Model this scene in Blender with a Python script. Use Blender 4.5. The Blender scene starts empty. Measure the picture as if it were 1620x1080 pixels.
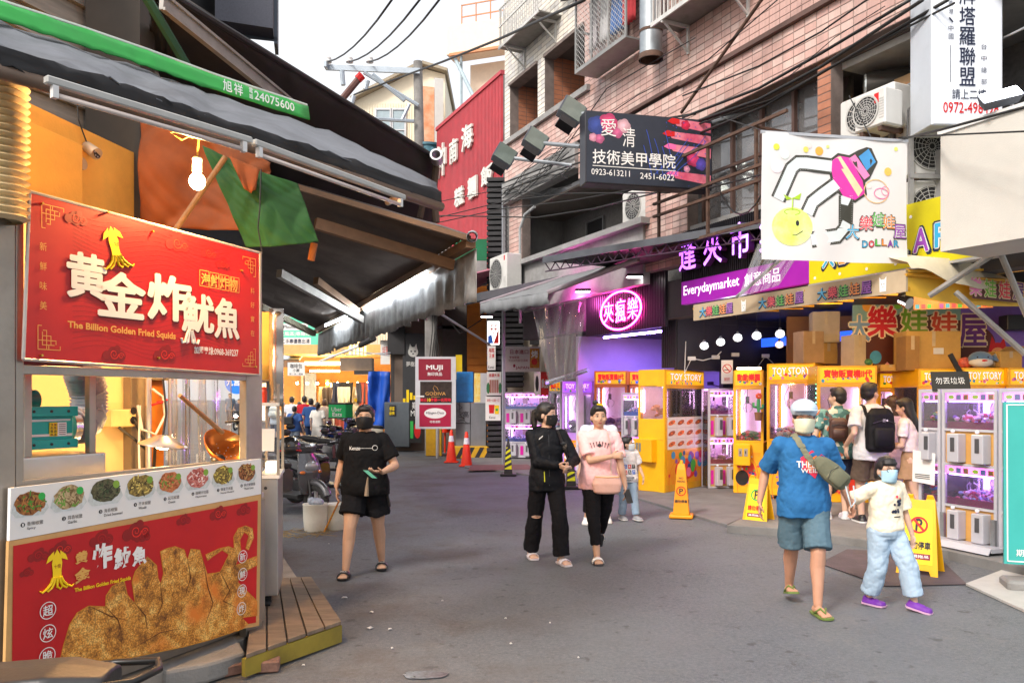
import bpy,math,random
import numpy as np
from mathutils import Vector as V,Matrix
from mathutils.bvhtree import BVHTree
sc=bpy.context.scene
COL=sc.collection
rnd=random.Random(7)
R=math.radians
F,H,U0,V0=1260.0,1.65,810.0,630.0
cd=bpy.data.cameras.new('camera');cam=bpy.data.objects.new('camera',cd);COL.objects.link(cam)
cam.location=(0,0,H);cam.rotation_euler=(R(90),0,0)
cd.sensor_width=36;cd.lens=36*F/1620;cd.shift_y=(V0-540)/1620
cd.clip_start=.05;cd.clip_end=900
cd.dof.use_dof=False
sc.camera=cam
SUN_EL,SUN_ROT=R(42),R(-140)
w=bpy.data.worlds.new('World');sc.world=w;w.use_nodes=True
nt=w.node_tree;bg=nt.nodes['Background']
sky=nt.nodes.new('ShaderNodeTexSky');sky.sky_type='NISHITA';sky.sun_disc=False
sky.sun_elevation=SUN_EL;sky.sun_rotation=SUN_ROT;sky.air_density=1.0;sky.dust_density=8;sky.ozone_density=.6
tcw=nt.nodes.new('ShaderNodeTexCoord');nw=nt.nodes.new('ShaderNodeTexNoise');nw.inputs['Scale'].default_value=2.2;nw.inputs['Detail'].default_value=5;nt.links.new(tcw.outputs['Generated'],nw.inputs['Vector'])
mrw=nt.nodes.new('ShaderNodeMapRange');mrw.inputs[1].default_value=.3;mrw.inputs[2].default_value=.7;mrw.inputs[3].default_value=.55;mrw.inputs[4].default_value=.85;nt.links.new(nw.outputs['Fac'],mrw.inputs[0])
mxw=nt.nodes.new('ShaderNodeMix');mxw.data_type='RGBA';nt.links.new(mrw.outputs[0],mxw.inputs[0]);nt.links.new(sky.outputs[0],mxw.inputs[6]);mxw.inputs[7].default_value=(4.6,4.6,4.65,1)
nt.links.new(mxw.outputs[2],bg.inputs[0]);bg.inputs[1].default_value=.14
sl=bpy.data.lights.new('sun','SUN');sl.energy=1.35;sl.angle=R(12);sl.color=(1,.95,.9)
sun=bpy.data.objects.new('sun',sl);COL.objects.link(sun)
sd=V((math.sin(SUN_ROT)*math.cos(SUN_EL),math.cos(SUN_ROT)*math.cos(SUN_EL),math.sin(SUN_EL)))
sun.rotation_euler=(-sd).to_track_quat('-Z','Y').to_euler()
sc.view_settings.view_transform='Standard';sc.view_settings.look='None'
sc.view_settings.exposure=1.05;sc.view_settings.gamma=1.0;sc.view_settings.use_curve_mapping=False
sc.cycles.max_bounces=8;sc.cycles.transparent_max_bounces=16
sc.cycles.diffuse_bounces=4;sc.cycles.glossy_bounces=3;sc.cycles.transmission_bounces=6
sc.cycles.caustics_reflective=False;sc.cycles.caustics_refractive=False
sc.cycles.sample_clamp_indirect=6
sc.cycles.use_denoising=True
def ray(u,v):return V(((u-U0)/F,1,(V0-v)/F))
def PY(u,v,Y):return V((0,0,H))+ray(u,v)*Y
def PG(u,v,z=0.0):return PY(u,v,(z-H)/((V0-v)/F))
DV=V((-.4305,.9026,0));RV=V((.9026,.4305,0))
def ST(s,t,z=0.0):return DV*s+RV*t+V((0,0,z))
def PT(u,v,t):
 r=ray(u,v);return V((0,0,H))+r*(t/(RV.x*r.x+RV.y))
def frame(o,ex,ez=V((0,0,1))):
 """x along ex, z up, y away from whoever looks at the front face"""
 ex=V(ex).normalized();ez=V(ez);ez=(ez-ex*ez.dot(ex)).normalized();ey=ez.cross(ex)
 m=Matrix.Identity(4)
 for i in range(3):m[i][0]=ex[i];m[i][1]=ey[i];m[i][2]=ez[i];m[i][3]=o[i]
 return m
def S(h):
 """sRGB hex to linear"""
 h=h.lstrip('#');out=[]
 for i in(0,2,4):
  c=int(h[i:i+2],16)/255;out.append(c/12.92 if c<=.04045 else((c+.055)/1.055)**2.4)
 return tuple(out)
MATS={}
def mat(name,col=(.5,.5,.5),rough=.6,metal=0.0,var=.12,vs=6.0,bump=0.0,bs=40.0,emis=None,est=0.0,alpha=1.0,col2=None,dirt=0.0,coat=0.0,trans=0.0,spec=None,stretch=None,sheen=0.0):
 if name in MATS:return MATS[name]
 if isinstance(col,str):col=S(col)
 if isinstance(col2,str):col2=S(col2)
 if isinstance(emis,str):emis=S(emis)
 m=bpy.data.materials.new(name);m.use_nodes=True;t=m.node_tree;n=t.nodes;L=t.links
 b=n['Principled BSDF']
 b.inputs['Roughness'].default_value=rough;b.inputs['Metallic'].default_value=metal
 if spec is not None:b.inputs['Specular IOR Level'].default_value=spec
 if coat:b.inputs['Coat Weight'].default_value=coat;b.inputs['Coat Roughness'].default_value=.08
 if trans:b.inputs['Transmission Weight'].default_value=trans
 if sheen:b.inputs['Sheen Weight'].default_value=sheen
 b.inputs['Alpha'].default_value=alpha
 tc=n.new('ShaderNodeTexCoord');mp=n.new('ShaderNodeMapping');L.new(tc.outputs['Object'],mp.inputs[0])
 if stretch:mp.inputs['Scale'].default_value=stretch
 nz=n.new('ShaderNodeTexNoise');nz.inputs['Scale'].default_value=vs;nz.inputs['Detail'].default_value=6;nz.inputs['Roughness'].default_value=.65
 L.new(mp.outputs[0],nz.inputs['Vector'])
 cr=n.new('ShaderNodeValToRGB');e=cr.color_ramp.elements
 c2=col2 or tuple(min(1,c*(1+var)) for c in col);c1=tuple(c*(1-var) for c in col) if not col2 else col
 e[0].position=.32;e[0].color=(*c1,1);e[1].position=.68;e[1].color=(*c2,1)
 L.new(nz.outputs['Fac'],cr.inputs[0]);last=cr.outputs[0]
 if dirt:
  n2=n.new('ShaderNodeTexNoise');n2.inputs['Scale'].default_value=vs*.37;n2.inputs['Detail'].default_value=8;n2.inputs['Roughness'].default_value=.7
  L.new(mp.outputs[0],n2.inputs['Vector'])
  r2=n.new('ShaderNodeMapRange');r2.inputs[1].default_value=.5;r2.inputs[2].default_value=.75;r2.inputs[3].default_value=0;r2.inputs[4].default_value=dirt
  L.new(n2.outputs['Fac'],r2.inputs[0])
  mx=n.new('ShaderNodeMix');mx.data_type='RGBA';L.new(r2.outputs[0],mx.inputs[0]);L.new(last,mx.inputs[6]);mx.inputs[7].default_value=(.05,.04,.032,1)
  last=mx.outputs[2]
 L.new(last,b.inputs['Base Color'])
 mr=n.new('ShaderNodeMapRange');mr.inputs[3].default_value=max(0,rough-.1);mr.inputs[4].default_value=min(1,rough+.12)
 L.new(nz.outputs['Fac'],mr.inputs[0]);L.new(mr.outputs[0],b.inputs['Roughness'])
 if bump:
  nb=n.new('ShaderNodeTexNoise');nb.inputs['Scale'].default_value=bs;nb.inputs['Detail'].default_value=5
  L.new(mp.outputs[0],nb.inputs['Vector'])
  bp=n.new('ShaderNodeBump');bp.inputs['Strength'].default_value=min(1,bump);bp.inputs['Distance'].default_value=.01*max(1,bump)
  L.new(nb.outputs['Fac'],bp.inputs['Height']);L.new(bp.outputs[0],b.inputs['Normal'])
 if est:
  b.inputs['Emission Color'].default_value=(*(emis or col),1);b.inputs['Emission Strength'].default_value=est
 MATS[name]=m;return m
def glow(name,col,st):return mat(name,(.8,.8,.8),.5,emis=col,est=st,var=0)
def glass_mat(name,tint=(1,1,1),refl=.10,dirt=.05):
 if name in MATS:return MATS[name]
 m=bpy.data.materials.new(name);m.use_nodes=True;t=m.node_tree;n=t.nodes;L=t.links
 out=n['Material Output'];n.remove(n['Principled BSDF'])
 tr=n.new('ShaderNodeBsdfTransparent');tr.inputs[0].default_value=(*tint,1)
 gl=n.new('ShaderNodeBsdfGlossy');gl.inputs['Roughness'].default_value=.04
 df=n.new('ShaderNodeBsdfDiffuse');df.inputs[0].default_value=(.6,.6,.62,1)
 fr=n.new('ShaderNodeFresnel');fr.inputs[0].default_value=1.45
 ad=n.new('ShaderNodeMath');ad.operation='ADD';ad.inputs[1].default_value=refl;ad.use_clamp=True
 L.new(fr.outputs[0],ad.inputs[0])
 mx=n.new('ShaderNodeMixShader');L.new(ad.outputs[0],mx.inputs[0]);L.new(tr.outputs[0],mx.inputs[1]);L.new(gl.outputs[0],mx.inputs[2])
 m2=n.new('ShaderNodeMixShader')
 nz=n.new('ShaderNodeTexNoise');nz.inputs['Scale'].default_value=5;nz.inputs['Detail'].default_value=6
 ml=n.new('ShaderNodeMath');ml.operation='MULTIPLY';ml.inputs[1].default_value=dirt*2;L.new(nz.outputs['Fac'],ml.inputs[0]);L.new(ml.outputs[0],m2.inputs[0])
 L.new(mx.outputs[0],m2.inputs[1]);L.new(df.outputs[0],m2.inputs[2]);L.new(m2.outputs[0],out.inputs[0])
 MATS[name]=m;return m
ORG={}
TXT={}
def glyphs(s,off=0.0,res=3):
 k=(s,off,res)
 if k in TXT:return TXT[k]
 c=bpy.data.curves.new('t','FONT');c.body=s;c.resolution_u=res;c.offset=off
 o=bpy.data.objects.new('t',c);COL.objects.link(o)
 dg=bpy.context.evaluated_depsgraph_get();dg.update()
 m=bpy.data.meshes.new_from_object(o.evaluated_get(dg))
 vs=np.array([v.co[:2] for v in m.vertices]) if len(m.vertices) else np.zeros((1,2));fs=[tuple(p.vertices) for p in m.polygons]
 bpy.data.objects.remove(o);bpy.data.curves.remove(c);bpy.data.meshes.remove(m)
 lo=vs.min(0);hi=vs.max(0);sz=np.maximum(hi-lo,1e-6)
 TXT[k]=((vs-lo)/sz,fs,sz[0]/sz[1]);return TXT[k]
class MB:
 def __init__(s,xf=None):s.v=[];s.f=[];s.mi=[];s.mats=[];s.cur=0;s.xf=xf
 def m(s,mt):
  if mt not in s.mats:s.mats.append(mt)
  s.cur=s.mats.index(mt);return s
 def add(s,vs,fs,xf=None):
  b=len(s.v);x=s.xf
  if xf is not None:x=x@xf if x is not None else xf
  if x is None:s.v+=[tuple(p) for p in vs]
  else:s.v+=[tuple(x@V(p)) for p in vs]
  s.f+=[tuple(b+i for i in f) for f in fs];s.mi+=[s.cur]*len(fs);return s
 def box(s,x0,y0,z0,x1,y1,z1,xf=None):
  vs=[(x0,y0,z0),(x1,y0,z0),(x1,y1,z0),(x0,y1,z0),(x0,y0,z1),(x1,y0,z1),(x1,y1,z1),(x0,y1,z1)]
  return s.add(vs,[(0,3,2,1),(4,5,6,7),(0,1,5,4),(1,2,6,5),(2,3,7,6),(3,0,4,7)],xf)
 def rbox(s,x0,y0,z0,x1,y1,z1,r=.01,xf=None):
  """box with chamfered vertical edges and top"""
  def ring(q,z):return[(x0+q,y0,z),(x1-q,y0,z),(x1,y0+q,z),(x1,y1-q,z),(x1-q,y1,z),(x0+q,y1,z),(x0,y1-q,z),(x0,y0+q,z)]
  def inset(k,z):
   return[(x0+k+r*.4,y0+k,z),(x1-k-r*.4,y0+k,z),(x1-k,y0+k+r*.4,z),(x1-k,y1-k-r*.4,z),(x1-k-r*.4,y1-k,z),(x0+k+r*.4,y1-k,z),(x0+k,y1-k-r*.4,z),(x0+k,y0+k+r*.4,z)]
  rs=[inset(r,z0),ring(r,z0+r),ring(r,z1-r),inset(r,z1)]
  vs=sum(rs,[]);fs=[tuple(range(7,-1,-1)),tuple(range(24,32))]
  for k in range(3):
   for i in range(8):j=(i+1)%8;fs.append((k*8+i,k*8+j,k*8+8+j,k*8+8+i))
  return s.add(vs,fs,xf)
 def quad(s,*p):return s.add(p,[tuple(range(len(p)))])
 def slab(s,pts,thick):
  """polygon in 3d given thickness along its normal"""
  p=[V(q) for q in pts];n=(p[1]-p[0]).cross(p[2]-p[0]).normalized()*thick;k=len(p)
  fs=[tuple(range(k)),tuple(range(2*k-1,k-1,-1))]+[(i,i+k,(i+1)%k+k,(i+1)%k) for i in range(k)]
  return s.add(p+[q-n for q in p],fs)
 def cyl(s,a,b,r0,r1=None,n=12,caps=True):
  a=V(a);b=V(b);r1=r0 if r1 is None else r1;d=(b-a)
  if d.length<1e-6:return s
  d.normalize();x=d.orthogonal().normalized();y=d.cross(x)
  vs=[]
  for c,r in((a,r0),(b,r1)):
   for i in range(n):
    q=2*math.pi*i/n;vs.append(c+(x*math.cos(q)+y*math.sin(q))*r)
  fs=[(i,(i+1)%n,n+(i+1)%n,n+i) for i in range(n)]
  if caps:fs+=[tuple(range(n-1,-1,-1)),tuple(range(n,2*n))]
  return s.add(vs,fs)
 def tube(s,pts,r,n=8,closed=False):
  pts=[V(p) for p in pts];K=len(pts);vs=[];up=None
  rr=r if isinstance(r,(list,tuple)) else[r]*K
  for i,p in enumerate(pts):
   if closed:t=pts[(i+1)%K]-pts[i-1]
   else:t=pts[min(i+1,K-1)]-pts[max(i-1,0)]
   if t.length<1e-9:t=V((0,0,1))
   t.normalize()
   if up is None:up=t.orthogonal().normalized()
   up=(up-t*up.dot(t));up=up.normalized() if up.length>1e-6 else t.orthogonal().normalized()
   b=t.cross(up)
   for k in range(n):
    q=2*math.pi*k/n;vs.append(p+(up*math.cos(q)+b*math.sin(q))*rr[i])
  fs=[]
  for i in range(K if closed else K-1):
   j=(i+1)%K
   for k in range(n):fs.append((i*n+k,i*n+(k+1)%n,j*n+(k+1)%n,j*n+k))
  if not closed:fs+=[tuple(range(n-1,-1,-1)),tuple(range((K-1)*n,K*n))]
  return s.add(vs,fs)
 def lathe(s,prof,n=24,xf=None,arc=1.0):
  vs=[];K=len(prof);full=arc>=1;m=n if full else n+1
  for r,z in prof:
   for i in range(m):
    q=2*math.pi*arc*i/n;vs.append((r*math.cos(q),r*math.sin(q),z))
  fs=[]
  for k in range(K-1):
   for i in range(n):j=(i+1)%m;fs.append((k*m+i,k*m+j,k*m+m+j,k*m+m+i))
  return s.add(vs,fs,xf)
 def ell(s,c,r,nu=12,nv=8,xf=None):
  c=V(c);r=(r,r,r) if isinstance(r,(int,float)) else r;vs=[c+V((0,0,-r[2]))]
  for k in range(1,nv):
   p=math.pi*k/nv-math.pi/2
   for i in range(nu):
    q=2*math.pi*i/nu;vs.append(c+V((r[0]*math.cos(p)*math.cos(q),r[1]*math.cos(p)*math.sin(q),r[2]*math.sin(p))))
  vs.append(c+V((0,0,r[2])));T=len(vs)-1;fs=[]
  for i in range(nu):
   j=(i+1)%nu;fs.append((0,1+j,1+i));fs.append((T,T-nu+i,T-nu+j))
   for k in range(nv-2):a=1+k*nu;fs.append((a+i,a+j,a+nu+j,a+nu+i))
  return s.add(vs,fs,xf)
 def loft(s,rings,caps=True):
  """rings: list of equal length vertex lists"""
  n=len(rings[0]);vs=sum([list(r) for r in rings],[]);fs=[]
  for k in range(len(rings)-1):
   for i in range(n):j=(i+1)%n;fs.append((k*n+i,k*n+j,k*n+n+j,k*n+n+i))
  if caps:fs+=[tuple(range(n-1,-1,-1)),tuple(range((len(rings)-1)*n,len(rings)*n))]
  return s.add(vs,fs)
 def poly(s,pts,y=0.0,th=0.0):
  """2d outline in the xz plane of the frame, optional thickness towards +y"""
  k=len(pts)
  if th:return s.add([(a,y,b) for a,b in pts]+[(a,y+th,b) for a,b in pts],[tuple(range(k)),tuple(range(2*k-1,k-1,-1))]+[(i,i+k,(i+1)%k+k,(i+1)%k) for i in range(k)])
  return s.add([(a,y,b) for a,b in pts],[tuple(range(k))])
 def disc(s,x,z,r,y=0.0,n=20,rz=None):
  rz=rz or r;return s.poly([(x+r*math.cos(2*math.pi*i/n),z+rz*math.sin(2*math.pi*i/n)) for i in range(n)],y)
 def ring(s,x,z,r,w,y=0.0,n=28,rz=None):
  rz=rz or r;vs=[];
  for k in(0,1):
   for i in range(n):
    q=2*math.pi*i/n;vs.append((x+(r-w*k)*math.cos(q),y,z+(rz-w*k)*math.sin(q)))
  return s.add(vs,[(i,(i+1)%n,n+(i+1)%n,n+i) for i in range(n)])
 def text(s,st,x0,z0,x1,z1,y=-.003,off=0.0,th=0.0,fit=True,shear=0.0,res=3):
  if off>.004:
   k=8 if off>.02 else 4;q=off*(z1-z0)*.9;qx=q*min(1.6,max(.5,(x1-x0)/max(1e-4,(z1-z0)*glyphs(st)[2])))
   for i in range(k):
    a=2*math.pi*i/k+.39;s.text(st,x0+qx+qx*math.cos(a),z0+q+q*math.sin(a),x1-qx+qx*math.cos(a),z1-q+q*math.sin(a),y-.00012*i,0,th,fit,shear,2)
   return s
  g,fs,asp=glyphs(st,off,res);w=x1-x0;h=z1-z0
  if not fit:
   w2=h*asp
   if w2<w:x0+=(w-w2)/2;w=w2
  vs=[(x0+a*w+shear*b*h,y,z0+b*h) for a,b in g]
  if th:
   k=len(vs);s.add(vs+[(a,y+th,b) for a,_,b in vs],fs+_sides(fs,k));return s
  return s.add(vs,fs)
 def vtext(s,st,x,z_top,size,step=None,y=-.003,off=0.0):
  step=step or size*1.25
  for i,c in enumerate(st):s.text(c,x-size/2,z_top-i*step-size,x+size/2,z_top-i*step,y,off)
  return s
 def build(s,name,mats=None,parent=None,smooth=False,bevel=0.0,hide=False):
  me=bpy.data.meshes.new(name)
  org=V((0,0,0));p=parent
  if p is not None:org=ORG.get(p.name,org)
  vs=[(a[0]-org[0],a[1]-org[1],a[2]-org[2]) for a in s.v] if org.length else s.v
  me.from_pydata(vs,[],s.f)
  ml=s.mats if s.mats else(mats if isinstance(mats,list) else[mats])
  for q in ml:me.materials.append(q)
  if s.mats:me.polygons.foreach_set('material_index',s.mi)
  if smooth:me.polygons.foreach_set('use_smooth',[True]*len(me.polygons))
  me.validate(clean_customdata=False)
  o=bpy.data.objects.new(name,me);COL.objects.link(o)
  if parent is not None:o.parent=parent;ORG[o.name]=org
  if smooth=='auto':
   md=o.modifiers.new('n','EDGE_SPLIT');md.split_angle=R(35)
  if bevel:
   md=o.modifiers.new('b','BEVEL');md.width=bevel;md.segments=2;md.limit_method='ANGLE';md.angle_limit=R(40)
  return o
def _sides(fs,k):
 cnt={}
 for f in fs:
  for i in range(len(f)):
   a,b=f[i],f[(i+1)%len(f)];cnt[(a,b)]=1
 return[(b,a,a+k,b+k) for(a,b) in cnt if(b,a) not in cnt]
def tag(o,label=None,cat=None,group=None,kind=None):
 if label:o['label']=label
 if cat:o['category']=cat
 if group:o['group']=group
 if kind:o['kind']=kind
 return o
def thing(name,label,cat,loc=(0,0,0),rz=0.0,group=None,world=False):
 """Empty at the thing's base. world=True: its meshes are given in world coordinates"""
 o=bpy.data.objects.new(name,None);COL.objects.link(o);o.location=loc;o.rotation_euler=(0,0,rz);o.empty_display_size=.1
 if world:ORG[o.name]=V(loc)
 return tag(o,label,cat,group)
def copy_tree(o,parent=None):
 c=o.copy();COL.objects.link(c);c.parent=parent
 for ch in list(o.children):copy_tree(ch,c)
 return c
def struct(o):o['kind']='structure';return o
def stuff(o):o['kind']='stuff';return o
def share(me_obj,name,parent,loc,rot=None,mt=None):
 o=bpy.data.objects.new(name,me_obj.data);COL.objects.link(o);o.parent=parent
 org=ORG.get(parent.name,V((0,0,0)));o.location=V(loc)-org
 if rot:o.rotation_euler=rot
 return o
m_steel=mat('stainless_steel',(.55,.54,.52),.3,.9,.08,3,.05,60)
m_steel_warm=mat('steel_post_paint',(.32,.29,.24),.45,.6,.15,4,dirt=.3)
m_dark=mat('dark_paint',(.018,.018,.02),.55,0,.2,5)
m_black=mat('black_plastic',(.012,.012,.013),.4,0,.2,5)
m_white=mat('white_paint',(.66,.66,.65),.45,0,.05,3,dirt=.12)
m_ink=mat('black_ink',(.02,.02,.025),.6,var=0)
m_wprint=mat('white_print',(.82,.82,.80),.55,var=.02)
m_red=mat('red_print',S('c80e10'),.5,0,.15,3)
m_gold=mat('gold_print',S('d9a554'),.5,0,.05)
m_yellow=mat('yellow_print',S('f2cf10'),.5,0,.05)
m_cable=mat('cable_black',(.012,.012,.012),.5)
m_orangepl=mat('orange_print',S('e8731c'),.5,var=.15)
m_green=mat('green_print',S('2fae4a'),.5,var=.1)
m_blue=mat('blue_print',S('1b5fc0'),.5,var=.1)
m_pink=mat('pink_print',S('f06aa8'),.5,var=.1)
m_purple=mat('purple_print',S('7a2a9c'),.5,var=.1)
m_card=mat('cardboard',(.38,.24,.12),.85,0,.15,4,.1,30)
m_glass=glass_mat('clear_glass',(.96,.97,.99),.05,.04)
m_film=glass_mat('plastic_film',(.86,.87,.88),.10,.18)
m_conc=mat('concrete',(.25,.245,.235),.85,0,.2,3,.4,60,dirt=.5)
m_rust=mat('rusty_iron',(.09,.05,.035),.8,0,.4,8,.2,60)
m_alu=mat('aluminium',(.5,.51,.53),.38,.7,.1,4)
#   GROUND
def asphalt():
 m=bpy.data.materials.new('asphalt');m.use_nodes=True;t=m.node_tree;n=t.nodes;L=t.links;b=n['Principled BSDF']
 tc=n.new('ShaderNodeTexCoord')
 def noise(sc_,det=6,ro=.6):
  z=n.new('ShaderNodeTexNoise');z.inputs['Scale'].default_value=sc_;z.inputs['Detail'].default_value=det;z.inputs['Roughness'].default_value=ro;L.new(tc.outputs['Object'],z.inputs['Vector']);return z
 def ramp(src,p0,c0,p1,c1):
  r=n.new('ShaderNodeValToRGB');e=r.color_ramp.elements;e[0].position=p0;e[0].color=(*c0,1);e[1].position=p1;e[1].color=(*c1,1);L.new(src,r.inputs[0]);return r
 def mixc(f,a,bb):
  x=n.new('ShaderNodeMix');x.data_type='RGBA';L.new(f,x.inputs[0])
  if isinstance(a,tuple):x.inputs[6].default_value=(*a,1)
  else:L.new(a,x.inputs[6])
  if isinstance(bb,tuple):x.inputs[7].default_value=(*bb,1)
  else:L.new(bb,x.inputs[7])
  return x.outputs[2]
 g=ramp(noise(230,3,.7).outputs['Fac'],.3,(.048,.055,.063),.72,(.19,.206,.222))
 g2=ramp(noise(34,5,.75).outputs['Fac'],.35,(.72,.72,.74),.65,(1.22,1.2,1.2));gm=n.new('ShaderNodeMix');gm.data_type='RGBA';gm.blend_type='MULTIPLY';gm.inputs[0].default_value=1;L.new(g.outputs[0],gm.inputs[6]);L.new(g2.outputs[0],gm.inputs[7])
 big=ramp(noise(.5,8,.65).outputs['Fac'],.38,(0,0,0),.66,(1,1,1))
 bf_=n.new('ShaderNodeMath');bf_.operation='MULTIPLY';bf_.inputs[1].default_value=.55;L.new(big.outputs[0],bf_.inputs[0]);c=mixc(bf_.outputs[0],gm.outputs[2],(.152,.166,.18))
 grime=ramp(noise(.8,10,.72).outputs['Fac'],.46,(0,0,0),.68,(.85,.85,.85))
 sp=n.new('ShaderNodeSeparateXYZ');L.new(tc.outputs['Object'],sp.inputs[0])
 mr=n.new('ShaderNodeMapRange');mr.inputs[1].default_value=1.6;mr.inputs[2].default_value=-1.2;L.new(sp.outputs[0],mr.inputs[0])
 mm=n.new('ShaderNodeMath');mm.operation='MULTIPLY';mm.use_clamp=True;L.new(grime.outputs[0],mm.inputs[0]);L.new(mr.outputs[0],mm.inputs[1])
 c=mixc(mm.outputs[0],c,(.075,.056,.042))
 spots=ramp(noise(7,4,.5).outputs['Fac'],.64,(0,0,0),.70,(.6,.6,.6))
 c=mixc(spots.outputs[0],c,(.04,.04,.042))
 pale=ramp(noise(2.3,8,.75).outputs['Fac'],.58,(0,0,0),.74,(.4,.4,.4))
 c=mixc(pale.outputs[0],c,(.22,.21,.2))
 vo=n.new('ShaderNodeTexVoronoi');vo.feature='DISTANCE_TO_EDGE';vo.inputs['Scale'].default_value=.55;
 nw=noise(3,5,.6);va=n.new('ShaderNodeVectorMath');va.operation='MULTIPLY_ADD';va.inputs[1].default_value=(.5,.5,.5);L.new(nw.outputs['Color'],va.inputs[0]);L.new(tc.outputs['Object'],va.inputs[2]);L.new(va.outputs[0],vo.inputs['Vector'])
 ck=ramp(vo.outputs['Distance'],.0,(.3,.3,.3),.004,(0,0,0));c=mixc(ck.outputs[0],c,(.03,.03,.03))
 L.new(c,b.inputs['Base Color'])
 rr=n.new('ShaderNodeMapRange');rr.inputs[3].default_value=.62;rr.inputs[4].default_value=.95;L.new(noise(1.2).outputs['Fac'],rr.inputs[0]);L.new(rr.outputs[0],b.inputs['Roughness'])
 bp=n.new('ShaderNodeBump');bp.inputs['Strength'].default_value=.7;bp.inputs['Distance'].default_value=.006;L.new(noise(160,4).outputs['Fac'],bp.inputs['Height']);L.new(bp.outputs[0],b.inputs['Normal'])
 return m
mb=MB();N=60
xs=[-400,-120,-40]+[-20+i*.8 for i in range(51)]+[40,120,400];ys=[-60,-20]+[-4+i*.8 for i in range(60)]+[60,110,260,800]
import mathutils.noise as mn
vs=[(x,y,-.006+.006*mn.noise((x*.6,y*.6,0)) if abs(x)<20 and-4<y<44 else-.006) for y in ys for x in xs]
nx=len(xs);fs=[(j*nx+i,j*nx+i+1,(j+1)*nx+i+1,(j+1)*nx+i) for j in range(len(ys)-1) for i in range(nx-1)]
mb.add(vs,fs);struct(mb.build('road',asphalt(),smooth=True))
m_pave=mat('pavement_concrete',(.20,.195,.19),.85,0,.22,2.5,.4,80,dirt=.35)
def ground_poly(name,px,back,z,mt,th=.11):
 pts=[PG(u,v,z) for u,v in px]+[V((a,b,z)) for a,b in back]
 mb=MB();mb.slab(pts[::-1] if(pts[1]-pts[0]).cross(pts[2]-pts[1]).z<0 else pts,th);o=mb.build(name,mt,bevel=.008);return struct(o)
ground_poly('pavement',[(1720,920),(1500,870),(1240,836),(1150,830)],[(6.4,16),(14,16),(14,6)],.09,m_pave,.12)
ground_poly('pavement',[(1150,829),(1000,784),(870,754),(790,744),(735,738)],[(-2.2,40),(12,40),(6.4,16.02)],.03,mat('pavement_lilac',(.17,.165,.165),.85,0,.2,2.5,.3,80,dirt=.3),.05)
ground_poly('pavement',[(385,1010),(474,918),(440,868)],[(-3.3,10.4),(-7,10.4),(-7,3),(-2.5,3.2)],.11,mat('apron_concrete',(.26,.24,.21),.85,0,.25,3,.4,60,dirt=.5),.13)
def flat(name,label,cat,px,z,mt,th=.006):
 mb=MB();mb.slab([PG(u,v,z) for u,v in px][::-1],-th);
 o=mb.build(name,mt);
 return tag(o,label,cat) if cat else struct(o)
flat('road_patch',None,None,[(1296,890),(1400,926),(1530,923),(1480,876),(1340,868)],.006,mat('worn_patch',(.085,.065,.07),.8,0,.3,3,.5,60,dirt=.3))
flat('concrete_ramp',None,None,[(1528,922),(1700,1000),(1760,900),(1640,880)],.02,mat('pale_concrete',(.42,.41,.39),.8,0,.12,3,.2,60),.02)
flat('road_patch',None,None,[(740,744),(845,742),(835,734),(745,735)],.036,mat('red_brick_floor',(.16,.07,.07),.8,0,.3,8,.3),.004)
mb=MB();c=PG(672,1066,.004)
mm=MB();pts=[(c.x+.11*(1+.35*mn.noise((math.cos(q)*2,math.sin(q)*2,3)))*math.cos(q)*1.2,c.y+.07*(1+.4*mn.noise((math.cos(q)*2,math.sin(q)*2,9)))*math.sin(q),.003) for q in[i*2*math.pi/28 for i in range(28)]]
mm.slab(pts[::-1],-.003);tag(mm.build('water_puddle',mat('wet_patch',(.10,.105,.12),.15,0,.4,30)),'small grey wet splash on the asphalt at the bottom of the photo','puddle')
for i,(u,v,s_) in enumerate([(588,968,.035),(585,993,.05),(617,995,.03),(520,860,.02),(545,945,.05),(800,978,.02),(808,1018,.022),(480,1052,.02),(620,1025,.02),(700,950,.015),(870,985,.015),(915,1040,.015),(440,850,.02)]):
 c=PG(u,v,.003);mb=MB();a=rnd.random()*3;s_*=.6
 mb.slab([(c.x+s_*math.cos(a+q)*(1-.4*(k%2)),c.y+s_*.7*math.sin(a+q),.004+.008*(k%2)) for k,q in enumerate([0,1,2.1,3.3,4.4,5.3])],.001)
 tag(mb.build('litter_scrap',m_white),'tiny scrap of white paper litter lying flat on the asphalt','litter','scraps of litter on the asphalt')
#   PINK TILED BUILDING (right)
TF=8.2;S0=17.6
BO=ST(S0,TF)
bfm=frame(BO,-DV)
def BX(u,v,t=TF):
 p=PT(u,v,t)-BO;return(-DV).dot(p),p.z
def bq(name,mt,boxes,parent,**k):
 mb=MB(bfm)
 for b in boxes:mb.box(*b)
 return mb.build(name,mt,parent,**k)
pink=thing('apartment_building','pink and white tiled apartment building over the claw machine shops on the right','building',BO,world=True)
m_grout=mat('grout',(.21,.17,.155),.9,0,.2,6)
m_t1=mat('pink_tile',S('c6a096'),.35,0,.16,4,coat=.2,dirt=.4,stretch=(1,1,.16));m_t2=mat('pale_pink_tile',S('d0b2a8'),.35,0,.14,4,coat=.2,dirt=.35,stretch=(1,1,.16));m_t3=mat('orange_tile',S('b87c60'),.4,0,.15,4,dirt=.2)
m_w1=mat('white_tile',S('e8e2d6'),.35,0,.05,4,coat=.2,dirt=.35,stretch=(1,1,.16));m_w2=mat('grey_white_tile',S('cfccc8'),.35,0,.06,3,coat=.2,dirt=.15)
NT=[0]
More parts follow.
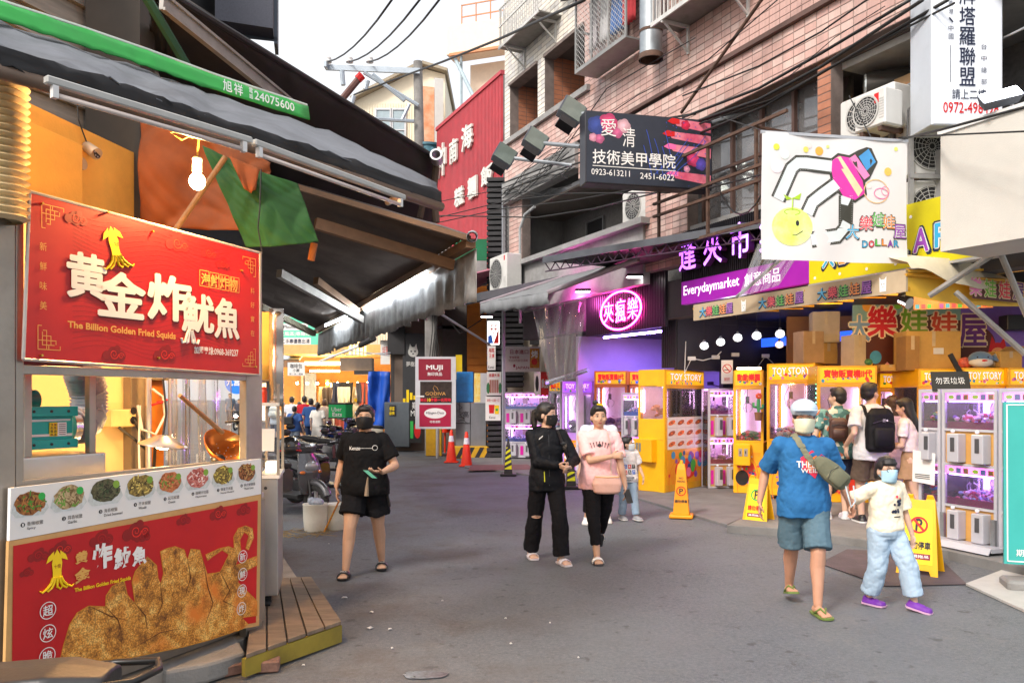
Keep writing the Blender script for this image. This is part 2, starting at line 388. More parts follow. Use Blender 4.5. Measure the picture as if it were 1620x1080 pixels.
def tiled(name,x0,z0,x1,z1,y,mats,parent,tw=.2,th=.105,single=False,side=None,thick=.22,grout=None):
 """a wall slab faced with tiles; side='x' puts the facing on a wall that runs into the building"""
 if side is None:
  base=bq(name,grout or m_grout,[(x0,y,z0,x1,y+thick,z1)],parent);T=lambda a,b:(a,y-.006,b);Nn=lambda a,b:(a,y,b)
 else:
  base=bq(name,grout or m_grout,[(x0,y,z0,x0+.12,y+x1,z1)],parent)
 mb=MB(bfm);w=(x1-x0) if side is None else x1
 cols=max(1,round(w/tw));rows=max(1,round((z1-z0)/th));tw=w/cols;th=(z1-z0)/rows;g=.0055
 proto=None
 for r in range(rows):
  for c in range(cols):
   a0=c*tw+g;a1=(c+1)*tw-g;b0=z0+r*th+g;b1=z0+(r+1)*th-g
   if single and NT[0]<300 and side is None and(x0+a0)>single[0] and b0<single[1]:
    if proto is None:
     p=MB(bfm);p2=V((x0+a0,y-.007,b0));p.m(mats[0]);p.box(-0,0,0,a1-a0,.007,b1-b0);
     ob=p.build('tile',None,base)
     proto=ob
     ob.location=bfm.to_3x3()@p2;NT[0]+=1;continue
    o2=bpy.data.objects.new('tile',proto.data);COL.objects.link(o2);o2.parent=base
    o2.location=bfm.to_3x3()@V((x0+a0,y-.007,b0));NT[0]+=1;continue
   mb.m(mats[rnd.choice([0,0,1]) if len(mats)>1 else 0])
   if side is None:
    X0,X1=x0+a0,x0+a1;o=y-.006
    mb.add([(X0,y,b0),(X1,y,b0),(X1,y,b1),(X0,y,b1),(X0+.003,o,b0+.003),(X1-.003,o,b0+.003),(X1-.003,o,b1-.003),(X0+.003,o,b1-.003)],[(4,5,6,7),(0,1,5,4),(1,2,6,5),(2,3,7,6),(3,0,4,7)])
   else:
    X=x0-.004 if side=='l' else x0+.124;mb.add([(X,y+a0,b0),(X,y+a1,b0),(X,y+a1,b1),(X,y+a0,b1)],[(0,1,2,3)])
 if mb.v:stuff(mb.build('tile_field',None,base))
 return base
XE=12.6
PK=[m_t1,m_t2];WH=[m_w1,m_w2];OG=[m_t3]
sg=(8.3,7.75)
tiled('wall',0,6.9,4.0,7.75,0,PK,pink)
tiled('wall',4.0,6.9,6.9,11.8,0,PK,pink)
tiled('wall',6.9,6.87,XE,11.2,0,PK,pink,single=sg)
tiled('wall',3.5,6.12,XE,6.80,.03,PK,pink)
tiled('wall',0,9.2,3.5,13.0,0,WH,pink)
tiled('wall',3.5,9.2,4.0,13.0,0,PK,pink)
tiled('pier',0,7.87,.30,9.2,0,WH,pink);tiled('pier',1.75,7.87,2.09,9.2,0,WH,pink);tiled('pier',3.8,7.87,4.0,9.2,0,PK,pink)
for x0,x1 in((.3,1.75),(2.09,3.8)):
 tiled('recess_wall',x1-.001,7.87,1.3,9.2,.22,OG,pink,side='l');tiled('recess_wall',x0-.12,7.87,1.3,9.2,.22,OG,pink,side='r')
 tiled('recess_wall',x0,7.87,x1-.01,9.2,1.5,OG,pink,thick=.1,grout=m_grout)
m_gconc=mat('grey_render',(.30,.30,.30),.85,0,.15,4,.2,60,dirt=.4)
bq('sill',m_gconc,[(-.02,-.09,7.75,4.02,.5,7.87)],pink)
bq('soffit',mat('dark_soffit',(.10,.095,.09),.8,dirt=.4),[(.3,.23,9.2,4.0,1.6,9.3),(0,.24,6.95,4,1.6,7.05)],pink)
bq('lintel',m_grout,[(.3,-.05,9.13,1.75,.25,9.2),(2.09,-.05,9.13,3.8,.25,9.2)],pink)
bq('floor_band',mat('lip_brown',(.12,.07,.06),.7,dirt=.5),[(6.9,-.05,6.80,XE,.1,6.87),(4.0,-.03,6.84,6.9,.05,6.9)],pink)
bq('slab_soffit',mat('soffit_brown',(.20,.17,.15),.8,dirt=.5),[(0,.26,6.1,XE,5,6.14)],pink)
bq('beam',m_gconc,[(-.02,-.06,6.35,3.5,.2,6.88)],pink)
bq('back_wall',mat('granite_render',(.22,.215,.21),.9,0,.2,20,.1,80),[(0,1.6,3.6,XE,1.75,6.1)],pink)
bq('side_wall',m_gconc,[(-.15,.3,3.8,0,6,13)],pink);bq('side_wall',m_gconc,[(XE,.0,3.0,XE+.2,9,11.2)],pink)
tiled('pier',.05,3.9,.75,6.35,.1,PK,pink);tiled('pier',5.75,3.9,6.95,6.12,.1,PK,pink);tiled('pier',9.72,3.9,9.95,6.12,.1,OG,pink)
bq('parapet',m_gconc,[(.75,.05,3.7,5.75,.2,4.75),(.6,-.1,4.75,5.9,.25,4.86),(6.95,.15,3.7,XE,.3,4.5)],pink)
bq('beam',mat('shop_beam',(.06,.055,.06),.8),[(.4,.3,3.05,XE,.6,3.7),(0,.7,3.6,XE,6,3.7)],pink)
w1=bq('window',mat('curtain_beige',(.22,.18,.13),.9,0,.3,5),[(7.0,.75,4.5,9.7,.8,6.1)],pink)
bq('frame',mat('window_brown',(.09,.05,.04),.6,dirt=.3),[(x,.35,4.5,x+.05,.42,6.1) for x in(7.0,7.7,8.35,9.0,9.66)]+[(7.0,.33,5.3,9.7,.36,5.35),(7.0,.33,4.5,9.7,.36,4.56)],w1)
mb=MB(bfm);mb.box(7.02,.45,4.52,9.68,.456,6.09);mb.build('pane',glass_mat('window_glass',(.55,.58,.58),.12,.2),w1)
mb=MB(bfm)
for i in range(9):
 for k in range(4):x=7.15+i*.29;z=4.6+k*.42;mb.poly([(x,z+.2),(x+.1,z+.4),(x+.2,z+.2),(x+.1,z)],.745)
mb.build('curtain_print',mat('curtain_print',(.30,.20,.16),.9),w1)
for x0,x1 in((1.3,2.0),(2.9,3.5)):
 w2=bq('window',m_dark,[(x0,1.56,4.9,x1,1.6,5.8)],pink);bq('frame',m_alu,[(x0-.04,1.53,4.86,x0,1.6,5.84),(x1,1.53,4.86,x1+.04,1.6,5.84),(x0,1.53,5.8,x1,1.6,5.84),(x0,1.53,4.86,x1,1.6,4.9)],w2)
bq('ceiling',mat('pale_ceiling',(.5,.5,.48),.8,dirt=.2),[(9.95,.3,6.0,XE,1.6,6.09)],pink)
mb=MB(bfm)
mb.tube([(0.95,-.05,3.4),(.95,-.05,5.6),(1.05,0.02,5.9),(1.5,.05,6.0)],.035,8);mb.build('drain_pipe',mat('grey_pipe',(.35,.37,.38),.5),pink)
bq('conduit',mat('lead_pipe',(.25,.27,.3),.5),[(-.07,-.05,0,-.01,.02,6.9)],pink)
def thing_at(name,label,cat,m3,group=None,kindobj=None):
 t=thing(name,label,cat,m3.translation,group=group);t.rotation_euler=m3.to_euler();return t
def BF(x,y,z):return bfm@Matrix.Translation((x,y,z))
cg=thing_at('window_cage','steel lattice window cage with laundry inside, next to the fat grey duct','window cage',BF(4.35,-.55,7.85))
mb=MB();mb.box(0,0,0,1.75,.5,.03);mb.build('floor_plate',mat('cage_metal',(.33,.33,.32),.5,.5,dirt=.4),cg)
mb=MB()
for x in(0,.58,1.16,1.71):
 mb.box(x,0,.03,x+.04,.03,1.5)
for z in(.03,1.46):mb.box(.04,.002,z,1.71,.028,z+.04)
mb.box(0,.03,.03,.03,.52,.06);mb.box(0,.03,.8,.03,.52,.84)
mb.build('frame',MATS['cage_metal'],cg)
mb=MB();ml=mat('lattice',(.55,.55,.53),.5,.4)
def lattice(mb,x0,z0,x1,z1,y,p=.09,w=.008):
 k=int(((x1-x0)+(z1-z0))/p)
 for i in range(1,k):
  a=i*p;s_=max(0,a-(z1-z0));e_=min(x1-x0,a)
  if e_>s_:
   mb.quad((x0+s_,y,z0+a-s_),(x0+e_,y,z0+a-e_),(x0+e_,y,z0+a-e_+w*1.6),(x0+s_,y,z0+a-s_+w*1.6))
   mb.quad((x1-s_,y-.003,z0+a-s_),(x1-e_,y-.003,z0+a-e_),(x1-e_,y-.003,z0+a-e_+w*1.6),(x1-s_,y-.003,z0+a-s_+w*1.6))
for a,b in((.04,.58),(.62,1.16),(1.2,1.71)):lattice(mb,a,.07,b,1.46,.012,.1)
mb.add([(0,0,0)],[]);mb.build('lattice_panel',ml,cg)
mb=MB();mb.slab([(-.12,-.25,1.42),(1.85,-.25,1.42),(1.85,.55,1.7),(-.12,.55,1.7)],.03);mb.build('rain_hood',mat('hood_dark',(.08,.08,.08),.6,.3,dirt=.4),cg)
def cloth_hang(name,label,cat,m3,w,h,mt,seed=0,group=None):
 mb=MB();n=14;r=random.Random(seed);rows=[]
 for k in range(9):
  z=-h*k/8;rows.append([(w*(i/n-.5)*(1-.25*math.sin(k*.5+seed)*.5),.05*math.sin(i*1.3+seed)*(.2+k/8),z+.01*r.random()) for i in range(n+1)])
 vs=sum(rows,[]);m_=n+1;mb.add(vs,[(k*m_+i,k*m_+i+1,(k+1)*m_+i+1,(k+1)*m_+i) for k in range(8) for i in range(n)])
 o=mb.build(name,mt,smooth=True);o.matrix_world=m3;md=o.modifiers.new('s','SOLIDIFY');md.thickness=.004
 return tag(o,label,cat,group)
for i,(x,c,nm,lb) in enumerate([(4.55,(.45,.42,.45),'towel','grey cloth hanging inside the window cage at its left end'),(4.95,(.6,.6,.62),'shirt','white shirt hanging inside the window cage, in the middle'),(5.35,(.08,.2,.5),'shirt','blue striped shirt hanging inside the window cage'),(5.75,(.5,.05,.06),'shirt','red shirt hanging inside the window cage at its right end')]):
 cloth_hang(nm,lb,nm,BF(x,-.25,9.25),.32,.95,mat('laundry_%d'%i,c,.9),i)
du=thing_at('duct_pipe','fat galvanized duct with a rusty open mouth beside the window cage','duct',BF(6.48,-.3,7.35))
mb=MB();mb.lathe([(.19,0),(.19,5)],24);mb.build('pipe',mat('galvanized',(.33,.37,.40),.4,.6,.15,5,dirt=.2),du,smooth=True)
mb=MB();mb.lathe([(.205,.0),(.205,.09),(.19,.1)],24);mb.lathe([(.197,.45),(.2,.47),(.197,.5)],24);mb.lathe([(.17,.0),(.17,.8),(0,.8)],24);mb.build('rim',m_rust,du,smooth=True)
def grille_box(label,x,z,w,h,dp=.55):
 g=thing_at('balcony_grille',label,'grille',BF(x,-dp,z));mg=mat('grille_white',(.6,.6,.58),.5,.2,dirt=.3)
 mb=MB();mb.box(0,0,-.03,w,dp,0);mb.build('floor_plate',mat('grille_floor',(.25,.25,.23),.6,.3,dirt=.5),g)
 mb=MB()
 for i in range(int(w/.1)):a=i*.1+.02;mb.box(a,0,.0,a+.018,.018,h)
 for i in range(int(dp/.1)):a=i*.1+.03;mb.box(0,a,0,.016,a+.016,h)
 mb.box(-.02,-.005,h-.04,w,.025,h);mb.box(-.02,-.005,h*.5,w,.025,h*.5+.03);mb.box(-.02,-.01,-.05,w,.02,0.02)
 mb.build('bars',mg,g)
 for a in(.25,w-.25):
  mb=MB();mb.box(a,.0,-.08,a+.04,dp,-.03);mb.box(a,dp-.04,-.5,a+.04,dp,-.08);mb.slab([(a,.05,-.08),(a,.1,-.08),(a,dp,-.46),(a,dp,-.5)],.03);mb.build('bracket',mg,g)
 return g
grille_box('white barred balcony grille above the tiled openings at the corner of the building',.85,9.75,2.0,.9)
grille_box('white lattice balcony grille right of the fat duct at the top',6.85,7.75,1.9,.95)
grille_box('white barred grille on the upper white tiled wall by the window cage',3.1,10.3,1.0,.6)
def ac_unit(label,m3,w=.82,h=.58,d=.32,group='air conditioners on the pink building',fan=True,side=False):
 a=thing_at('air_conditioner',label,'air conditioner',m3,group)
 mb=MB();mb.rbox(0,0,0,w,d,h,.02);mb.build('casing',mat('ac_casing',(.62,.62,.60),.5,0,.05,4,dirt=.25),a)
 mb=MB();r=h*.42;cx=w*.4
 mb.lathe([(r,0),(r,.012),(r-.015,.012)],28,Matrix.Translation((cx,-.004,h/2))@Matrix.Rotation(R(90),4,'X'))
 for k in range(6):mb.ring(cx,h/2,r*(k+1)/6.5,.006,-.014,24)
 for k in range(16):q=k*math.pi/8;mb.quad((cx+.03*math.cos(q),-.013,h/2+.03*math.sin(q)),(cx+r*math.cos(q+.2),-.013,h/2+r*math.sin(q+.2)),(cx+r*math.cos(q+.23),-.013,h/2+r*math.sin(q+.23)),(cx+.03*math.cos(q+.2),-.013,h/2+.03*math.sin(q+.2)))
 mb.build('fan_guard',mat('ac_guard',(.5,.5,.48),.5),a)
 mb=MB();mb.disc(cx,h/2,r-.01,-.002,28);mb.build('fan_well',m_dark,a)
 mb=MB();mb.box(w-.14,-.003,h-.16,w-.08,0,h-.05);mb.build('logo',m_red,a)
 mb=MB()
 for k in range(8):mb.box(w*.82,-.004,.08+k*.03,w*.97,0,.09+k*.03)
 mb.build('vent',MATS['ac_guard'],a)
 mb=MB();mb.box(.06,.02,-.05,.11,d,0);mb.box(w-.11,.02,-.05,w-.06,d,0);mb.build('bracket',m_rust,a)
 return a
x_,z_=BX(815,437,7.7)
ac_unit('white air conditioner bolted to the pink pier at the corner above the black awning',BF(.1,-.45,4.15),.95,.85,.4)
ac_unit('white air conditioner behind the black nail salon sign',BF(5.0,.1,4.86),.9,.62,.3)
ac_unit('white air conditioner on the ledge under the clothes rail',BF(10.45,-.3,4.8),.78,.5,.3)
ac_unit('small white air conditioner beside the tall tarot sign',BF(10.95,-.62,4.72),.42,.42,.3)
mf=frame(PY(1443,385,9.1),(1,.1,0))
for k,lb in enumerate(['big outdoor fan unit with round guard right of the white banner, lower one','big outdoor fan unit with round guard right of the white banner, upper one']):
 ac_unit(lb,mf@Matrix.Translation((.02,.05,.08+k*.72)),.62,.66,.32)
rk=thing('equipment_rack','slotted angle iron rack holding the two fan units','rack',mf.translation,world=True)
mb=MB(mf)
for x in(-.04,.66):
 mb.box(x,-.02,-.35,x+.05,.02,1.55);mb.box(x,.38,-.35,x+.05,.42,1.55)
for z in(.02,.74,1.5):mb.box(-.04,-.03,z,.71,.0,z+.05)
mb.build('frame',mat('rack_grey',(.36,.36,.36),.5,.4,dirt=.3),rk)
x_,z_=BX(1315,140,8.9)
wh=thing('water_heater','dark cylindrical water heater hanging under the pale ceiling','water heater',bfm@V((10.35,.9,5.6)),world=True)
mb=MB();a=bfm@V((10.15,.5,5.72));b=bfm@V((10.95,1.3,5.72));mb.cyl(a,b,.2,n=24);mb.build('tank',mat('heater_brown',(.05,.045,.04),.3,.3),wh,smooth='auto')
dd=(b-a).normalized();mb=MB();mb.cyl(a-dd*.02,a,.17,.19,n=24);mb.build('end_cap',mat('heater_cap',(.7,.74,.72),.2,.6),wh)
mb=MB(bfm);mb.box(10.55,.55,5.55,10.85,.62,5.7);mb.build('label_box',m_card,wh)
GN=['white','navy','crimson','grey','black','blue','second white','second navy','second crimson']
for i in range(9):
 x=10.15+i*.14;cs=[(.16,.17,.17),(.12,.12,.3),(.2,.05,.1),(.3,.3,.3),(.05,.05,.06),(.08,.1,.2)]
 cloth_hang('garment',['long grey shirt at the left end of the clothes rail under the heater',GN[i]+' small garment on the clothes rail under the heater'][i>0],'clothes',BF(x,.35+.05*(i%2),5.35+.02*i),.2,.55 if i==0 else.3,mat('garm_%d'%(i%6),cs[i%6],.9),i,None if i==0 else 'dark garments on the clothes rail')
mb=MB(bfm);mb.cyl((9.95,.35,5.4),(XE,.35,5.6),.015);tag(mb.build('clothes_rail',m_alu),'thin metal clothes rail across the recess under the water heater','rail')
fr=thing('sign_skeleton','rusty empty steel frame right of the nail salon sign','steel frame',bfm@V((7,-.6,4.6)),world=True)
mb=MB(bfm)
for x in(7.1,8.3,9.3):mb.box(x,-.62,4.0,x+.04,-.58,5.35)
for z in(4.0,4.55,4.75,5.32):mb.box(7.0,-.64,z,9.9,-.6,z+.04)
for x in(7.1,9.3):mb.box(x,-.6,5.3,x+.03,.1,5.33)
mb.build('frame',m_rust,fr)
mb=MB(bfm);mb.cyl((7.3,-.3,6.2),(10.2,-.45,7.6),.025);tag(mb.build('steel_bar',m_rust),'rusty slanting bar fixed across the pink tiles','steel bar')
#   RED CORRUGATED BUILDING
def SZ(u,v,t):p=PT(u,v,t);return p.dot(DV),p.z
s1,ztop1=SZ(795,116,10.2);s2,ztop2=SZ(691,208,10.2)
rb=thing('restaurant_building','red corrugated building front with white relief characters','building',ST(s1,10.2),world=True)
rfm=frame(ST(s2,10.2),-DV);W_=s2-s1-.05
mb=MB(rfm);n=int(W_/.11)
m_rcor=mat('red_corrugated',S('b8434c'),.5,0,.12,3,dirt=.15)
for i in range(n):
 x=i*W_/n;zt=ztop1+.0;mb.box(x,0,3.6,x+W_/n*.62,.05,zt);mb.box(x+W_/n*.62,.03,3.6,x+W_/n,.05,zt)
mb.build('corrugated_cladding',m_rcor,rb)
mb=MB(rfm);mb.box(0,.05,3.6,W_,6,ztop1-.02);mb.build('wall',m_conc,rb)
mb=MB(rfm);mb.box(-.05,-.04,ztop1,W_,.3,ztop1+.12);mb.build('coping',m_rcor,rb)
m_rel=mat('relief_white',(.72,.72,.68),.5)
def rfx(u,v):s_,z=SZ(u,v,10.15);return s2-s_,z
for ch,(u,v,u2,v2) in zip('海南沖飯糰糕',[(731,243,748,190),(712,262,724,215),(692,285,706,222),(762,298,781,255),(741,318,755,275),(720,330,734,292)]):
 a=rfx(u,v);b=rfx(u2,v2);mb=MB(rfm);mb.m(m_rel);mb.text(ch,a[0],min(a[1],b[1]),b[0],max(a[1],b[1]),-.09,.03,.07);mb.build('relief_character',None,rb)
far1=thing('shed_house','cream corrugated house with a low gable behind the utility pole','building',PY(640,250,34),world=True)
hf=frame(V((PY(562,0,34).x,34,0)),(1,0,0));m_cream=mat('cream_sheet',S('efe6cf'),.7,0,.06,2,dirt=.1)
def hx(u,v):p=PY(u,v,34);return p.x-hf.translation.x,p.z
mb=MB(hf);pts=[hx(562,160),hx(562,560),hx(704,560),hx(704,118),hx(668,108)];k=[(a,b) for a,b in pts];mb.poly(k,0,8);mb.build('wall',m_cream,far1)
mb=MB(hf);w_=hx(704,118)[0]
for i in range(34):x=i*w_/34;mb.box(x,-.03,2,x+.04,0,hx(562,160)[1]-.1)
mb.build('corrugation',m_cream,far1)
mb=MB(hf);a=hx(558,162);b=hx(668,106);c=hx(708,118)
mb.slab([(a[0],-.4,a[1]),(a[0],8,a[1]),(b[0],8,b[1]),(b[0],-.4,b[1])],.12);mb.slab([(b[0],-.4,b[1]),(b[0],8,b[1]),(c[0],8,c[1]),(c[0],-.4,c[1])],.12);mb.build('roof',mat('roof_tan',(.35,.3,.22),.7),far1)
for(u1,u2,v1,v2) in((596,617,175,240),(622,640,175,240)):
 a=hx(u1,v2);b=hx(u2,v1);mb=MB(hf);mb.box(a[0],-.05,a[1],b[0],-.01,b[1]);wo=mb.build('window',mat('far_window',(.35,.45,.5),.2),far1)
 mb=MB(hf);mb.box(a[0]-.08,-.09,a[1]-.08,a[0],-.02,b[1]+.08);mb.box(b[0],-.09,a[1]-.08,b[0]+.08,-.02,b[1]+.08);mb.box(a[0],-.09,b[1],b[0],-.02,b[1]+.08);mb.box(a[0],-.09,(a[1]+b[1])/2,b[0],-.05,(a[1]+b[1])/2+.05);mb.build('frame',m_alu,wo)
bb=thing('billboard','narrow orange poster billboard left of the red building','billboard',PY(685,250,33),world=True)
f2=frame(PY(666,300,33),(1,.3,0));mb=MB(f2);mb.box(0,0,-1,.56,.2,4.3);mb.build('panel',mat('poster_orange',S('e08a5a'),.6,0,.25,2,col2='f0c8a8'),bb)
mb=MB(f2);mb.box(.57,0,-1,.95,.25,4.7);mb.build('post',m_white,bb)
mb=MB(f2);
for k in range(9):mb.box(1.25,-.1,-1+k*.45,1.6,-.07,-.97+k*.45)
mb.box(1.25,-.1,-1,1.28,-.07,3.4);mb.box(1.57,-.1,-1,1.6,-.07,3.4);mb.build('ladder',m_alu,bb)
rt=thing('rooftop_board','cream rooftop sign box with steel railing above the red building','rooftop structure',PY(750,100,27),world=True)
f3=frame(PY(706,87,31),(1,-.35,0));m_peach=mat('peach_board',S('f3dcc4'),.6,0,.05)
mb=MB(f3);mb.box(0,0,0,3.2,.8,1.1);mb.box(.6,1,-3,3.2,3,-.1);mb.build('board',m_peach,rt)
mb=MB(f3)
for x in(.5,1.1,1.7,2.3):mb.box(x,.3,1.1,x+.04,.34,2.0)
for z in(1.5,1.96):mb.box(.5,.3,z,2.34,.34,z+.04)
mb.box(.2,-.2,-.15,3.2,-.1,-.05);mb.build('railing',mat('rail_orange',S('c8865a'),.6),rt)
mb=MB(f3);mb.cyl((.3,.1,-.1),(2.2,-1.2,-3.4),.07);mb.cyl((.55,.2,0),(.55,.2,-5),.05);mb.build('strut',mat('strut_blue',(.35,.45,.5),.5),rt)
#   LEFT SIDE: awnings and building
def LP(fr,u,v,y=0.0):
 """point of the plane y in the frame that the sight line u,v meets -> local x,z"""
 inv=fr.inverted();o=inv@V((0,0,H));d=inv.to_3x3()@ray(u,v);k=(y-o.y)/d.y;p=o+d*k;return p.x,p.z
def PZ(u,v,z):return PY(u,v,(z-H)/((V0-v)/F))
def grid_sheet(mb,top,bot,n=24,m=8,sag=.06,seed=0,rip=.01,curl=0.0):
 """sheet between two polylines of equal length; sags and ripples"""
 def at(pl,t):
  k=t*(len(pl)-1);i=min(int(k),len(pl)-2);return pl[i].lerp(pl[i+1],k-i)
 vs=[]
 for j in range(m+1):
  for i in range(n+1):
   a=at(top,i/n);b=at(bot,i/n);t=j/m;p=a.lerp(b,t)
   p.z-=sag*4*t*(1-t)*(.7+.5*math.sin(i*.8+seed));p.z+=rip*mn.noise((i*.7,j*.9,seed));p.y+=rip*2*mn.noise((i*.5+9,j*.5,seed))+curl*t*math.sin(i*1.9+seed)
   vs.append(p)
 mb.add(vs,[(j*(n+1)+i,j*(n+1)+i+1,(j+1)*(n+1)+i+1,(j+1)*(n+1)+i) for j in range(m) for i in range(n)]);return mb
m_aw=mat('awning_grey',(.13,.14,.16),.7,0,.25,3,.2,20,dirt=.4)
m_awk=mat('awning_black',(.016,.016,.018),.7,0,.4,2,.2,15)
m_gr=mat('awning_green',S('23913a'),.55,0,.12,2,dirt=.35)
m_rail=mat('rail_brown',(.16,.11,.08),.5,.3,.2,4,dirt=.3)
L0=PZ(-140,50,2.9);R0=PZ(695,318,2.9)
aw=thing('stall_awning','grey sloping awning with a black hem over the fried squid stall','awning',(R0.x,R0.y,0),world=True)
bot=[PZ(u,v,2.93) for u,v in[(-140,36),(0,80),(200,140),(340,190),(520,245),(697,308)]]
top=[PZ(u,v,z) for u,v,z in[(-140,0,3.8),(0,38,3.8),(200,102,3.8),(340,152,3.7),(520,208,3.6),(690,290,3.25)]]
mb=MB();grid_sheet(mb,top,bot,40,10,.03,1,.03);o=mb.build('canopy_fabric',m_aw,aw,smooth=True);o.modifiers.new('s','SOLIDIFY').thickness=.006
mb=MB();b2=[p+V((0,0,-.05)) for p in bot];grid_sheet(mb,[p+V((0,-.01,.015)) for p in bot],[p+V((0.0,.02,-.06)) for p in bot],50,3,0,3,.02);o=mb.build('hem',m_awk,aw,smooth=True);o.modifiers.new('s','SOLIDIFY').thickness=.008
mb=MB();mb.tube([p+V((.0,.03,-.07)) for p in bot],.03,10);mb.build('front_rail',m_rail,aw,smooth=True)
for t in(.12,.5,.93):
 k=t*5;i=int(k);a=bot[i].lerp(bot[i+1],k-i)+V((0,.05,-.05));b=top[i].lerp(top[i+1],k-i)+V((-.1,.1,-.25));mb=MB();mb.cyl(a,b,.022);mb.build('arm',m_rail,aw)
ga=[PZ(u,v,3.86) for u,v in[(-150,-40),(0,8),(130,50),(230,84),(340,124),(486,172)]]
gb=[a+V((.03,-.05,-.11)) for a in ga]
gc=thing('awning_valance','green valance strip with white characters and a phone number above the grey awning','valance',(ga[-1].x,ga[-1].y,0),world=True)
mb=MB();grid_sheet(mb,[a+V((0,.02,.02)) for a in ga],gb,40,4,0,2,.012);o=mb.build('cloth',m_gr,gc,smooth=True);o.modifiers.new('s','SOLIDIFY').thickness=.008
mb=MB();mb.tube([a+V((-.02,.06,.045)) for a in ga],.014,8);mb.build('edge_rope',mat('rope_white',(.5,.55,.5),.7),gc)
gf=frame(ga[4]+V((.02,-.065,-.11)),(ga[5]-ga[4]),V((-.02,.12,1)))
mb=MB(gf);mb.m(m_wprint);L_=(ga[5]-ga[4]).length
for i,(s_,a,b,c_,d_) in enumerate([('旭',.08,.17,.015,.10),('祥',.19,.28,.015,.10),('電',.345,.385,.06,.10),('話',.345,.385,.02,.055),('24075600',.40,.84,.025,.09)]):mb.text(s_,a*L_,c_,b*L_,d_,-.012,.02)
mb.build('lettering',None,gc)
fx=[((72,124),(398,222)),((402,224),(640,312))]
for i,(p,q) in enumerate(fx):
 a=PZ(p[0],p[1],2.78);b=PZ(q[0],q[1],2.78);d=(b-a).normalized();side=V((-d.y,d.x,0))
 t=thing('light_fixture',['long white batten light under the left part of the grey awning, unlit','long white batten light under the right end of the grey awning, unlit'][i],'light fixture',a,world=True)
 mf=frame(a,d);l=(b-a).length;mb=MB(mf);mb.rbox(0,-.012,-.018,l,.02,.012,.005);mb.build('batten',mat('batten_grey',(.42,.42,.40),.5,dirt=.3),t)
 mb=MB(mf);mb.cyl((.04,-.0,-.05),(l-.04,-.0,-.05),.010,n=10);mb.build('tube',mat('tube_off',(.6,.52,.48),.3),t,smooth=True)
 mb=MB(mf)
 for x in(.02,l-.05):mb.box(x,-.012,-.062,x+.02,.012,-.018)
 mb.build('socket',m_white,t)
pb=PY(312,287,4.6);t=thing('light_bulb','lit bare bulb in a white holder hanging in front of the orange tarpaulin','light bulb',pb,world=True)
mb=MB(Matrix.Translation(pb));mb.ell((0,0,0),(.045,.045,.05),20,14);mb.build('bulb',glow('bulb_glow',(1,.72,.38),22),t,smooth=True)
mb=MB(Matrix.Translation(pb));mb.lathe([(.022,.045),(.028,.06),(.026,.12),(.03,.125),(.022,.14),(0,.14)],16);mb.build('holder',m_white,t,smooth=True)
mb=MB();mb.tube([pb+V((0,0,.14)),pb+V((.01,0,.24)),pb+V((-.03,.0,.33)),pb+V((0,0,.45))],.006,6)
r_=random.Random(4);q=pb+V((-.05,0,.3));mb.tube([q+V((r_.uniform(-.12,.12),r_.uniform(-.04,.04),r_.uniform(-.06,.1))) for _ in range(22)],.004,5);mb.build('wire',mat('yellow_wire',(.6,.42,.08),.6),t)
pl=bpy.data.lights.new('bulb_lamp','POINT');pl.energy=95;pl.color=(1,.54,.2);pl.shadow_soft_size=.05;lo=bpy.data.objects.new('bulb_lamp',pl);COL.objects.link(lo);lo.location=pb+V((.0,-.08,-.03));lo.parent=None
eb=[PY(u,v,Y) for u,v,Y in[(245,-40,6.4),(285,0,6.7),(490,126,8.6),(690,250,11.1)]]
db=[PY(u,v,Y) for u,v,Y in[(238,40,7.4),(262,150,8.6),(440,330,10.2),(688,372,12.2)]]
tb=thing('tarpaulin_awning','big black tarpaulin awning above the green strip, edge against the white sky','awning',(eb[-1].x,eb[-1].y,0),world=True)
mb=MB();grid_sheet(mb,eb,db,40,12,.0,5,.05);o=mb.build('canopy_fabric',mat('tarp_black',(.018,.015,.014),.75,0,.5,1.2,.3,8),tb,smooth=True);o.modifiers.new('s','SOLIDIFY').thickness=.01
mb=MB();mb.tube(eb,.03,8);mb.build('edge_rail',m_dark,tb)
mb=MB();mb.lathe([(.07,0),(.085,.02),(.085,.2),(.06,.2),(.05,0.01)],16,Matrix.Translation(PY(692,255,11))@Matrix.Rotation(R(80),4,'X'));mb.build('pipe_end',m_alu,tb)
mb=MB();mb.tube([PY(690,262,11.1),PY(686,300,11.2),PY(690,352,11.2)],.05,8);mb.tube([PY(664,345,11.4),PY(676,290,11.4)],.05,6);mb.build('edge_post',mat('post_brown',(.10,.065,.045),.7),tb)
mb=MB();a=PY(252,4,6.3);b=PY(455,168,8.1);f_=frame(a,b-a);l=(b-a).length;mb=MB(f_);mb.box(0,-.04,-.06,l,.0,.06);mb.box(0,-.06,-.07,l,-.04,-.045);mb.box(0,-.06,.045,l,-.04,.07)
tag(mb.build('steel_beam',mat('old_steel',(.28,.27,.26),.5,.5,dirt=.3)),'grey steel beam slanting across the black tarpaulin at the top left','beam')
mb=MB();a=PY(228,-10,6.1);b=PY(298,108,7.0);mb.cyl(a,b,.04,n=6);tag(mb.build('steel_beam',mat('green_steel',(.02,.10,.06),.6)),'thin dark green steel strut beside the grey beam at the top left','beam')
K=PZ(745,372,3.6);Kf=PZ(500,519,3.6);Kn=PY(338,250,8.7);KnF=PY(380,462,19.9)
cc=thing('corrugated_canopy','dark corrugated canopy with lit tubes along its street edge','canopy',(K.x,K.y,0),world=True)
mb=MB();n=170;rows=[]
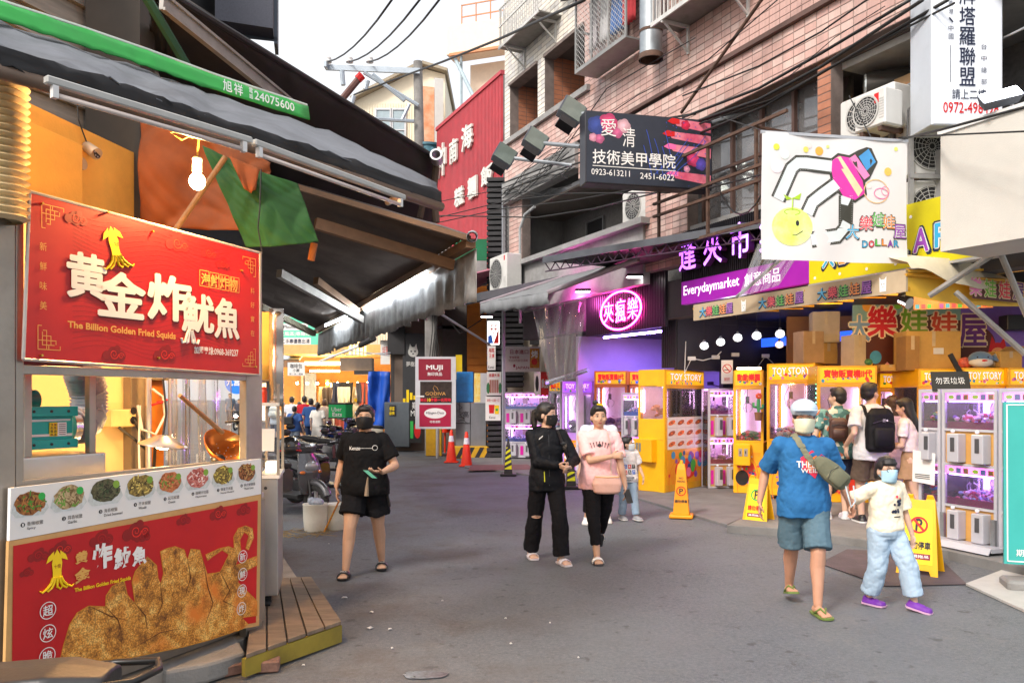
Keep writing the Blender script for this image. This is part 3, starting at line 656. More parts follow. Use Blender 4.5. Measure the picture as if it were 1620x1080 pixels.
for i in range(n+1):
 t=i/n;a=K.lerp(Kf,t);b=Kn.lerp(KnF,t);up=.02 if i%2 else-.02
 for j in range(9):p=a.lerp(b,j/8);rows.append(p+V((0,0,up+.03*mn.noise((t*9,j*.6,3)))))
mb.add(rows,[(i*9+j,i*9+j+1,(i+1)*9+j+1,(i+1)*9+j) for i in range(n) for j in range(8)])
o=mb.build('corrugated_sheet',mat('canopy_sheet',(.125,.10,.085),.42,.35,.3,1.5,dirt=.4),cc);o.modifiers.new('s','SOLIDIFY').thickness=.004
m_cb=mat('canopy_beam',(.23,.13,.07),.6,.1,.25,3,dirt=.3)
mb=MB();f_=frame(K+V((0,0,-.10)),Kf-K);l=(Kf-K).length;mb=MB(f_);mb.box(0,-.06,-.05,l,.06,.06);mb.build('edge_beam',m_cb,cc)
mb=MB();mb.lathe([(.06,0),(.07,.02),(.065,.2),(.05,.2),(.045,.0)],14,Matrix.Translation(K+V((.02,-.15,-.05)))@Matrix.Rotation(R(-75),4,'X'));mb.build('pipe_end',m_alu,cc)
def beamCC(a,b,w,h,mt):
 f_=frame(a,b-a);l=(b-a).length;mb=MB(f_);mb.box(0,-w/2,-h,l,w/2,0);mb.build('rafter',mt,cc)
beamCC(PY(718,412,10.2),PY(500,345,9.3),.09,.13,m_cb)
beamCC(K+V((0,-.02,-.02)),Kn+V((0,-.02,-.02)),.05,.06,m_cb)
for(p,q,Y1,Y2,mt) in[((572,502),(442,428),15.2,12.5,mat('rafter_cream',(.42,.40,.36),.5,.2,dirt=.3)),((566,490),(500,440),15.6,14,m_cb),((497,525),(413,482),20.5,17.5,mat('rafter_tan',(.33,.29,.2),.6,.1,dirt=.3))]:
 a=PY(*p,Y1);b=PY(*q,Y2);f_=frame(a,b-a);mb=MB(f_);mb.box(0,-.05,-.11,(b-a).length,.05,0.02);mb.build('rafter',mt,cc)
mb=MB();n=110;vs=[]
for i in range(n+1):
 t=i/n;a=K.lerp(Kf,t)+V((.07,0,-.16));hgt=.62+.12*mn.noise((i*.35,2,2))
 for j in range(6):p=a+V((.05*math.sin(i*1.7)*(j/5)*.8,.04*mn.noise((i*.8,j*.5,1)),-hgt*j/5));vs.append(p)
mb.add(vs,[(i*6+j,i*6+j+1,(i+1)*6+j+1,(i+1)*6+j) for i in range(n) for j in range(5)])
o=mb.build('valance',mat('dirty_film',(.30,.30,.30),.5,0,.5,3,dirt=.7),cc,smooth=True);o.modifiers.new('s','SOLIDIFY').thickness=.004
m_tube=glow('tube_lit',(.85,.93,1),30)
for(p,q,lb) in[((674,433),(621,463),'lit white tube light nearest the street end of the corrugated canopy'),((617,465),(577,490),'lit white tube light in the middle of the corrugated canopy edge'),((548,501),(515,515),'lit white tube light farthest along the corrugated canopy edge')]:
 def onE(u,v):
  a=V((0,0,H));d=ray(u,v);z=3.42;return a+d*((z-H)/d.z)
 a=onE(*p);b=onE(*q);t=thing('tube_light',lb,'tube light',a,world=True,group='lit tubes under the corrugated canopy')
 mb=MB();mb.cyl(a,b,.022,n=10);mb.build('tube',m_tube,t,smooth=True)
 mb=MB();mb.cyl(a+V((0,0,.05)),b+V((0,0,.05)),.028,n=6);mb.build('batten',m_white,t)
sd_=thing('house','weathered grey boarded upper wall of the house at the top left','building',PY(150,0,7.6),world=True)
hf=frame(PY(-60,60,6.4)-V((0,0,1.2)),PY(262,40,8.4)-PY(-60,60,6.4)-V((0,0,PY(262,40,8.4).z-PY(-60,60,6.4).z)))
m_bd=mat('grey_board',(.24,.215,.19),.85,0,.3,4,.3,30,stretch=(.3,.3,3))
mb=MB(hf);mb.box(-1.5,.06,-1,3.4,.3,4.2);mb.build('wall',m_dark,sd_)
for k in range(10):
 mb=MB(hf);z=0.3+k*.24;mb.add([(-1.4,.0,z),(3.2,.0,z),(3.2,.05,z+.235),(-1.4,.05,z+.235),(-1.4,.06,z),(3.2,.06,z)],[(0,1,2,3),(4,5,1,0)]);mb.build('board',m_bd,sd_)
pq=thing('screen_box','dark mesh covered box jutting from the house at the top, against the sky','box',PY(390,40,9),world=True)
f_=frame(PY(345,50,9.2),(1,.25,0));mb=MB(f_);mb.slab([(0,0,0),(.62,0,-.03),(.62,0,1.2),(0,0,1.2)],-.3);mb.build('mesh_panel',mat('mesh_blue',(.07,.075,.10),.7,0,.2,60),pq)
mb=MB(f_)
for k in range(24):mb.box(.02,-.01,.0+k*.05,.6,.0,.012+k*.05)
mb.box(-.02,-.02,-.05,.66,0,.0);mb.box(.62,-.02,-.08,.66,.3,1.2);mb.build('frame',mat('frame_steelblue',(.10,.12,.15),.5,.4),pq)
hs=thing('stall_house','cream rendered house wall lit warm behind the fried squid stall','building',PY(110,400,6.2),world=True)
wa=PY(-190,400,4.9);wb=PY(212,400,7.3);wa.z=wb.z=0;wf=frame(wa,wb-wa);WL=(wb-wa).length
m_crw=mat('cream_render',S('e8aa4a'),.85,0,.08,2,.2,50,dirt=.25)
dx0,dz0=LP(wf,-40,600);dx1,dz1=LP(wf,114,255);dzt=2.95
mb=MB(wf);mb.box(-1.5,0,0,dx0,.2,3.9);mb.box(dx1,0,0,WL,.2,3.9);mb.box(dx0,0,dzt,dx1,.2,3.9);mb.build('wall',m_crw,hs)
mb=MB(wf);mb.box(dx0,-.14,dzt-.02,dx1-.05,-.002,dzt+.75);mb.build('shutter_box',m_crw,hs,bevel=.01)
mb=MB(wf);mb.box(dx0,.1,0,dx1,.14,dzt);mb.build('door_panel',mat('ochre_panel',S('a8842c'),.7,0,.15,3,dirt=.3),hs)
mb=MB(wf)
for k in range(6):mb.box(dx0,.07,.5+k*.42,dx1-.08,.10,.9+k*.42)
mb.build('shutter_slat',mat('shutter_ochre',S('b8953c'),.5,.2,.1,4),hs)
mb=MB(wf);mb.box(dx1-.08,.0,0,dx1-.003,.1,dzt-.03);mb.box(dx0,.02,dzt-.25,dx1-.08,.06,dzt-.03);mb.build('door_frame',mat('frame_dk',(.09,.07,.05),.6),hs)
mb=MB(wf);mb.box(WL,-.06,0,WL+.22,.5,6);mb.build('corner_post',mat('post_dirty',(.06,.055,.05),.8,dirt=.5),hs)
mb=MB(wf);mb.box(WL+.05,-.1,2.4,WL+.1,-.06,3.9);mb.build('green_trim',m_gr,hs)
cx_,cz_=LP(wf,155,240,-.15);t=thing('security_camera','white dome security camera fixed on the cream wall','camera',wf@V((cx_,-.1,cz_)),world=True)
mb=MB(wf);mb.cyl((cx_+.03,-.02,cz_+.06),(cx_,-.14,cz_-.02),.045,.05,14);mb.lathe([(0,0),(.05,0),(.05,.03),(0,.03)],14,Matrix.Translation((cx_-.02,-.0,cz_-.1))@Matrix.Rotation(R(90),4,'X'));mb.build('body',mat('cam_beige',(.45,.33,.22),.5),t,smooth='auto')
mb=MB(wf);mb.disc(cx_-.005,cz_-.015,.042,-.145,16);mb.build('lens',m_black,t);mb=MB(wf)
for k in range(6):mb.disc(cx_-.005+.028*math.cos(k),cz_-.015+.028*math.sin(k),.008,-.147,8)
mb.build('led',m_alu,t)
mb=MB(wf);mb.tube([(cx_+.02,-.04,cz_+.06),(cx_-.08,-.03,cz_+.25),(cx_-.1,-.02,cz_+.6)],.006,6);mb.build('wire',m_cable,t)
m_tor=mat('tarp_orange',S('84400f'),.85,0,.25,2,.2,12,dirt=.5);m_tgr=mat('tarp_green',S('184a16'),.8,0,.3,2,.2,12,dirt=.6)
def tarp(name,label,top,bot,mt,seed,n=60,m=40,amp=.06):
 vs=[]
 def at(pl,t):
  k=t*(len(pl)-1);i=min(int(k),len(pl)-2);return pl[i].lerp(pl[i+1],k-i)
 for j in range(m+1):
  for i in range(n+1):
   a=at(top,i/n);b=at(bot,i/n);p=a.lerp(b,j/m)
   a_,b_=i/n,j/m;q=.5*math.sin(a_*9+b_*3+seed)-1.4*abs(mn.noise((a_*3+b_*2.5,b_*1.2-a_*.8,seed)))-.5*abs(mn.noise((a_*6-b_*5,b_*2+a_,seed+4)));p+=V((0,1,0))*amp*q;vs.append(p)
 mb=MB();mb.add(vs,[(j*(n+1)+i,j*(n+1)+i+1,(j+1)*(n+1)+i+1,(j+1)*(n+1)+i) for j in range(m) for i in range(n)])
 o=mb.build(name,mt,smooth=True);o.modifiers.new('s','SOLIDIFY').thickness=.004;return tag(o,label,'tarpaulin')
tarp('tarpaulin','orange tarpaulin hung behind the bare bulb',[PY(222,170,7.0),PY(300,190,7.0),PY(360,220,7.0),PY(430,260,7.1)],[PY(226,358,7.0),PY(290,362,7.0),PY(385,368,7.0),PY(430,310,7.1)],m_tor,2)
tarp('tarpaulin','green tarpaulin draped in a point beside the orange one',[PY(322,232,6.5),PY(365,252,6.5),PY(400,270,6.5),PY(470,290,6.6)],[PY(388,390,6.4),PY(430,392,6.3),PY(470,386,6.3),PY(506,384,6.5)],m_tgr,5,amp=.05)
tarp('tarpaulin','little orange tarpaulin scrap hanging over the green one',[PY(362,246,6.35),PY(380,255,6.35),PY(412,268,6.35)],[PY(388,300,6.3),PY(398,306,6.3),PY(404,300,6.3)],m_tor,8,12,8,.02)
for i,(a,b,r_,mt,lb) in enumerate([(PY(357,248,6.2),PY(276,366,6.2),.022,mat('bamboo',(.22,.12,.05),.6,0,.2,20),'bamboo pole slanting across the orange tarpaulin'),(PY(497,385,6.6),PY(492,412,6.6),.03,mat('rusty_tip',(.35,.12,.03),.8),'rusty bracket end hanging below the green tarpaulin')]):
 mb=MB();mb.cyl(a,b,r_);tag(mb.build('pole' if i==0 else 'bracket',mt),lb,'pole' if i==0 else 'bracket')
mb=MB();mb.tube([PY(413,268,6.2),PY(411,330,6.2),PY(408,360,6.2),PY(415,401,6.2)],.006,6);tag(mb.build('rope',m_cable),'dark rope hanging in front of the green tarpaulin','rope')
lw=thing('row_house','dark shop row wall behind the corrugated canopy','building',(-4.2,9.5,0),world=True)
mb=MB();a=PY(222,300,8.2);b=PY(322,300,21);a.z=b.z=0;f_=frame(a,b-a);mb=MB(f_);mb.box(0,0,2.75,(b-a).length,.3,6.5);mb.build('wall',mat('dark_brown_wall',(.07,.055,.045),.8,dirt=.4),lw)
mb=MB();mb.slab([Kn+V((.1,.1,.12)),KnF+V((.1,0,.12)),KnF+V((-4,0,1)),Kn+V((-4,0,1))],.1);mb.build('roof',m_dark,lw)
pd=thing('flexible_duct','warm lit pleated duct rising at the left edge of the photo','duct',PY(8,300,3.62),world=True)
mb=MB(Matrix.Translation(PY(2,350,3.62)));prof=[]
for k in range(44):prof+=[(.115 if k%2 else.085,k*.0165)]
mb.lathe(prof,28);mb.build('pleats',mat('duct_cloth',S('d8c49a'),.7,0,.15,6,.2,30),pd)
#   FRIED SQUID STALL
SP=V((-2.31,3.8,0));sf=frame(SP,(.65,1.44,0));SL=1.58
st=thing('food_stall','steel framed fried squid stall with posts, counter and turquoise blower','food stall',SP+V((0,0,.11)),world=True)
m_post=mat('stall_post',(.33,.30,.26),.38,.7,.15,3,dirt=.3)
def sbox(name,mt,*bx,bevel=0,parent=st,smooth=False):
 mb=MB(sf)
 for b in bx:mb.box(*b)
 return mb.build(name,mt,parent,bevel=bevel)
xl,_=LP(sf,6,600);xr,_=LP(sf,44,600)
sbox('post',m_post,(-.14,.0,.11,-.06,.08,2.72),bevel=.004);sbox('post',m_post,(-.052,.01,.11,-.012,.05,2.7),bevel=.004)
x1,_=LP(sf,386,640,.03);x2,_=LP(sf,411,640,.03)
sbox('post',m_post,(x1,.01,.11,x2,.07,2.62),bevel=.004)
sbox('rail',m_post,(-.02,.012,1.765,x1,.05,1.81),(-.02,.012,1.21,x1,.05,1.26),bevel=.003)
sbox('beam',mat('purple_black',(.03,.02,.045),.5),(-.1,.3,1.80,.52,.6,1.87),(-.02,.28,1.875,.5,.6,1.89))
def lp(u,v,y):a,b=LP(sf,u,v,y);return a,y,b
x,_,z=lp(27,712,.35);x2_,_,z2=lp(168,712,.35)
a0=LP(sf,30,770,.3);a1=LP(sf,168,715,.3)
sbox('steel_box',m_steel,(a0[0],.3,1.0,a1[0],.75,a1[1]),bevel=.01)
sbox('counter',m_steel,(-.05,.07,.98,1.7,.28,1.02),(a1[0]+.02,.29,.98,1.75,1.1,1.02),bevel=.004)
sbox('cabinet',m_post,(-.05,.08,.13,1.72,.9,.97))
for u_ in(43,145):
 xa,_=LP(sf,u_,650,.33);sbox('upright',m_post,(xa-.02,.32,a1[1],xa+.02,.36,1.80),bevel=.003)
bl=thing('blower','turquoise painted blower with motor on the steel box in the stall','blower',sf@V((.2,.5,a1[1])),world=True)
b0=LP(sf,-20,706,.42);b1=LP(sf,118,652,.42);m_tq=mat('turquoise_paint',S('14a39c'),.4,0,.12,4,dirt=.15)
mb=MB(sf);mb.rbox(b0[0],.42,b0[1],b1[0],.8,b1[1],.012);mb.build('housing',m_tq,bl)
mb=MB(sf);mb.box(b0[0],.39,b1[1]-.02,b1[0]+.0,.42,b1[1]+.035);mb.box(b0[0],.39,b0[1]-.03,b1[0],.42,b0[1]+.02);mb.build('flange',m_tq,bl,bevel=.003)
mb=MB(sf)
for k in range(6):
 for z in(b1[1]+.008,b0[1]-.005):xx=b1[0]-.06-k*.1;mb.cyl((xx,.386,z),(xx,.394,z),.008,n=8)
mb.build('bolt',m_dark,bl)
mb=MB(sf);mb.quad((b0[0],.414,b1[1]-.05),(b1[0]-.03,.414,b1[1]-.045),(b1[0]-.03,.414,b1[1]-.035),(b0[0],.414,b1[1]-.036));mb.quad((b0[0],.414,b0[1]+.04),(b1[0]-.02,.414,b0[1]+.035),(b1[0]-.02,.414,b0[1]+.05),(b0[0],.414,b0[1]+.05));mb.build('scuff',m_white,bl)
cz=(b0[1]+b1[1])/2;mb=MB(sf);mb.cyl((b1[0],.6,cz),(b1[0]+.07,.6,cz),.115,.105,24);mb.build('outlet',m_tq,bl,smooth='auto')
mb=MB(sf);mb.cyl((b1[0]+.071,.6,cz),(b1[0]+.12,.6,cz),.107,.10,24);mb.build('collar',mat('chrome',(.7,.7,.68),.12,1),bl,smooth='auto')
q0=LP(sf,28,650,.5);q1=LP(sf,74,616,.5);mb=MB(sf);mb.cyl((q0[0]-.25,.6,(q0[1]+q1[1])/2),(q1[0],.6,(q0[1]+q1[1])/2),(q1[1]-q0[1])/2,n=20)
for k in range(12):a_=k*math.pi/6;rr=(q1[1]-q0[1])/2;mb.box(q1[0]-.14,.6+rr*math.cos(a_)-.004,(q0[1]+q1[1])/2+rr*math.sin(a_)-.004,q1[0]-.02,.6+rr*math.cos(a_)+.004,(q0[1]+q1[1])/2+rr*math.sin(a_)+.006)
mb.build('motor',mat('motor_green',S('137a74'),.45,0,.1),bl,smooth='auto')
p0=LP(sf,81,690,.40);mb=MB(sf);mb.m(m_yellow);mb.box(p0[0],.412,p0[1],p0[0]+.045,.418,p0[1]+.075);mb.m(m_wprint);mb.box(p0[0]+.048,.412,p0[1],p0[0]+.1,.418,p0[1]+.075);mb.m(m_ink)
for k in range(4):
 for j in range(2):mb.text('注意危險電源高溫'[k*2+j],p0[0]+.003+j*.02,p0[1]+.056-k*.018,p0[0]+.02+j*.02,p0[1]+.07-k*.018,.410,.01)
for k in range(6):mb.box(p0[0]+.055,.409,p0[1]+.008+k*.011,p0[0]+.092,.411,p0[1]+.011+k*.011)
mb.build('warning_label',None,bl)
fd=thing('flexible_duct','grey concertina duct curving up from the blower outlet','duct',sf@V((b1[0]+.12,.6,cz)),world=True)
path=[V((b1[0]+.12,.6,cz)),V((b1[0]+.2,.62,cz+.0)),V((b1[0]+.26,.64,cz+.08)),V((b1[0]+.26,.64,cz+.2)),V((b1[0]+.2,.62,cz+.32)),V((b1[0]+.15,.6,cz+.5)),V((b1[0]+.12,.6,cz+.7))]
pts=[];rr=[]
for i in range(len(path)-1):
 for k in range(12):
  pts.append(path[i].lerp(path[i+1],k/12));rr.append(.108 if k%2 else.092)
mb=MB(sf);mb.tube(pts,rr,24);mb.build('hose',mat('duct_grey',(.22,.25,.30),.6,.2,.2,8,.2,30),fd,smooth=True)
bs=thing('signboard','red fried squid signboard with big white characters over the stall window','sign',sf@V((.8,-.03,1.8)),world=True)
bp=[LP(sf,u,v,-.03) for u,v in((38,568),(411,593),(411,400),(48,303))]
m_redb=mat('sign_red',S('a80c10'),.42,0,.18,1.2,col2='c41416')
mb=MB(sf);mb.poly(bp,-.03,.02);mb.build('panel',m_redb,bs)
xa,xb=bp[0][0],bp[1][0];za,zb=bp[0][1],bp[2][1]
mb=MB(sf)
for p,q in((bp[0],bp[1]),(bp[1],bp[2]),(bp[2],bp[3]),(bp[3],bp[0])):mb.tube([(p[0],-.025,p[1]),(q[0],-.025,q[1])],.009,6)
mb.build('frame',mat('sign_edge',(.55,.5,.46),.4,.5),bs)
def pbox(u0,v1,u1,v0,y):a=LP(sf,u0,v1,y);b=LP(sf,u1,v0,y);return a[0],a[1],b[0],b[1]
m_dred=mat('dark_red_print',S('8c0c0e'),.5);m_mred=mat('mid_red_print',S('e02a1c'),.5)
def spiral(mb,x,z,r,w,y,sg=1,turns=1.6,ph=0):
 n=26;a=[];b=[]
 for i in range(n+1):
  t=i/n;q=ph+sg*t*turns*2*math.pi;rr=r*(1-.82*t);a.append((x+rr*math.cos(q),y,z+rr*math.sin(q)));b.append((x+(rr-w*(1-.5*t))*math.cos(q),y,z+(rr-w*(1-.5*t))*math.sin(q)))
 for i in range(n):mb.add([a[i],a[i+1],b[i+1],b[i]],[(0,1,2,3)])
def clouds(mb,seeds,y,s_=1.0):
 for(x,z,r,sg) in seeds:
  mb.m(m_dred);mb.disc(x,z,r*s_,y,18);mb.disc(x+r*1.1,z-r*.2,r*.7*s_,y-.0003,16);mb.disc(x-r*1.1,z-r*.25,r*.65*s_,y-.0006,16);mb.disc(x+r*.5,z+r*.7,r*.5*s_,y-.0009,14)
  mb.m(m_redb if sg>0 else m_mred);spiral(mb,x,z,r*.75,r*.14,y-.0014,sg)
  spiral(mb,x+r*1.1,z-r*.2,r*.5,r*.12,y-.0014,-sg)
mb=MB(sf)
cl=[]
for(u,v,r) in[(245,365,.05),(280,385,.06),(330,400,.045),(352,418,.04),(120,345,.045),(90,330,.03),(180,560,.05),(215,575,.05),(150,572,.04),(260,560,.055),(300,578,.045),(340,575,.05),(375,588,.035),(120,565,.03)]:
 a=LP(sf,u,v,-.03)
 if za+r*.8<a[1]<zb-r*.8:cl.append((a[0],a[1],r*.8,1 if u%2 else-1))
clouds(mb,cl,-.0315)
mb.m(m_dred)
for k in range(30):
 z0=za+.06+k*.024;pr=None
 for i in range(19):
  x=xa+.25+i*.06;z=z0+.03*math.sin(i*.55+k*.12)
  if pr and za+.02<z<zb-.02-(x-xa)*.0:mb.add([(pr[0],-.0308,pr[1]),(x,-.0308,z),(x,-.0308,z+.0022),(pr[0],-.0308,pr[1]+.0022)],[(0,1,2,3)])
  pr=(x,z)
mb.build('cloud_pattern',None,bs)
mb=MB(sf);mb.m(mat('letter_shadow',S('5a0808'),.5))
big=[('黄',104,477,168,398),('金',150,507,230,428),('炸',232,512,302,433),('魷',286,530,338,462),('魚',338,540,378,470)]
for ch,u0,v1,u1,v0 in big:
 a=LP(sf,u0,(v0+v1)/2+(v1-v0)/2*1.0,-.03);x0,z0,x1,z1=pbox(u0,v1,u1,v0,-.03)
 mid0=LP(sf,(u0+u1)/2,v1-4,-.03)[1];mid1=LP(sf,(u0+u1)/2,v0+2,-.03)[1]
 mb.text(ch,x0+.006,mid0-.008,x1+.006,mid1-.008,-.0335,.04)
mb.m(m_wprint)
for ch,u0,v1,u1,v0 in big:
 x0,z0,x1,z1=pbox(u0,v1,u1,v0,-.03);mid0=LP(sf,(u0+u1)/2,v1-4,-.03)[1];mid1=LP(sf,(u0+u1)/2,v0+2,-.03)[1]
 mb.text(ch,x0,mid0,x1,mid1,-.035,.038)
for dx_,sg in((-.03,-1),(-.012,-1),(.012,1),(.03,1)):
 x0=LP(sf,300,530,-.03)[0];z0=LP(sf,300,528,-.03)[1]
 mb.tube([(x0+dx_*.5,-.035,z0+.02),(x0+dx_,-.035,z0-.02),(x0+dx_*1.3,-.035,z0-.05),(x0+dx_*1.9,-.035,z0-.055),(x0+dx_*2.2,-.035,z0-.03)],.007,6)
mb.build('lettering',None,bs)
mb=MB(sf);mb.m(m_gold)
def fit(s_,u0,u1,vA,vB,vC,vD,y=-.034,off=.02,mbx=None,fr=sf):
 """text whose left edge spans vA(top)-vB(bottom) and right edge vC-vD"""
 a=LP(fr,u0,vB,y);b=LP(fr,u0,vA,y);c=LP(fr,u1,vD,y);d=LP(fr,u1,vC,y);g,fs,asp=glyphs(s_,off)
 (mbx or mb).add([((a[0]*(1-p)+c[0]*p),y,(a[1]*(1-p)+c[1]*p)*(1-q)+(b[1]*(1-p)+d[1]*p)*q) for p,q in g],fs)
fit('The Billion Golden Fried Squids',107,278,507,521,526,540,off=.03)
fit('海鮮炸物',318,376,431,450,440,462,off=.02)
for i in range(4):
 u0=315.5+i*16;a=LP(sf,u0,452+i*3,-.034);b=LP(sf,u0+15,429+i*3.6,-.034)
 for(p,q,r_,s_) in((a[0],a[1],b[0],a[1]+.004),(a[0],b[1]-.004,b[0],b[1]),(a[0],a[1],a[0]+.004,b[1]),(b[0]-.004,a[1],b[0],b[1])):mb.quad((p,-.0345,q),(r_,-.0345,q),(r_,-.0345,s_),(p,-.0345,s_))
for i,c in enumerate('新鮮味美'):a=LP(sf,68.5,390+i*31,-.034);mb.text(c,a[0]-.018,a[1]-.02,a[0]+.018,a[1]+.02,-.034)
for i,c in enumerate('料好實在'):a=LP(sf,399.5,460+i*22.3,-.034);mb.text(c,a[0]-.017,a[1]-.019,a[0]+.017,a[1]+.019,-.034)
def fret(mb,x,z,sx,sz,s_,y=-.0345):
 w=.0035
 def seg(a,b,c,d):
  a,c=x+sx*a*s_,x+sx*c*s_;b,d=z+sz*b*s_,z+sz*d*s_
  mb.quad((min(a,c)-w/2,y,min(b,d)-w/2),(max(a,c)+w/2,y,min(b,d)-w/2),(max(a,c)+w/2,y,max(b,d)+w/2),(min(a,c)-w/2,y,max(b,d)+w/2))
 for q in[(0,0,5.2,0),(0,0,0,5.2),(1,1,3.8,1),(1,1,1,3.8),(0,2,4.2,2),(2,0,2,4.2),(3,1,3,3),(1,3,3,3),(2.5,0,2.5,1),(0,5.2,.8,5.2),(5.2,0,5.2,.8),(4.2,2,4.2,1.2),(2,4.2,1.2,4.2)]:seg(*q)
for(u,v,sx,sz) in((60,552,1,1),(66,322,1,-1),(404,580,-1,1),(404,410,-1,-1)):
 a=LP(sf,u,v,-.034);fret(mb,a[0],a[1],sx,sz,.022)
mb.build('gold_print',None,bs)
mb=MB(sf);mb.m(m_wprint);fit('加盟專線:0968-369237',307,377,547,559,551,565,off=.02);mb.build('phone_number',None,bs)
def squid(mb,cx,cz,s_,y,tilt=0):
 mb.m(m_yellow)
 def T(pts):return[(cx+s_*(a*math.cos(tilt)-b*math.sin(tilt)),cz+s_*(a*math.sin(tilt)+b*math.cos(tilt))) for a,b in pts]
 mb.poly(T([(-.16,.1),(.16,.1),(.2,.45),(.14,.72),(0,.95),(-.14,.72),(-.2,.45)]),y)
 mb.poly(T([(-.13,.62),(-.42,.5),(-.34,.72),(-.12,.9)]),y-.0003);mb.poly(T([(.13,.62),(.42,.5),(.34,.72),(.12,.9)]),y-.0003)
 mb.poly(T([(-.17,-.12),(.17,-.12),(.17,.12),(-.17,.12)]),y-.0003)
 for k,a in enumerate((-.15,-.08,0,.08,.15)):
  sg=-1 if a<0 else 1
  pts=T([(a,-.05),(a*1.6,-.25),(a*2.6,-.4),(a*3+sg*.12,-.5),(a*3+sg*.22,-.42)])
  mb.tube([(p,y-.0006,q) for p,q in pts],[s_*.05,s_*.05,s_*.045,s_*.035,s_*.015],6)
 mb.m(m_dred);p=T([(-.12,.3),(.12,.5)]);mb.text('十億',cx-s_*.13,cz+s_*.27,cx+s_*.13,cz+s_*.42,y-.003)
mb=MB(sf);a=LP(sf,184,395,-.034);squid(mb,a[0],a[1]-.02,.15,-.034,.25);mb.build('squid_emblem',None,bs)
mb=MB(sf)
for(u,v) in((65,562),(66,322),(250,566),(404,580),(241,366),(382,428),(170,336)):
 a=LP(sf,u,v,-.034);mb.cyl((a[0],-.045,a[1]),(a[0],-.03,a[1]),.006,n=8)
mb.build('brass_pin',mat('brass',(.6,.4,.08),.3,.9),bs)
mbd=thing('menu_board','white menu strip with eight numbered dishes above the red squid poster','menu board',sf@V((.8,-.04,1.0)),world=True)
q_=[LP(sf,u,v,-.04) for u,v in((15,855),(413,781),(413,725),(17,772))]
mb=MB(sf);mb.poly(q_,-.04,.02);mb.build('panel',mat('board_white',(.78,.78,.77),.4,0,.03),mbd)
m_plate=mat('plate_print',S('c9d0cf'),.5,0,.2,30);
food=[('b5763c','5a3010'),('cdb58a','7a6238'),('6b6a4a','2c2a1c'),('a8924a','4a3c1c'),('d98a58','9a4a20'),('d8897c','a03a34'),('a08a40','50401a'),('a86a3c','4c2810')]
mb=MB(sf);caps=['香辣椒鹽','蒜香椒鹽','海苔椒鹽','芥末椒鹽','起司椒鹽','酸辣沙拉醬','蜂蜜芥末醬','泰式椒鹽醬'];en=['Spicy','Garlic','Dried Seaweed','Wasabi','Cheese','Mayonnaise','Honey Mustard','Thick Lime']
cu=[49,110,168,223,270,314,354,391];cv=[797,788,778,770,764,757,753,748];cw=[29,28,27,24,21,20,18,16]
r_=random.Random(3)
for i in range(8):
 a=LP(sf,cu[i],cv[i],-.045);rx=(LP(sf,cu[i]+cw[i],cv[i],-.045)[0]-a[0]);rz=rx*.62;y=-.0412
 mb.m(m_plate);mb.poly([(a[0]-rx*1.0,a[1]-rz*.55),(a[0]-rx*.75,a[1]-rz),(a[0]+rx*.7,a[1]-rz),(a[0]+rx*1.02,a[1]-rz*.45),(a[0]+rx*.8,a[1]+rz*.35),(a[0]-rx*.85,a[1]+rz*.35)],y)
 fm=mat('food_print_%d'%i,food[i][0],.6,col2=food[i][1],vs=55);mb.m(fm)
 mb.poly([(a[0]+rx*.78*math.cos(q)*(1+.15*r_.random()),a[1]+rz*.1+rz*.85*math.sin(q)*(1+.25*r_.random())) for q in[k*2*math.pi/22 for k in range(22)]],y-.0004)
 cols=[mat('fp_%d_%d'%(i,k),c,.6,var=.15) for k,c in enumerate([food[i][0],food[i][1],['4e8a2c','6aa03a','3c5030','e6d070','6a9a3a','f2e0dc','e8d468','c8a060'][i]])]
 for k in range(60):
  q=r_.random()*6.28;d=r_.random()**.6;x=a[0]+rx*.75*d*math.cos(q);z=a[1]+rz*.12+rz*.85*d*math.sin(q);an=r_.random()*3.1;l=.012*r_.uniform(.5,1.3);w_=.0035
  mb.m(cols[k%3]);dx,dz=math.cos(an),math.sin(an);mb.quad((x-dx*l+dz*w_,y-.0008-k*1e-5,z-dz*l-dx*w_),(x+dx*l+dz*w_,y-.0008-k*1e-5,z+dz*l-dx*w_),(x+dx*l-dz*w_,y-.0008-k*1e-5,z+dz*l+dx*w_),(x-dx*l-dz*w_,y-.0008-k*1e-5,z-dz*l+dx*w_))
 mb.m(m_green if i<2 else mat('lime_print',S('7fa83c'),.5));mb.disc(a[0]+rx*.6,a[1]+rz*.55,rx*.2,y-.0025,12)
mb.build('dish_picture',None,mbd)
mb=MB(sf);mb.m(m_ink)
for i in range(8):
 a=LP(sf,cu[i]+(-8 if i>0 else-12),cv[i]+cw[i]*1.0+4,-.045);s_=cw[i]/29;r0=.011*(.8+.2*s_)
 b=LP(sf,cu[i]+cw[i]*.9,cv[i]+cw[i]*.95,-.045)
 mb.m(m_ink);mb.disc(a[0],a[1],r0,-.0412,14);mb.m(m_wprint);mb.text(str(i+1),a[0]-r0*.35,a[1]-r0*.6,a[0]+r0*.35,a[1]+r0*.6,-.042)
 mb.m(m_ink);ln=len(caps[i])*.02;mb.text(caps[i],a[0]+.02,a[1]-.008,a[0]+.02+ln,a[1]+.012,-.042);mb.text(en[i],a[0]+.02,a[1]-.028,a[0]+.02+len(en[i])*.0085,a[1]-.014,-.042,.01)
mb.build('caption',None,mbd)
pp=thing('poster_board','red poster board with a huge golden fried squid picture below the menu strip','poster',sf@V((.8,-.04,.3)),world=True)
m_tan=mat('tan_edge',S('c79b62'),.5)
q_=[LP(sf,u,v,-.04) for u,v in((8,1066),(410,989),(413,781.5),(14,856))]
mb=MB(sf);mb.poly(q_,-.04,.02);mb.build('frame',m_tan,pp)
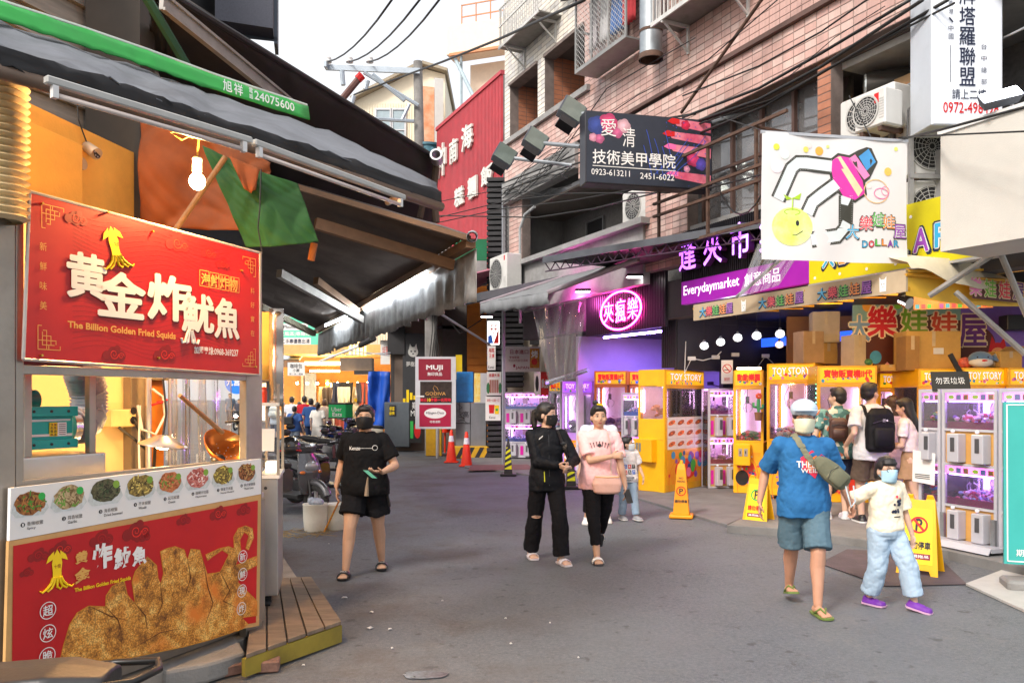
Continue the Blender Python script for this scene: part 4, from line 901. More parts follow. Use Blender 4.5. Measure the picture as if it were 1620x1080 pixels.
q_=[LP(sf,u,v,-.043) for u,v in((19,1058),(405,984),(408,791),(21,863))]
mb=MB(sf);mb.poly(q_,-.043);mb.build('panel',mat('poster_red',S('b00a12'),.45,0,.2,1.5,col2='c81418'),pp)
mb=MB(sf);clouds(mb,[(*LP(sf,u,v,-.043),r,sg) for u,v,r,sg in[(60,878,.03,1),(95,868,.035,-1),(160,852,.04,1),(215,840,.05,-1),(225,848,.03,1),(290,822,.03,1),(345,812,.04,-1),(385,806,.035,1),(42,905,.02,1)]],-.0438)
mb.build('cloud_pattern',None,pp)
def friedmat():
 m=mat('fried_print',S('f0b040'),.5,vs=16);t=m.node_tree;n=t.nodes;L=t.links;b=n['Principled BSDF']
 vo=n.new('ShaderNodeTexVoronoi');vo.inputs['Scale'].default_value=120;tc=n.new('ShaderNodeTexCoord');L.new(tc.outputs['Object'],vo.inputs['Vector'])
 cr=n.new('ShaderNodeValToRGB');e=cr.color_ramp.elements;e[0].color=(1.3,1.2,1.1,1);e[0].position=.1;e[1].color=(.3,.22,.16,1);e[1].position=.75;L.new(vo.outputs['Distance'],cr.inputs[0])
 nb=n.new('ShaderNodeTexNoise');nb.inputs['Scale'].default_value=11;nb.inputs['Detail'].default_value=7;nb.inputs['Roughness'].default_value=.7;L.new(tc.outputs['Object'],nb.inputs['Vector']);rb_=n.new('ShaderNodeValToRGB');e2=rb_.color_ramp.elements;e2[0].position=.36;e2[0].color=(.22,.08,.012,1);e2[1].position=.64;e2[1].color=(1,.68,.2,1);e3=e2.new(.5);e3.color=(.74,.34,.05,1);L.new(nb.outputs['Fac'],rb_.inputs[0]);mx=n.new('ShaderNodeMix');mx.data_type='RGBA';mx.blend_type='MULTIPLY';mx.inputs[0].default_value=.75;L.new(rb_.outputs[0],mx.inputs[6]);L.new(cr.outputs[0],mx.inputs[7])
 nz=n.new('ShaderNodeTexNoise');nz.inputs['Scale'].default_value=5;L.new(tc.outputs['Object'],nz.inputs['Vector']);r2=n.new('ShaderNodeValToRGB');r2.color_ramp.elements[0].position=.55;r2.color_ramp.elements[1].position=.72;L.new(nz.outputs['Fac'],r2.inputs[0])
 m2=n.new('ShaderNodeMix');m2.data_type='RGBA';L.new(r2.outputs[0],m2.inputs[0]);L.new(mx.outputs[2],m2.inputs[6]);m2.inputs[7].default_value=(.72,.2,.02,1);L.new(m2.outputs[2],b.inputs['Base Color']);return m
m_fry=friedmat();m_fry2=mat('fried_edge',S('d8982c'),.5,col2='a8641a',vs=40)
sq=[(280,985),(300,900),(330,800),(365,745),(420,712),(500,715),(502,665),(530,620),(590,585),(606,660),(640,700),(625,600),(640,550),(700,478),(745,520),(752,580),(762,605),(775,560),(760,455),(790,440),(830,430),(875,445),(890,490),(905,442),(950,447),(965,500),(985,560),(1020,556),(1045,550),(1085,470),(1055,450),(1010,480),(985,500),(975,470),(1040,440),(1085,430),(1110,440),(1108,385),(1130,345),(1165,332),(1200,345),(1205,390),(1180,450),(1165,440),(1180,380),(1160,365),(1140,400),(1145,450),(1120,520),(1180,490),(1222,475),(1222,520),(1150,560),(1130,600),(1222,690),(1222,760),(1150,770),(1180,800),(1150,825),(990,878),(870,910),(600,965)]
mb=MB(sf);mb.m(m_fry2);c0=LP(sf,240,940,-.045)
pts=[LP(sf,a/3,720+b/3,-.045) for a,b in sq]
def polyfill(mb,pts,y):
 from mathutils.geometry import tessellate_polygon
 t=tessellate_polygon([[V((a,b,0)) for a,b in pts]]);mb.add([(a,y,b) for a,b in pts],[tuple(f) for f in t])
polyfill(mb,pts,-.0446);
mb.m(m_fry);inn=[]
for i in range(len(pts)):
 a=V(pts[i-1]);b=V(pts[i]);c=V(pts[(i+1)%len(pts)]);d=(c-a).normalized() if(c-a).length else V((1,0));nn=V((d.y,-d.x))
 inn.append((b.x+nn.x*.006,b.y+nn.y*.006))
polyfill(mb,inn,-.0450)
mb.m(mat('fried_crease',S('5a2c08'),.5))
for cr_ in([(500,715),(560,780),(580,850)],[(640,700),(690,760),(700,830)],[(762,605),(770,700),(740,780)],[(890,490),(905,580),(880,660)],[(965,500),(985,620),(1010,700),(975,800)],[(1045,550),(1090,640),(1060,690),(1120,720)],[(640,910),(760,840),(860,820)],[(420,712),(520,760),(600,780)]):
 P_=[LP(sf,a/3,720+b/3,-.045) for a,b in cr_];mb.tube([(a,-.0448,b) for a,b in P_],[.001]+[.0035]*(len(P_)-2)+[.001],4)
mb.build('squid_picture',None,pp)
mb=MB(sf);a=LP(sf,90,905,-.045);squid(mb,a[0],a[1]-.015,.135,-.047,-.0);mb.build('squid_emblem',None,pp)
mb=MB(sf);mb.m(m_gold)
for ch,u0,u1,a,b,c,d in[('黄',119,139,875,893,868,888),('金',118,143,900,925,894,913)]:fit(ch,u0,u1,a,b,c,d,-.048,.05,mb)
mb.m(m_wprint)
for ch,u0,u1,a,b,c,d in[('炸',146,178,862,906,855,896),('魷',180,207,868,902,862,894),('魚',209,232,866,897,860,890)]:fit(ch,u0,u1,a,b,c,d,-.048,.05,mb)
mb.m(m_yellow);fit('The Billion Golden Fried Squids',118,207,930,938,910,918,-.048,.03,mb)
mb.m(m_wprint)
for i,(c,u,v) in enumerate([('超',76,965),('炫',76,1001),('脆',75,1037),('新',384,880),('鮮',384,908),('現',383,934),('炸',382,962)]):
 a=LP(sf,u,v,-.048);r0=.042 if i<3 else.040;mb.ring(a[0],a[1],r0,.004,-.048);mb.text(c,a[0]-r0*.62,a[1]-r0*.62,a[0]+r0*.62,a[1]+r0*.62,-.048,.015)
mb.build('lettering',None,pp)
pf=thing('wooden_platform','low wooden plank platform beside the stall','platform',PG(460,980),world=True)
A,B_,C_,D_=PG(404,916,.15),PG(493,911,.15),PG(541,981,.15),PG(388,1034,.15);E_=PG(372,1002,.15)
m_plk=mat('plank_wood',(.20,.15,.105),.8,0,.3,3,.3,30,stretch=(1,4,1),dirt=.5)
Lf=PG(300,1010,.15)
for k in range(5):
 t0,t1=k/5+.008,(k+1)/5-.008
 a=A.lerp(B_,t0);b=A.lerp(B_,t1);c=D_.lerp(C_,t1);d=D_.lerp(C_,t0);mb=MB();zz=V((0,0,rnd.uniform(-.004,.004)));mb.slab([a+zz,d+zz,c+zz,b+zz],.025);mb.build('plank',m_plk,pf,bevel=.003)
mb=MB();dn=V((0,0,-.03));a,b=D_.lerp(C_,-.0)+dn,C_+dn;n_=V((b.y-a.y,a.x-b.x,0)).normalized();mb.slab([a,b,b+V((0,0,-.115)),a+V((0,0,-.105))],-.03)
mb.build('skirt_board',mat('yellow_board',S('8a7a2a'),.7,0,.25,3,.2,20,dirt=.4),pf)
mb=MB();mb.slab([a-n_*0+V((-.02,.06,0)),b+V((-.1,.06,0)),B_+dn,A+dn],.04);mb.build('bearer',m_dark,pf)
for i,(u0,v0_,u1,v1_) in enumerate([(316,1062,352,1052),(354,1056,398,1046),(398,1050,444,1047)]):
 a=PG(u0,v0_,.06);b=PG(u1,v1_,.06);f_=frame(V((a.x,a.y,0)),V((b.x-a.x,b.y-a.y,0)));mb=MB(f_);mb.rbox(0,0,.0,(b-a).length-.01,.11,.06+.004*i,.008)
 tag(mb.build('brick',mat('brick_red',(.22,.12,.09),.9,0,.35,12,.5,40,dirt=.4)),['loose brick nearest the left under the poster board','loose brick in the middle of the row by the wooden platform','loose brick at the right end of the row, against the platform'][i],'brick','bricks edging the platform')
mb=MB();pts=[PG(u,v,.12) for u,v in((262,1060),(330,1048),(388,1030),(372,1002),(300,1005),(200,1040))];mb.slab(pts[::-1],-.12);tag(mb.build('stone_slab',m_conc,bevel=.02),'rough grey stone slab lying under the lower right corner of the poster','stone slab')
#   things in and around the stall
def W2(u,v,y):a,b=LP(sf,u,v,y);return sf@V((a,y,b))
wl2=thing('partition_wall','cream and orange partition wall with pipes and wires behind the stall window','wall',W2(200,740,1.5),world=True)
a=LP(sf,100,760,1.5);b=LP(sf,208,560,1.5);c=LP(sf,262,560,1.5)
mb=MB(sf);mb.box(a[0]-1.6,1.5,0,b[0],1.6,2.9);mb.build('cream_panel',mat('cream_warm',S('e2c58c'),.7,0,.06,2,dirt=.2),wl2)
mb=MB(sf);mb.box(b[0]+.002,1.52,0,c[0],1.6,2.9);mb.build('orange_panel',mat('orange_wall',S('d8801c'),.6,0,.1,2,dirt=.2),wl2)
mb=MB(sf);z0=LP(sf,208,600,1.45)[1];mb.box(b[0]-.02,1.44,z0,c[0]+.02,1.5,z0+.2);x0=LP(sf,210,690,1.4)[0];mb.box(x0,1.42,1.1,x0+.13,1.5,2.0);mb.build('panel_box',mat('box_olive',(.2,.16,.1),.6,dirt=.4),wl2)
mb=MB(sf);x0,z0=LP(sf,174,676,1.4);x1,z1=LP(sf,213,647,1.4);mb.rbox(x0,1.38,z0,x1,1.499,z1,.008);so=mb.build('socket_box',mat('socket_cream',S('d8bc80'),.5),wl2)
mb=MB(sf);mb.disc(x1-.03,z0+.12,.028,1.375,12);mb.disc(x1-.03,z0+.05,.03,1.375,12);mb.build('plug',m_black,so)
mb=MB(sf);mb.tube([(x1-.03,1.37,z0+.05),(x1,1.3,z0-.1),(x1+.1,1.3,z0-.15),(x1+.12,1.35,z0-.5)],.012,6);mb.tube([(x0+.05,1.37,z0),(x0+.15,1.33,z0-.09),(x0+.3,1.34,z0-.2),(x0+.32,1.34,z0-.5)],.01,6);mb.build('cable',m_cable,so)
xx,_=LP(sf,235,650,1.3);mb=MB(sf);mb.cyl((xx,1.3,1.0),(xx,1.3,2.1),.022);mb.cyl((xx+.2,1.3,1.0),(xx+.2,1.3,1.85),.012);mb.build('pipe',m_steel,wl2)
mb=MB(sf);mb.tube([(xx,1.26,1.72),(xx+.08,1.24,1.66),(xx+.1,1.24,1.52),(xx+.02,1.25,1.38),(xx-.1,1.25,1.42),(xx-.14,1.25,1.6)],.01,6);mb.tube([(xx-.12,1.25,1.6),(xx-.13,1.25,1.3),(xx-.12,1.25,1.0)],.008,6);mb.build('white_hose',m_white,wl2)
mb=MB(sf)
for z in(1.62,2.02):mb.ell((xx+.05,1.24,z),(.03,.02,.012),8,6);mb.cyl((xx-.02,1.24,z-.02),(xx+.12,1.24,z+.02),.008)
mb.build('tap_handle',m_red,wl2)
mb=MB();n=40;vs=[]
p0=W2(262,740,1.35);p1=W2(362,740,1.15);z1=W2(262,580,1.35).z
for i in range(n+1):
 p=p0.lerp(p1,i/n);o_=V((p.x,p.y,0))+V((.5,.8,0)).normalized()*(.05*math.sin(i*.7)+.04*mn.noise((i*.4,0,0)));vs+=[o_+V((0,0,.95)),o_+V((.02*math.sin(i),0,1.5)),o_+V((0,0,z1+.2))]
mb.add(vs,[(i*3+j,i*3+j+1,(i+1)*3+j+1,(i+1)*3+j) for i in range(n) for j in range(2)])
tag(mb.build('plastic_curtain',glass_mat('film_clear',(.82,.84,.86),.14,.12),smooth=True),'clear crinkled plastic curtain at the right of the stall window','curtain')
lp_=W2(258,700,.7);t=thing('heat_lamp','lit dish shaped heat lamp over the stall counter','lamp',lp_,world=True)
ml=Matrix.Translation(lp_)@Matrix.Rotation(R(8),4,'Y');mb=MB(ml)
mb.lathe([(.03,.05),(.06,.04),(.10,.015),(.155,-.012),(.16,-.02),(.152,-.018),(.1,.005),(.05,.02),(0,.02)],28);mb.build('shade',m_steel,t,smooth=True)
mb=MB(ml);mb.ell((.0,0,-.012),(.06,.06,.035),16,10);mb.build('bulb',glow('lamp_glow',(1,.8,.5),26),t,smooth=True)
mb=MB();mb.tube([lp_+V((0,0,.05)),lp_+V((0,.05,.2)),lp_+V((-.05,.1,.5)),lp_+V((.05,.2,.65))],.008,6);mb.build('cord',m_cable,t)
for nm,loc,e,c in(('lamp_light',lp_+V((0,-.05,-.08)),16,(1,.56,.2)),('stall_light',sf@V((.7,.55,2.25)),26,(1,.54,.18)),('stall_light',sf@V((1.9,.9,2.1)),16,(1,.54,.18))):
 l=bpy.data.lights.new(nm,'POINT');l.energy=e;l.color=c;l.shadow_soft_size=.06;o=bpy.data.objects.new(nm,l);COL.objects.link(o);o.location=loc
wk=W2(362,705,.55);t=thing('strainer_wok','big perforated copper strainer with a long wooden handle','strainer',wk,world=True)
mw=Matrix.Translation(wk)@Matrix.Rotation(R(38),4,'Y')@Matrix.Rotation(R(20),4,'X');mb=MB(mw)
mb.lathe([(0,-.12),(.07,-.108),(.13,-.075),(.17,-.03),(.185,0),(.178,0),(.125,-.068),(.07,-.1),(0,-.112)],32);mb.build('bowl',mat('copper_hot',S('a8622a'),.3,.8,.2,4),t,smooth=True)
mb=MB(mw)
for k in range(30):q=k*.9;rr=.03+.13*(k/30);mb.ell((rr*math.cos(q),rr*math.sin(q),-.115+rr*.32),.004,6,4)
mb.build('hole',m_white,t)
mb=MB();a=W2(284,625,.45);b=W2(352,684,.5);mb.cyl(a,b,.014,.017,10);mb.build('handle',mat('handle_wood',(.42,.24,.11),.6,0,.2,10),t,smooth='auto')
t=thing('lamp_shade','small brass lid shaped lamp above the strainer','lamp',W2(377,690,.5),world=True)
mb=MB(Matrix.Translation(W2(378,694,.5)));mb.lathe([(.0,.03),(.03,.028),(.075,.008),(.095,0),(.095,-.01),(.06,-.015),(0,-.015)],24);mb.build('lid',mat('brass_lid',(.42,.25,.08),.3,.8),t,smooth=True)
mb=MB();c=W2(378,694,.5);mb.tube([c+V((0,0,.03)),c+V((.0,0,.1)),c+V((.05,0,.14)),c+V((-.1,0,.12))],.008,6);mb.build('knob',m_dark,t)
a=LP(sf,265,740,.6);b=LP(sf,310,716,.6);mb=MB(sf);mb.rbox(a[0],.6,1.02,b[0],.9,1.13,.01);tag(mb.build('steel_pan',mat('pan_black',(.05,.045,.04),.35,.6)),'dark steel pan standing on the stall counter behind the menu strip','pan')
mb=MB(Matrix.Translation(W2(345,722,.55)));mb.ell((0,0,-.02),(.05,.05,.04),12,8);tag(mb.build('pot_lid',m_black,smooth=True),'small black round pot lid behind the menu strip','lid')
sc0=sf@V((SL+.12,.02,0));t=thing('steel_cart','stainless steel cart with glass case and tall bent steel panel right of the red boards','food cart',V((sc0.x,sc0.y,.11)),world=True)
def CU(u,v,Y=5.75):return PY(u,v,Y)
cf=frame(V((CU(411,600).x,5.75,0)),(1,.22,0));w_=CU(441,600).x-CU(411,600).x
def zc(v):return CU(0,v).z
mb=MB(cf);n=12;vs=[]
for i in range(n+1):
 z=zc(642)+(zc(487)-zc(642))*i/n;y=.012*math.sin(i*1.1)
 vs+=[(.065,y,z),(.165,y+.006*math.sin(i*2),z)]
mb.add(vs,[(2*i,2*i+1,2*i+3,2*i+2) for i in range(n)]);o=mb.build('tall_panel',mat('bent_steel',(.55,.48,.42),.18,.95,.08,2),t,smooth=True);o.modifiers.new('s','SOLIDIFY').thickness=.006
mb=MB(cf);mb.box(-.0,.05,zc(600),.062,.5,zc(492));mb.build('side_panel',mat('panel_lit_yellow',S('d8b050'),.5),t)
mb=MB(cf);mb.box(0,.0,.22,w_*.92,.55,zc(757));mb.build('body',m_steel,t,bevel=.006)
mb=MB(cf);mb.box(-.01,-.01,zc(757),w_,.57,zc(752));mb.box(-.01,-.01,zc(642),w_,.57,zc(637));mb.build('shelf',m_white,t)
mb=MB(cf)
for x in(-.005,w_-.02):mb.box(x,0,zc(752),x+.02,.02,zc(642));mb.box(x,.5,zc(752),x+.02,.52,zc(642));mb.box(x,0,zc(637),x+.02,.02,zc(575))
mb.build('corner_post',m_post,t)
mb=MB(cf);mb.box(.02,.008,zc(750),w_-.02,.011,zc(644));mb.build('pane',m_glass,t)
mb=MB(cf);mb.box(.02,.2,zc(752),w_-.04,.4,zc(735));mb.build('tray',glow('tray_lit',(1,.8,.5),1.2),t)
mb=MB(cf)
for sx in(.04,w_-.08):mb.cyl((sx-.015,.05,.155),(sx+.015,.05,.155),.04,n=16);mb.box(sx-.02,.03,.17,sx+.02,.07,.22)
mb.build('caster',m_black,t,smooth='auto')
mb=MB(cf);mb.disc(.04,zc(772),.012,-.002,12);mb.build('hole',m_ink,t)
mb=MB(cf);mb.poly([(.0,zc(712)),(.1,zc(714)),(.105,zc(678)),(.005,zc(678))],-.015,.002);tag(mb.build('paper_menu',m_white),'white paper sheet taped to the glass of the steel cart','paper')
mb=MB(cf);mb.lathe([(0,0),(.02,.002),(.022,.08),(.016,.1),(.022,.11),(.0,.12)],14,Matrix.Translation((.02,.12,zc(637)+.0)));tag(mb.build('seasoning_jar',mat('jar_red',(.6,.05,.02),.4)),'small jar with red cap standing on the steel cart','jar')
#   POLE, WIRES
up=thing('utility_pole','concrete utility pole with steel cross arms and white insulators','utility pole',(PY(662,250,30).x,30,0),world=True)
mb=MB();x=PY(661,0,30).x;mb.cyl((x+.25,30,0),(x,30,PY(0,98,30).z),.24,.17,16);mb.build('shaft',m_conc,up,smooth='auto')
m_galv=mat('galv_blue',(.38,.44,.50),.5,.4,.1,4)
def P30(u,v,Y=29.7):return PY(u,v,Y)
mb=MB();a,b=P30(515,106),P30(664,112);f_=frame(a,b-a);mb=MB(f_);l=(b-a).length;mb.box(0,0,-.1,l,.1,.1);mb.box(0,-.3,-.1,.1,0,.1);mb.build('cross_arm',m_galv,up)
mb=MB()
for p,q in(((576,115),(662,167)),((590,118),(640,160)),((590,188),(655,192)),((636,190),(648,165))):mb.cyl(P30(*p),P30(*q),.07,n=6)
mb.build('brace',m_galv,up)
for(u,v) in((553,100),(585,100),(519,100)):
 mb=MB(Matrix.Translation(P30(u,v)));mb.lathe([(0,0),(.14,.02),(.14,.08),(.08,.1),(.13,.16),(.1,.22),(.05,.26),(0,.28)],14);mb.build('insulator',m_white,up,smooth=True)
mb=MB();mb.cyl(P30(542,156),P30(571,121),.13,n=8);mb.build('fuse',mat('fuse_brown',(.12,.05,.04),.5),up);mb=MB();mb.cyl(P30(566,126),P30(573,119),.16,n=8);mb.build('fuse_cap',m_red,up)
for(p,q) in(((582,128),(578,142)),((560,152),(556,166)),((541,112),(543,135))):
 mb=MB();mb.cyl(P30(*p),P30(*q),.09,n=8);mb.build('fuse_link',m_galv,up)
mb=MB(Matrix.Translation((P30(675,260).x,30.4,P30(0,262).z)));mb.lathe([(0,0),(.5,0),(.5,.85),(.55,.86),(.55,.95),(0,1.0)],20);tr_=mb.build('transformer',mat('transformer_blue',(.06,.18,.24),.5,.2,dirt=.3),up,smooth='auto')
mb=MB(Matrix.Translation((P30(675,260).x,30.4,P30(0,262).z)))
for k in range(10):q=k*.63;mb.box(.5*math.cos(q)-.03,.5*math.sin(q)-.03,.1,.5*math.cos(q)+.07,.5*math.sin(q)+.05,.75)
mb.build('cooling_fin',MATS['transformer_blue'],tr_)
wires=[([(620,0),(519,98)],[20,29.7],.03),([(664,0),(553,98)],[20,29.7],.03),([(695,0),(585,98)],[20,29.7],.03),([(925,0),(790,62),(700,98),(640,120),(560,150)],[13.5,18,22,26,30],.03),([(1080,200),(1200,158),(1300,105),(1430,20),(1460,0)],[12.6,11,9.9,8.8,8.6],.022),([(1080,186),(1200,140),(1300,84),(1440,0)],[12.6,11,9.9,8.8],.02),([(1080,222),(1210,168),(1330,98),(1500,0)],[12.6,11,9.8,8.4],.02),([(1080,152),(1200,105),(1300,50),(1400,-20)],[12.6,11,9.9,8.8],.012),([(1080,205),(1220,158),(1345,90),(1510,5)],[12.55,10.9,9.7,8.3],.013),([(795,290),(870,262),(940,232),(1040,190),(1100,180)],[19,17,15.5,13.4,12.5],.018),([(800,302),(880,270),(990,232),(1090,192)],[18.9,16.8,14.5,12.6],.018),([(690,353),(790,331),(900,318),(1000,300),(1130,296)],[19.8,18.5,16,14,12],.012),([(690,345),(800,318),(900,306),(1060,305)],[19.8,18.5,16,13],.012),([(690,320),(790,300),(870,268),(960,140),(1100,60)],[20,18.6,16.5,14.5,12.5],.010),([(690,341),(850,344),(940,330),(1010,312),(1060,300)],[19.8,17,15,13.5,12.6],.014),([(1120,298),(1210,275),(1205,277)],[11.6,9.5,9.4],.012),([(1140,305),(1210,300)],[11.3,9.4],.012),([(1420,222),(1490,205),(1620,170)],[8.8,7.2,6.3],.012),([(1422,218),(1490,214),(1620,208)],[8.8,7.2,6.3],.008),([(1250,120),(1320,60),(1400,10)],[10.2,9.6,8.9],.006),([(905,220),(1010,150),(1120,95),(1230,0)],[15.5,13.8,12,10.6],.01),([(1285,430),(1300,300),(1330,250)],[8,8,8.2],.01)]
WL_=[q+' wire running up from the pole cross arm' for q in('leftmost thin','middle thin','rightmost thin')]+['long black cable from the pole across the sky to the tiled building']+[q+' cable crossing the pink tiles above the pale recess' for q in('thick lower middle','thick upper','thick lowest','thin topmost','thin lower')]+['thick cable along the beam left of the nail sign, upper one','thick cable along the beam left of the nail sign, lower one','thin cable passing under the nail sign to its right end','thin cable passing just above the lower edge of the nail sign','thin cable climbing steeply from the red wall over the tiled openings','sagging cable from the red wall below the nail sign','short cable from the nail sign to the white banner, upper one','short cable from the nail sign to the white banner, lower one','cable slanting up over the top of the cream awning box','cable lying level across the top of the cream awning box','very thin slack wire in front of the upper right pink tiles','thin slanting cable beside the fat grey duct']
for i,(px,ys_,r0) in enumerate(wires[:-1]):
 pts=[PY(u,v,y) for(u,v),y in zip(px,ys_)];fine=[]
 for k in range(len(pts)-1):
  for j in range(6):
   t_=j/6;p=pts[k].lerp(pts[k+1],t_);
   if len(pts)==2:p.z-=.3*4*t_*(1-t_)
   fine.append(p)
 fine.append(pts[-1]);mb=MB();mb.tube(fine,r0,6);tag(mb.build('overhead_cable',m_cable,smooth=True),WL_[i],'cable',['wires on the pole','overhead cables'][i>2])
mb=MB();r_=random.Random(9)
for k in range(14):
 a=bfm@V((.1+r_.random()*.3,-.12,6.45+r_.random()*.35));pts=[]
 for j in range(9):pts.append(bfm@V((.1+j*.42+r_.uniform(-.1,.1),-.12-.03*k/14,6.5+.3*math.sin(j*.5+k)*.5-.05*j*(k%3-1)+r_.uniform(-.06,.06))))
 mb.tube(pts,.008,5)
stuff(tag(mb.build('cable_tangle',m_cable),'tangle of thin black cables along the grey beam of the tiled building','cables'))
#   SIGNS ON THE RIGHT
def lightbox(name,label,cat,fr,w,h,d,face,edge,parts=None):
 t=thing(name,label,cat,fr.translation,world=True)
 mb=MB(fr);mb.rbox(0,0,0,w,d,h,.012);mb.build('box',edge,t)
 mb=MB(fr);mb.box(.02,-.004,.02,w-.02,.0,h-.02);mb.build('face',face,t)
 return t
nf=frame(PY(926,289,11.8),V((PY(1127,290,12.25)-PY(926,290,11.8)).xy.to_3d()));NW=(PY(1127,290,12.25)-PY(926,290,11.8)).xy.length;NH=PY(926,174,11.8).z-PY(926,289,11.8).z
ns=lightbox('nail_salon_sign','black light box sign with white characters, roses and painted nails','sign',nf,NW,NH,.28,mat('nail_face',(.02,.025,.04),.35,0,.2,3),mat('nail_edge',(.02,.02,.03),.4))
mb=MB(nf);mb.m(m_wprint)
mb.text('愛',.24,NH*.66,.48,NH*.90,-.012,.0);mb.text('清',.58,NH*.53,.78,NH*.80,-.012,.0)
mb.text('技術美甲學院',.11,NH*.27,NW*.70,NH*.47,-.012,.012);mb.box(.11,-.012,NH*.235,NW*.70,-.010,NH*.245)
mb.text('0923-613211',.09,NH*.115,NW*.34,NH*.20,-.012,.01);mb.text('2451-6022',NW*.42,NH*.10,NW*.69,NH*.185,-.012,.01);mb.build('lettering',None,ns)
mb=MB(nf);r_=random.Random(5)
roses=[(.17,.80,.13,'3b4fa0'),(.36,.84,.14,'e84a84'),(.60,.82,.10,'f4c0cc'),(.50,.72,.08,'e06a9c'),(.22,.62,.07,'d86a9a'),(.12,.63,.06,'f4a8c0'),(1.72,.42,.10,'e8407a'),(1.85,.36,.09,'5a4ab0'),(1.62,.28,.05,'f0a0c0'),(1.60,.90,.07,'e02050')]
for(x,zf,r0,c) in roses:
 for k in range(5):
  mb.m(mat('rose_%s_%d'%(c,k),tuple(q*(.55+.12*k) for q in S(c)),.5));
  for j in range(5-k if k<4 else 1):q=j*1.26+k*.6;d_=r0*.5*(1-k/4.5);mb.disc(x+d_*math.cos(q),NH*zf+d_*math.sin(q),r0*(.62-.1*k),-.006-.0007*k-.0001*j,12)
mb.build('rose_print',None,ns)
mb=MB(nf);mb.m(mat('finger_print',S('c8486a'),.5,col2='e890a0',vs=3))
for k,(zf,x0) in enumerate(((.88,1.38),(.70,1.30),(.52,1.32),(.14,1.36))):
 z=NH*zf;mb.poly([(NW-.03,z-.075),(x0+.08,z-.05+.05),(x0,z+.04+.03),(x0+.03,z+.085+.03),(x0+.12,z+.10),(NW-.03,z+.075)],-.0055-k*.0003)
 mb.m([m_red,m_red,m_pink,m_pink][k]);mb.poly([(x0-.08,z+.06),(x0+.0,z+.025),(x0+.12,z+.03),(x0+.12,z+.1),(x0,z+.115)],-.009);mb.m(MATS['finger_print'])
mb.m(mat('vein_blue',S('3550b0'),.5))
for k in range(9):
 x=1.05+k*.05;pts=[(x+.09*j*(1 if k%2 else-.3),-.006,NH*(.15+.09*j)+.03*math.sin(k+j)) for j in range(6+k%3)];mb.tube(pts,.006,4)
for k in range(50):mb.disc(1.25+r_.random()*.7,r_.random()*NH*.9+.03,r_.uniform(.004,.012),-.0092,6)
mb.build('hand_print',None,ns)
mb=MB(nf);mb.tube([(NW-.1,.1,NH),(NW+.2,.2,NH+.05)],.03,6);mb.tube([(NW-.0,.15,.2),(NW+.3,.3,.2)],.03,6);mb.tube([(NW-.1,.15,NH-.02),(NW+.9,.0,NH+.28)],.03,6);mb.build('bracket',mat('strut_grey',(.3,.33,.36),.5,.4),ns)
tf=frame(PY(1474,198,8.55),(1,.06,0));TW=.80;TH=2.9
ts=lightbox('vertical_sign','tall white light box sign with dark characters and a red phone number','sign',tf,TW,TH,.42,mat('lightbox_white',(.74,.78,.84),.3,0,.03,3,emis=(.75,.82,.95),est=.12),mat('lightbox_edge',(.55,.6,.66),.4,.1,.05,3,dirt=.2))
mb=MB(tf);mb.m(mat('navy_print',S('1c2540'),.5));
for i,c in enumerate('塔羅聯盟'):z=1.276-i*.217;mb.text(c,.30,z-.2,.48,z,-.012,.014)
mb.text('牌',.30,1.30,.48,1.5,-.012,.014);mb.text('請上二樓',.22,.28,.6,.39,-.012,.012)
for i,c in enumerate('台中總部'):mb.text(c,.545,.82-i*.125,.605,.88-i*.125,-.012,0)
for i,c in enumerate('香港、中國'):mb.text(c,.18,1.28-i*.09,.235,1.34-i*.09,-.012,0)
mb.box(.2,-.0125,.46,.206,-.011,.86);mb.build('lettering',None,ts)
mb=MB(tf);mb.m(m_red);mb.text('0972-498498',.12,.13,.74,.25,-.012,.02);mb.build('phone_number',None,ts)
def flood(label,u,v,Y,lit=False,tgt=(1,0,0),sc_=1.0,arm=None):
 c=PY(u,v,Y);t=thing('floodlight',label,'floodlight',c,world=True)
 f_=frame(c,(1,.2,0))@Matrix.Rotation(R(30),4,'Y')@Matrix.Rotation(R(-25),4,'X');mb=MB(f_)
 mb.loft([[(-.2*sc_,0,-.19*sc_),(.2*sc_,0,-.19*sc_),(.2*sc_,0,.19*sc_),(-.2*sc_,0,.19*sc_)],[(-.18*sc_,.1*sc_,-.24*sc_),(.18*sc_,.1*sc_,-.24*sc_),(.18*sc_,.1*sc_,.24*sc_),(-.18*sc_,.1*sc_,.24*sc_)],[(-.09*sc_,.19*sc_,-.12*sc_),(.09*sc_,.19*sc_,-.12*sc_),(.09*sc_,.19*sc_,.14*sc_),(-.09*sc_,.19*sc_,.14*sc_)]])
 mb.build('housing',mat('flood_grey',(.10,.11,.13),.5,.3),t,bevel=.01)
 mb=MB(f_);mb.box(-.17*sc_,-.008,-.19*sc_,.17*sc_,-.001,.19*sc_);mb.build('glass',glow('flood_on',(.95,.97,1),18) if lit else mat('flood_glass',(.16,.2,.18),.15,.2,.2,3),t)
 mb=MB(f_);mb.box(-.12*sc_,-.05*sc_,-.42*sc_,.14*sc_,.12*sc_,-.28*sc_);mb.build('ballast',m_black,t)
 if arm:mb=MB();mb.cyl(c+V((.1,.1,-.05)),arm,.035,n=8);mb.build('arm',mat('strut_grey',(.3,.33,.36),.5,.4),t)
 return t
flood('grey floodlight on the left, lowest of the three beside the nail salon sign',800,243,14.6,arm=PY(905,262,14.2))
flood('grey floodlight in the middle of the three beside the nail salon sign',849,219,13.8,arm=PY(918,232,13.0))
flood('grey floodlight nearest the black nail salon sign',907,172,12.4,arm=PY(935,180,12.3))
fl=PY(1583,150,7.0);t=thing('floodlight','lit white floodlight above the white box at the far right','floodlight',fl,world=True)
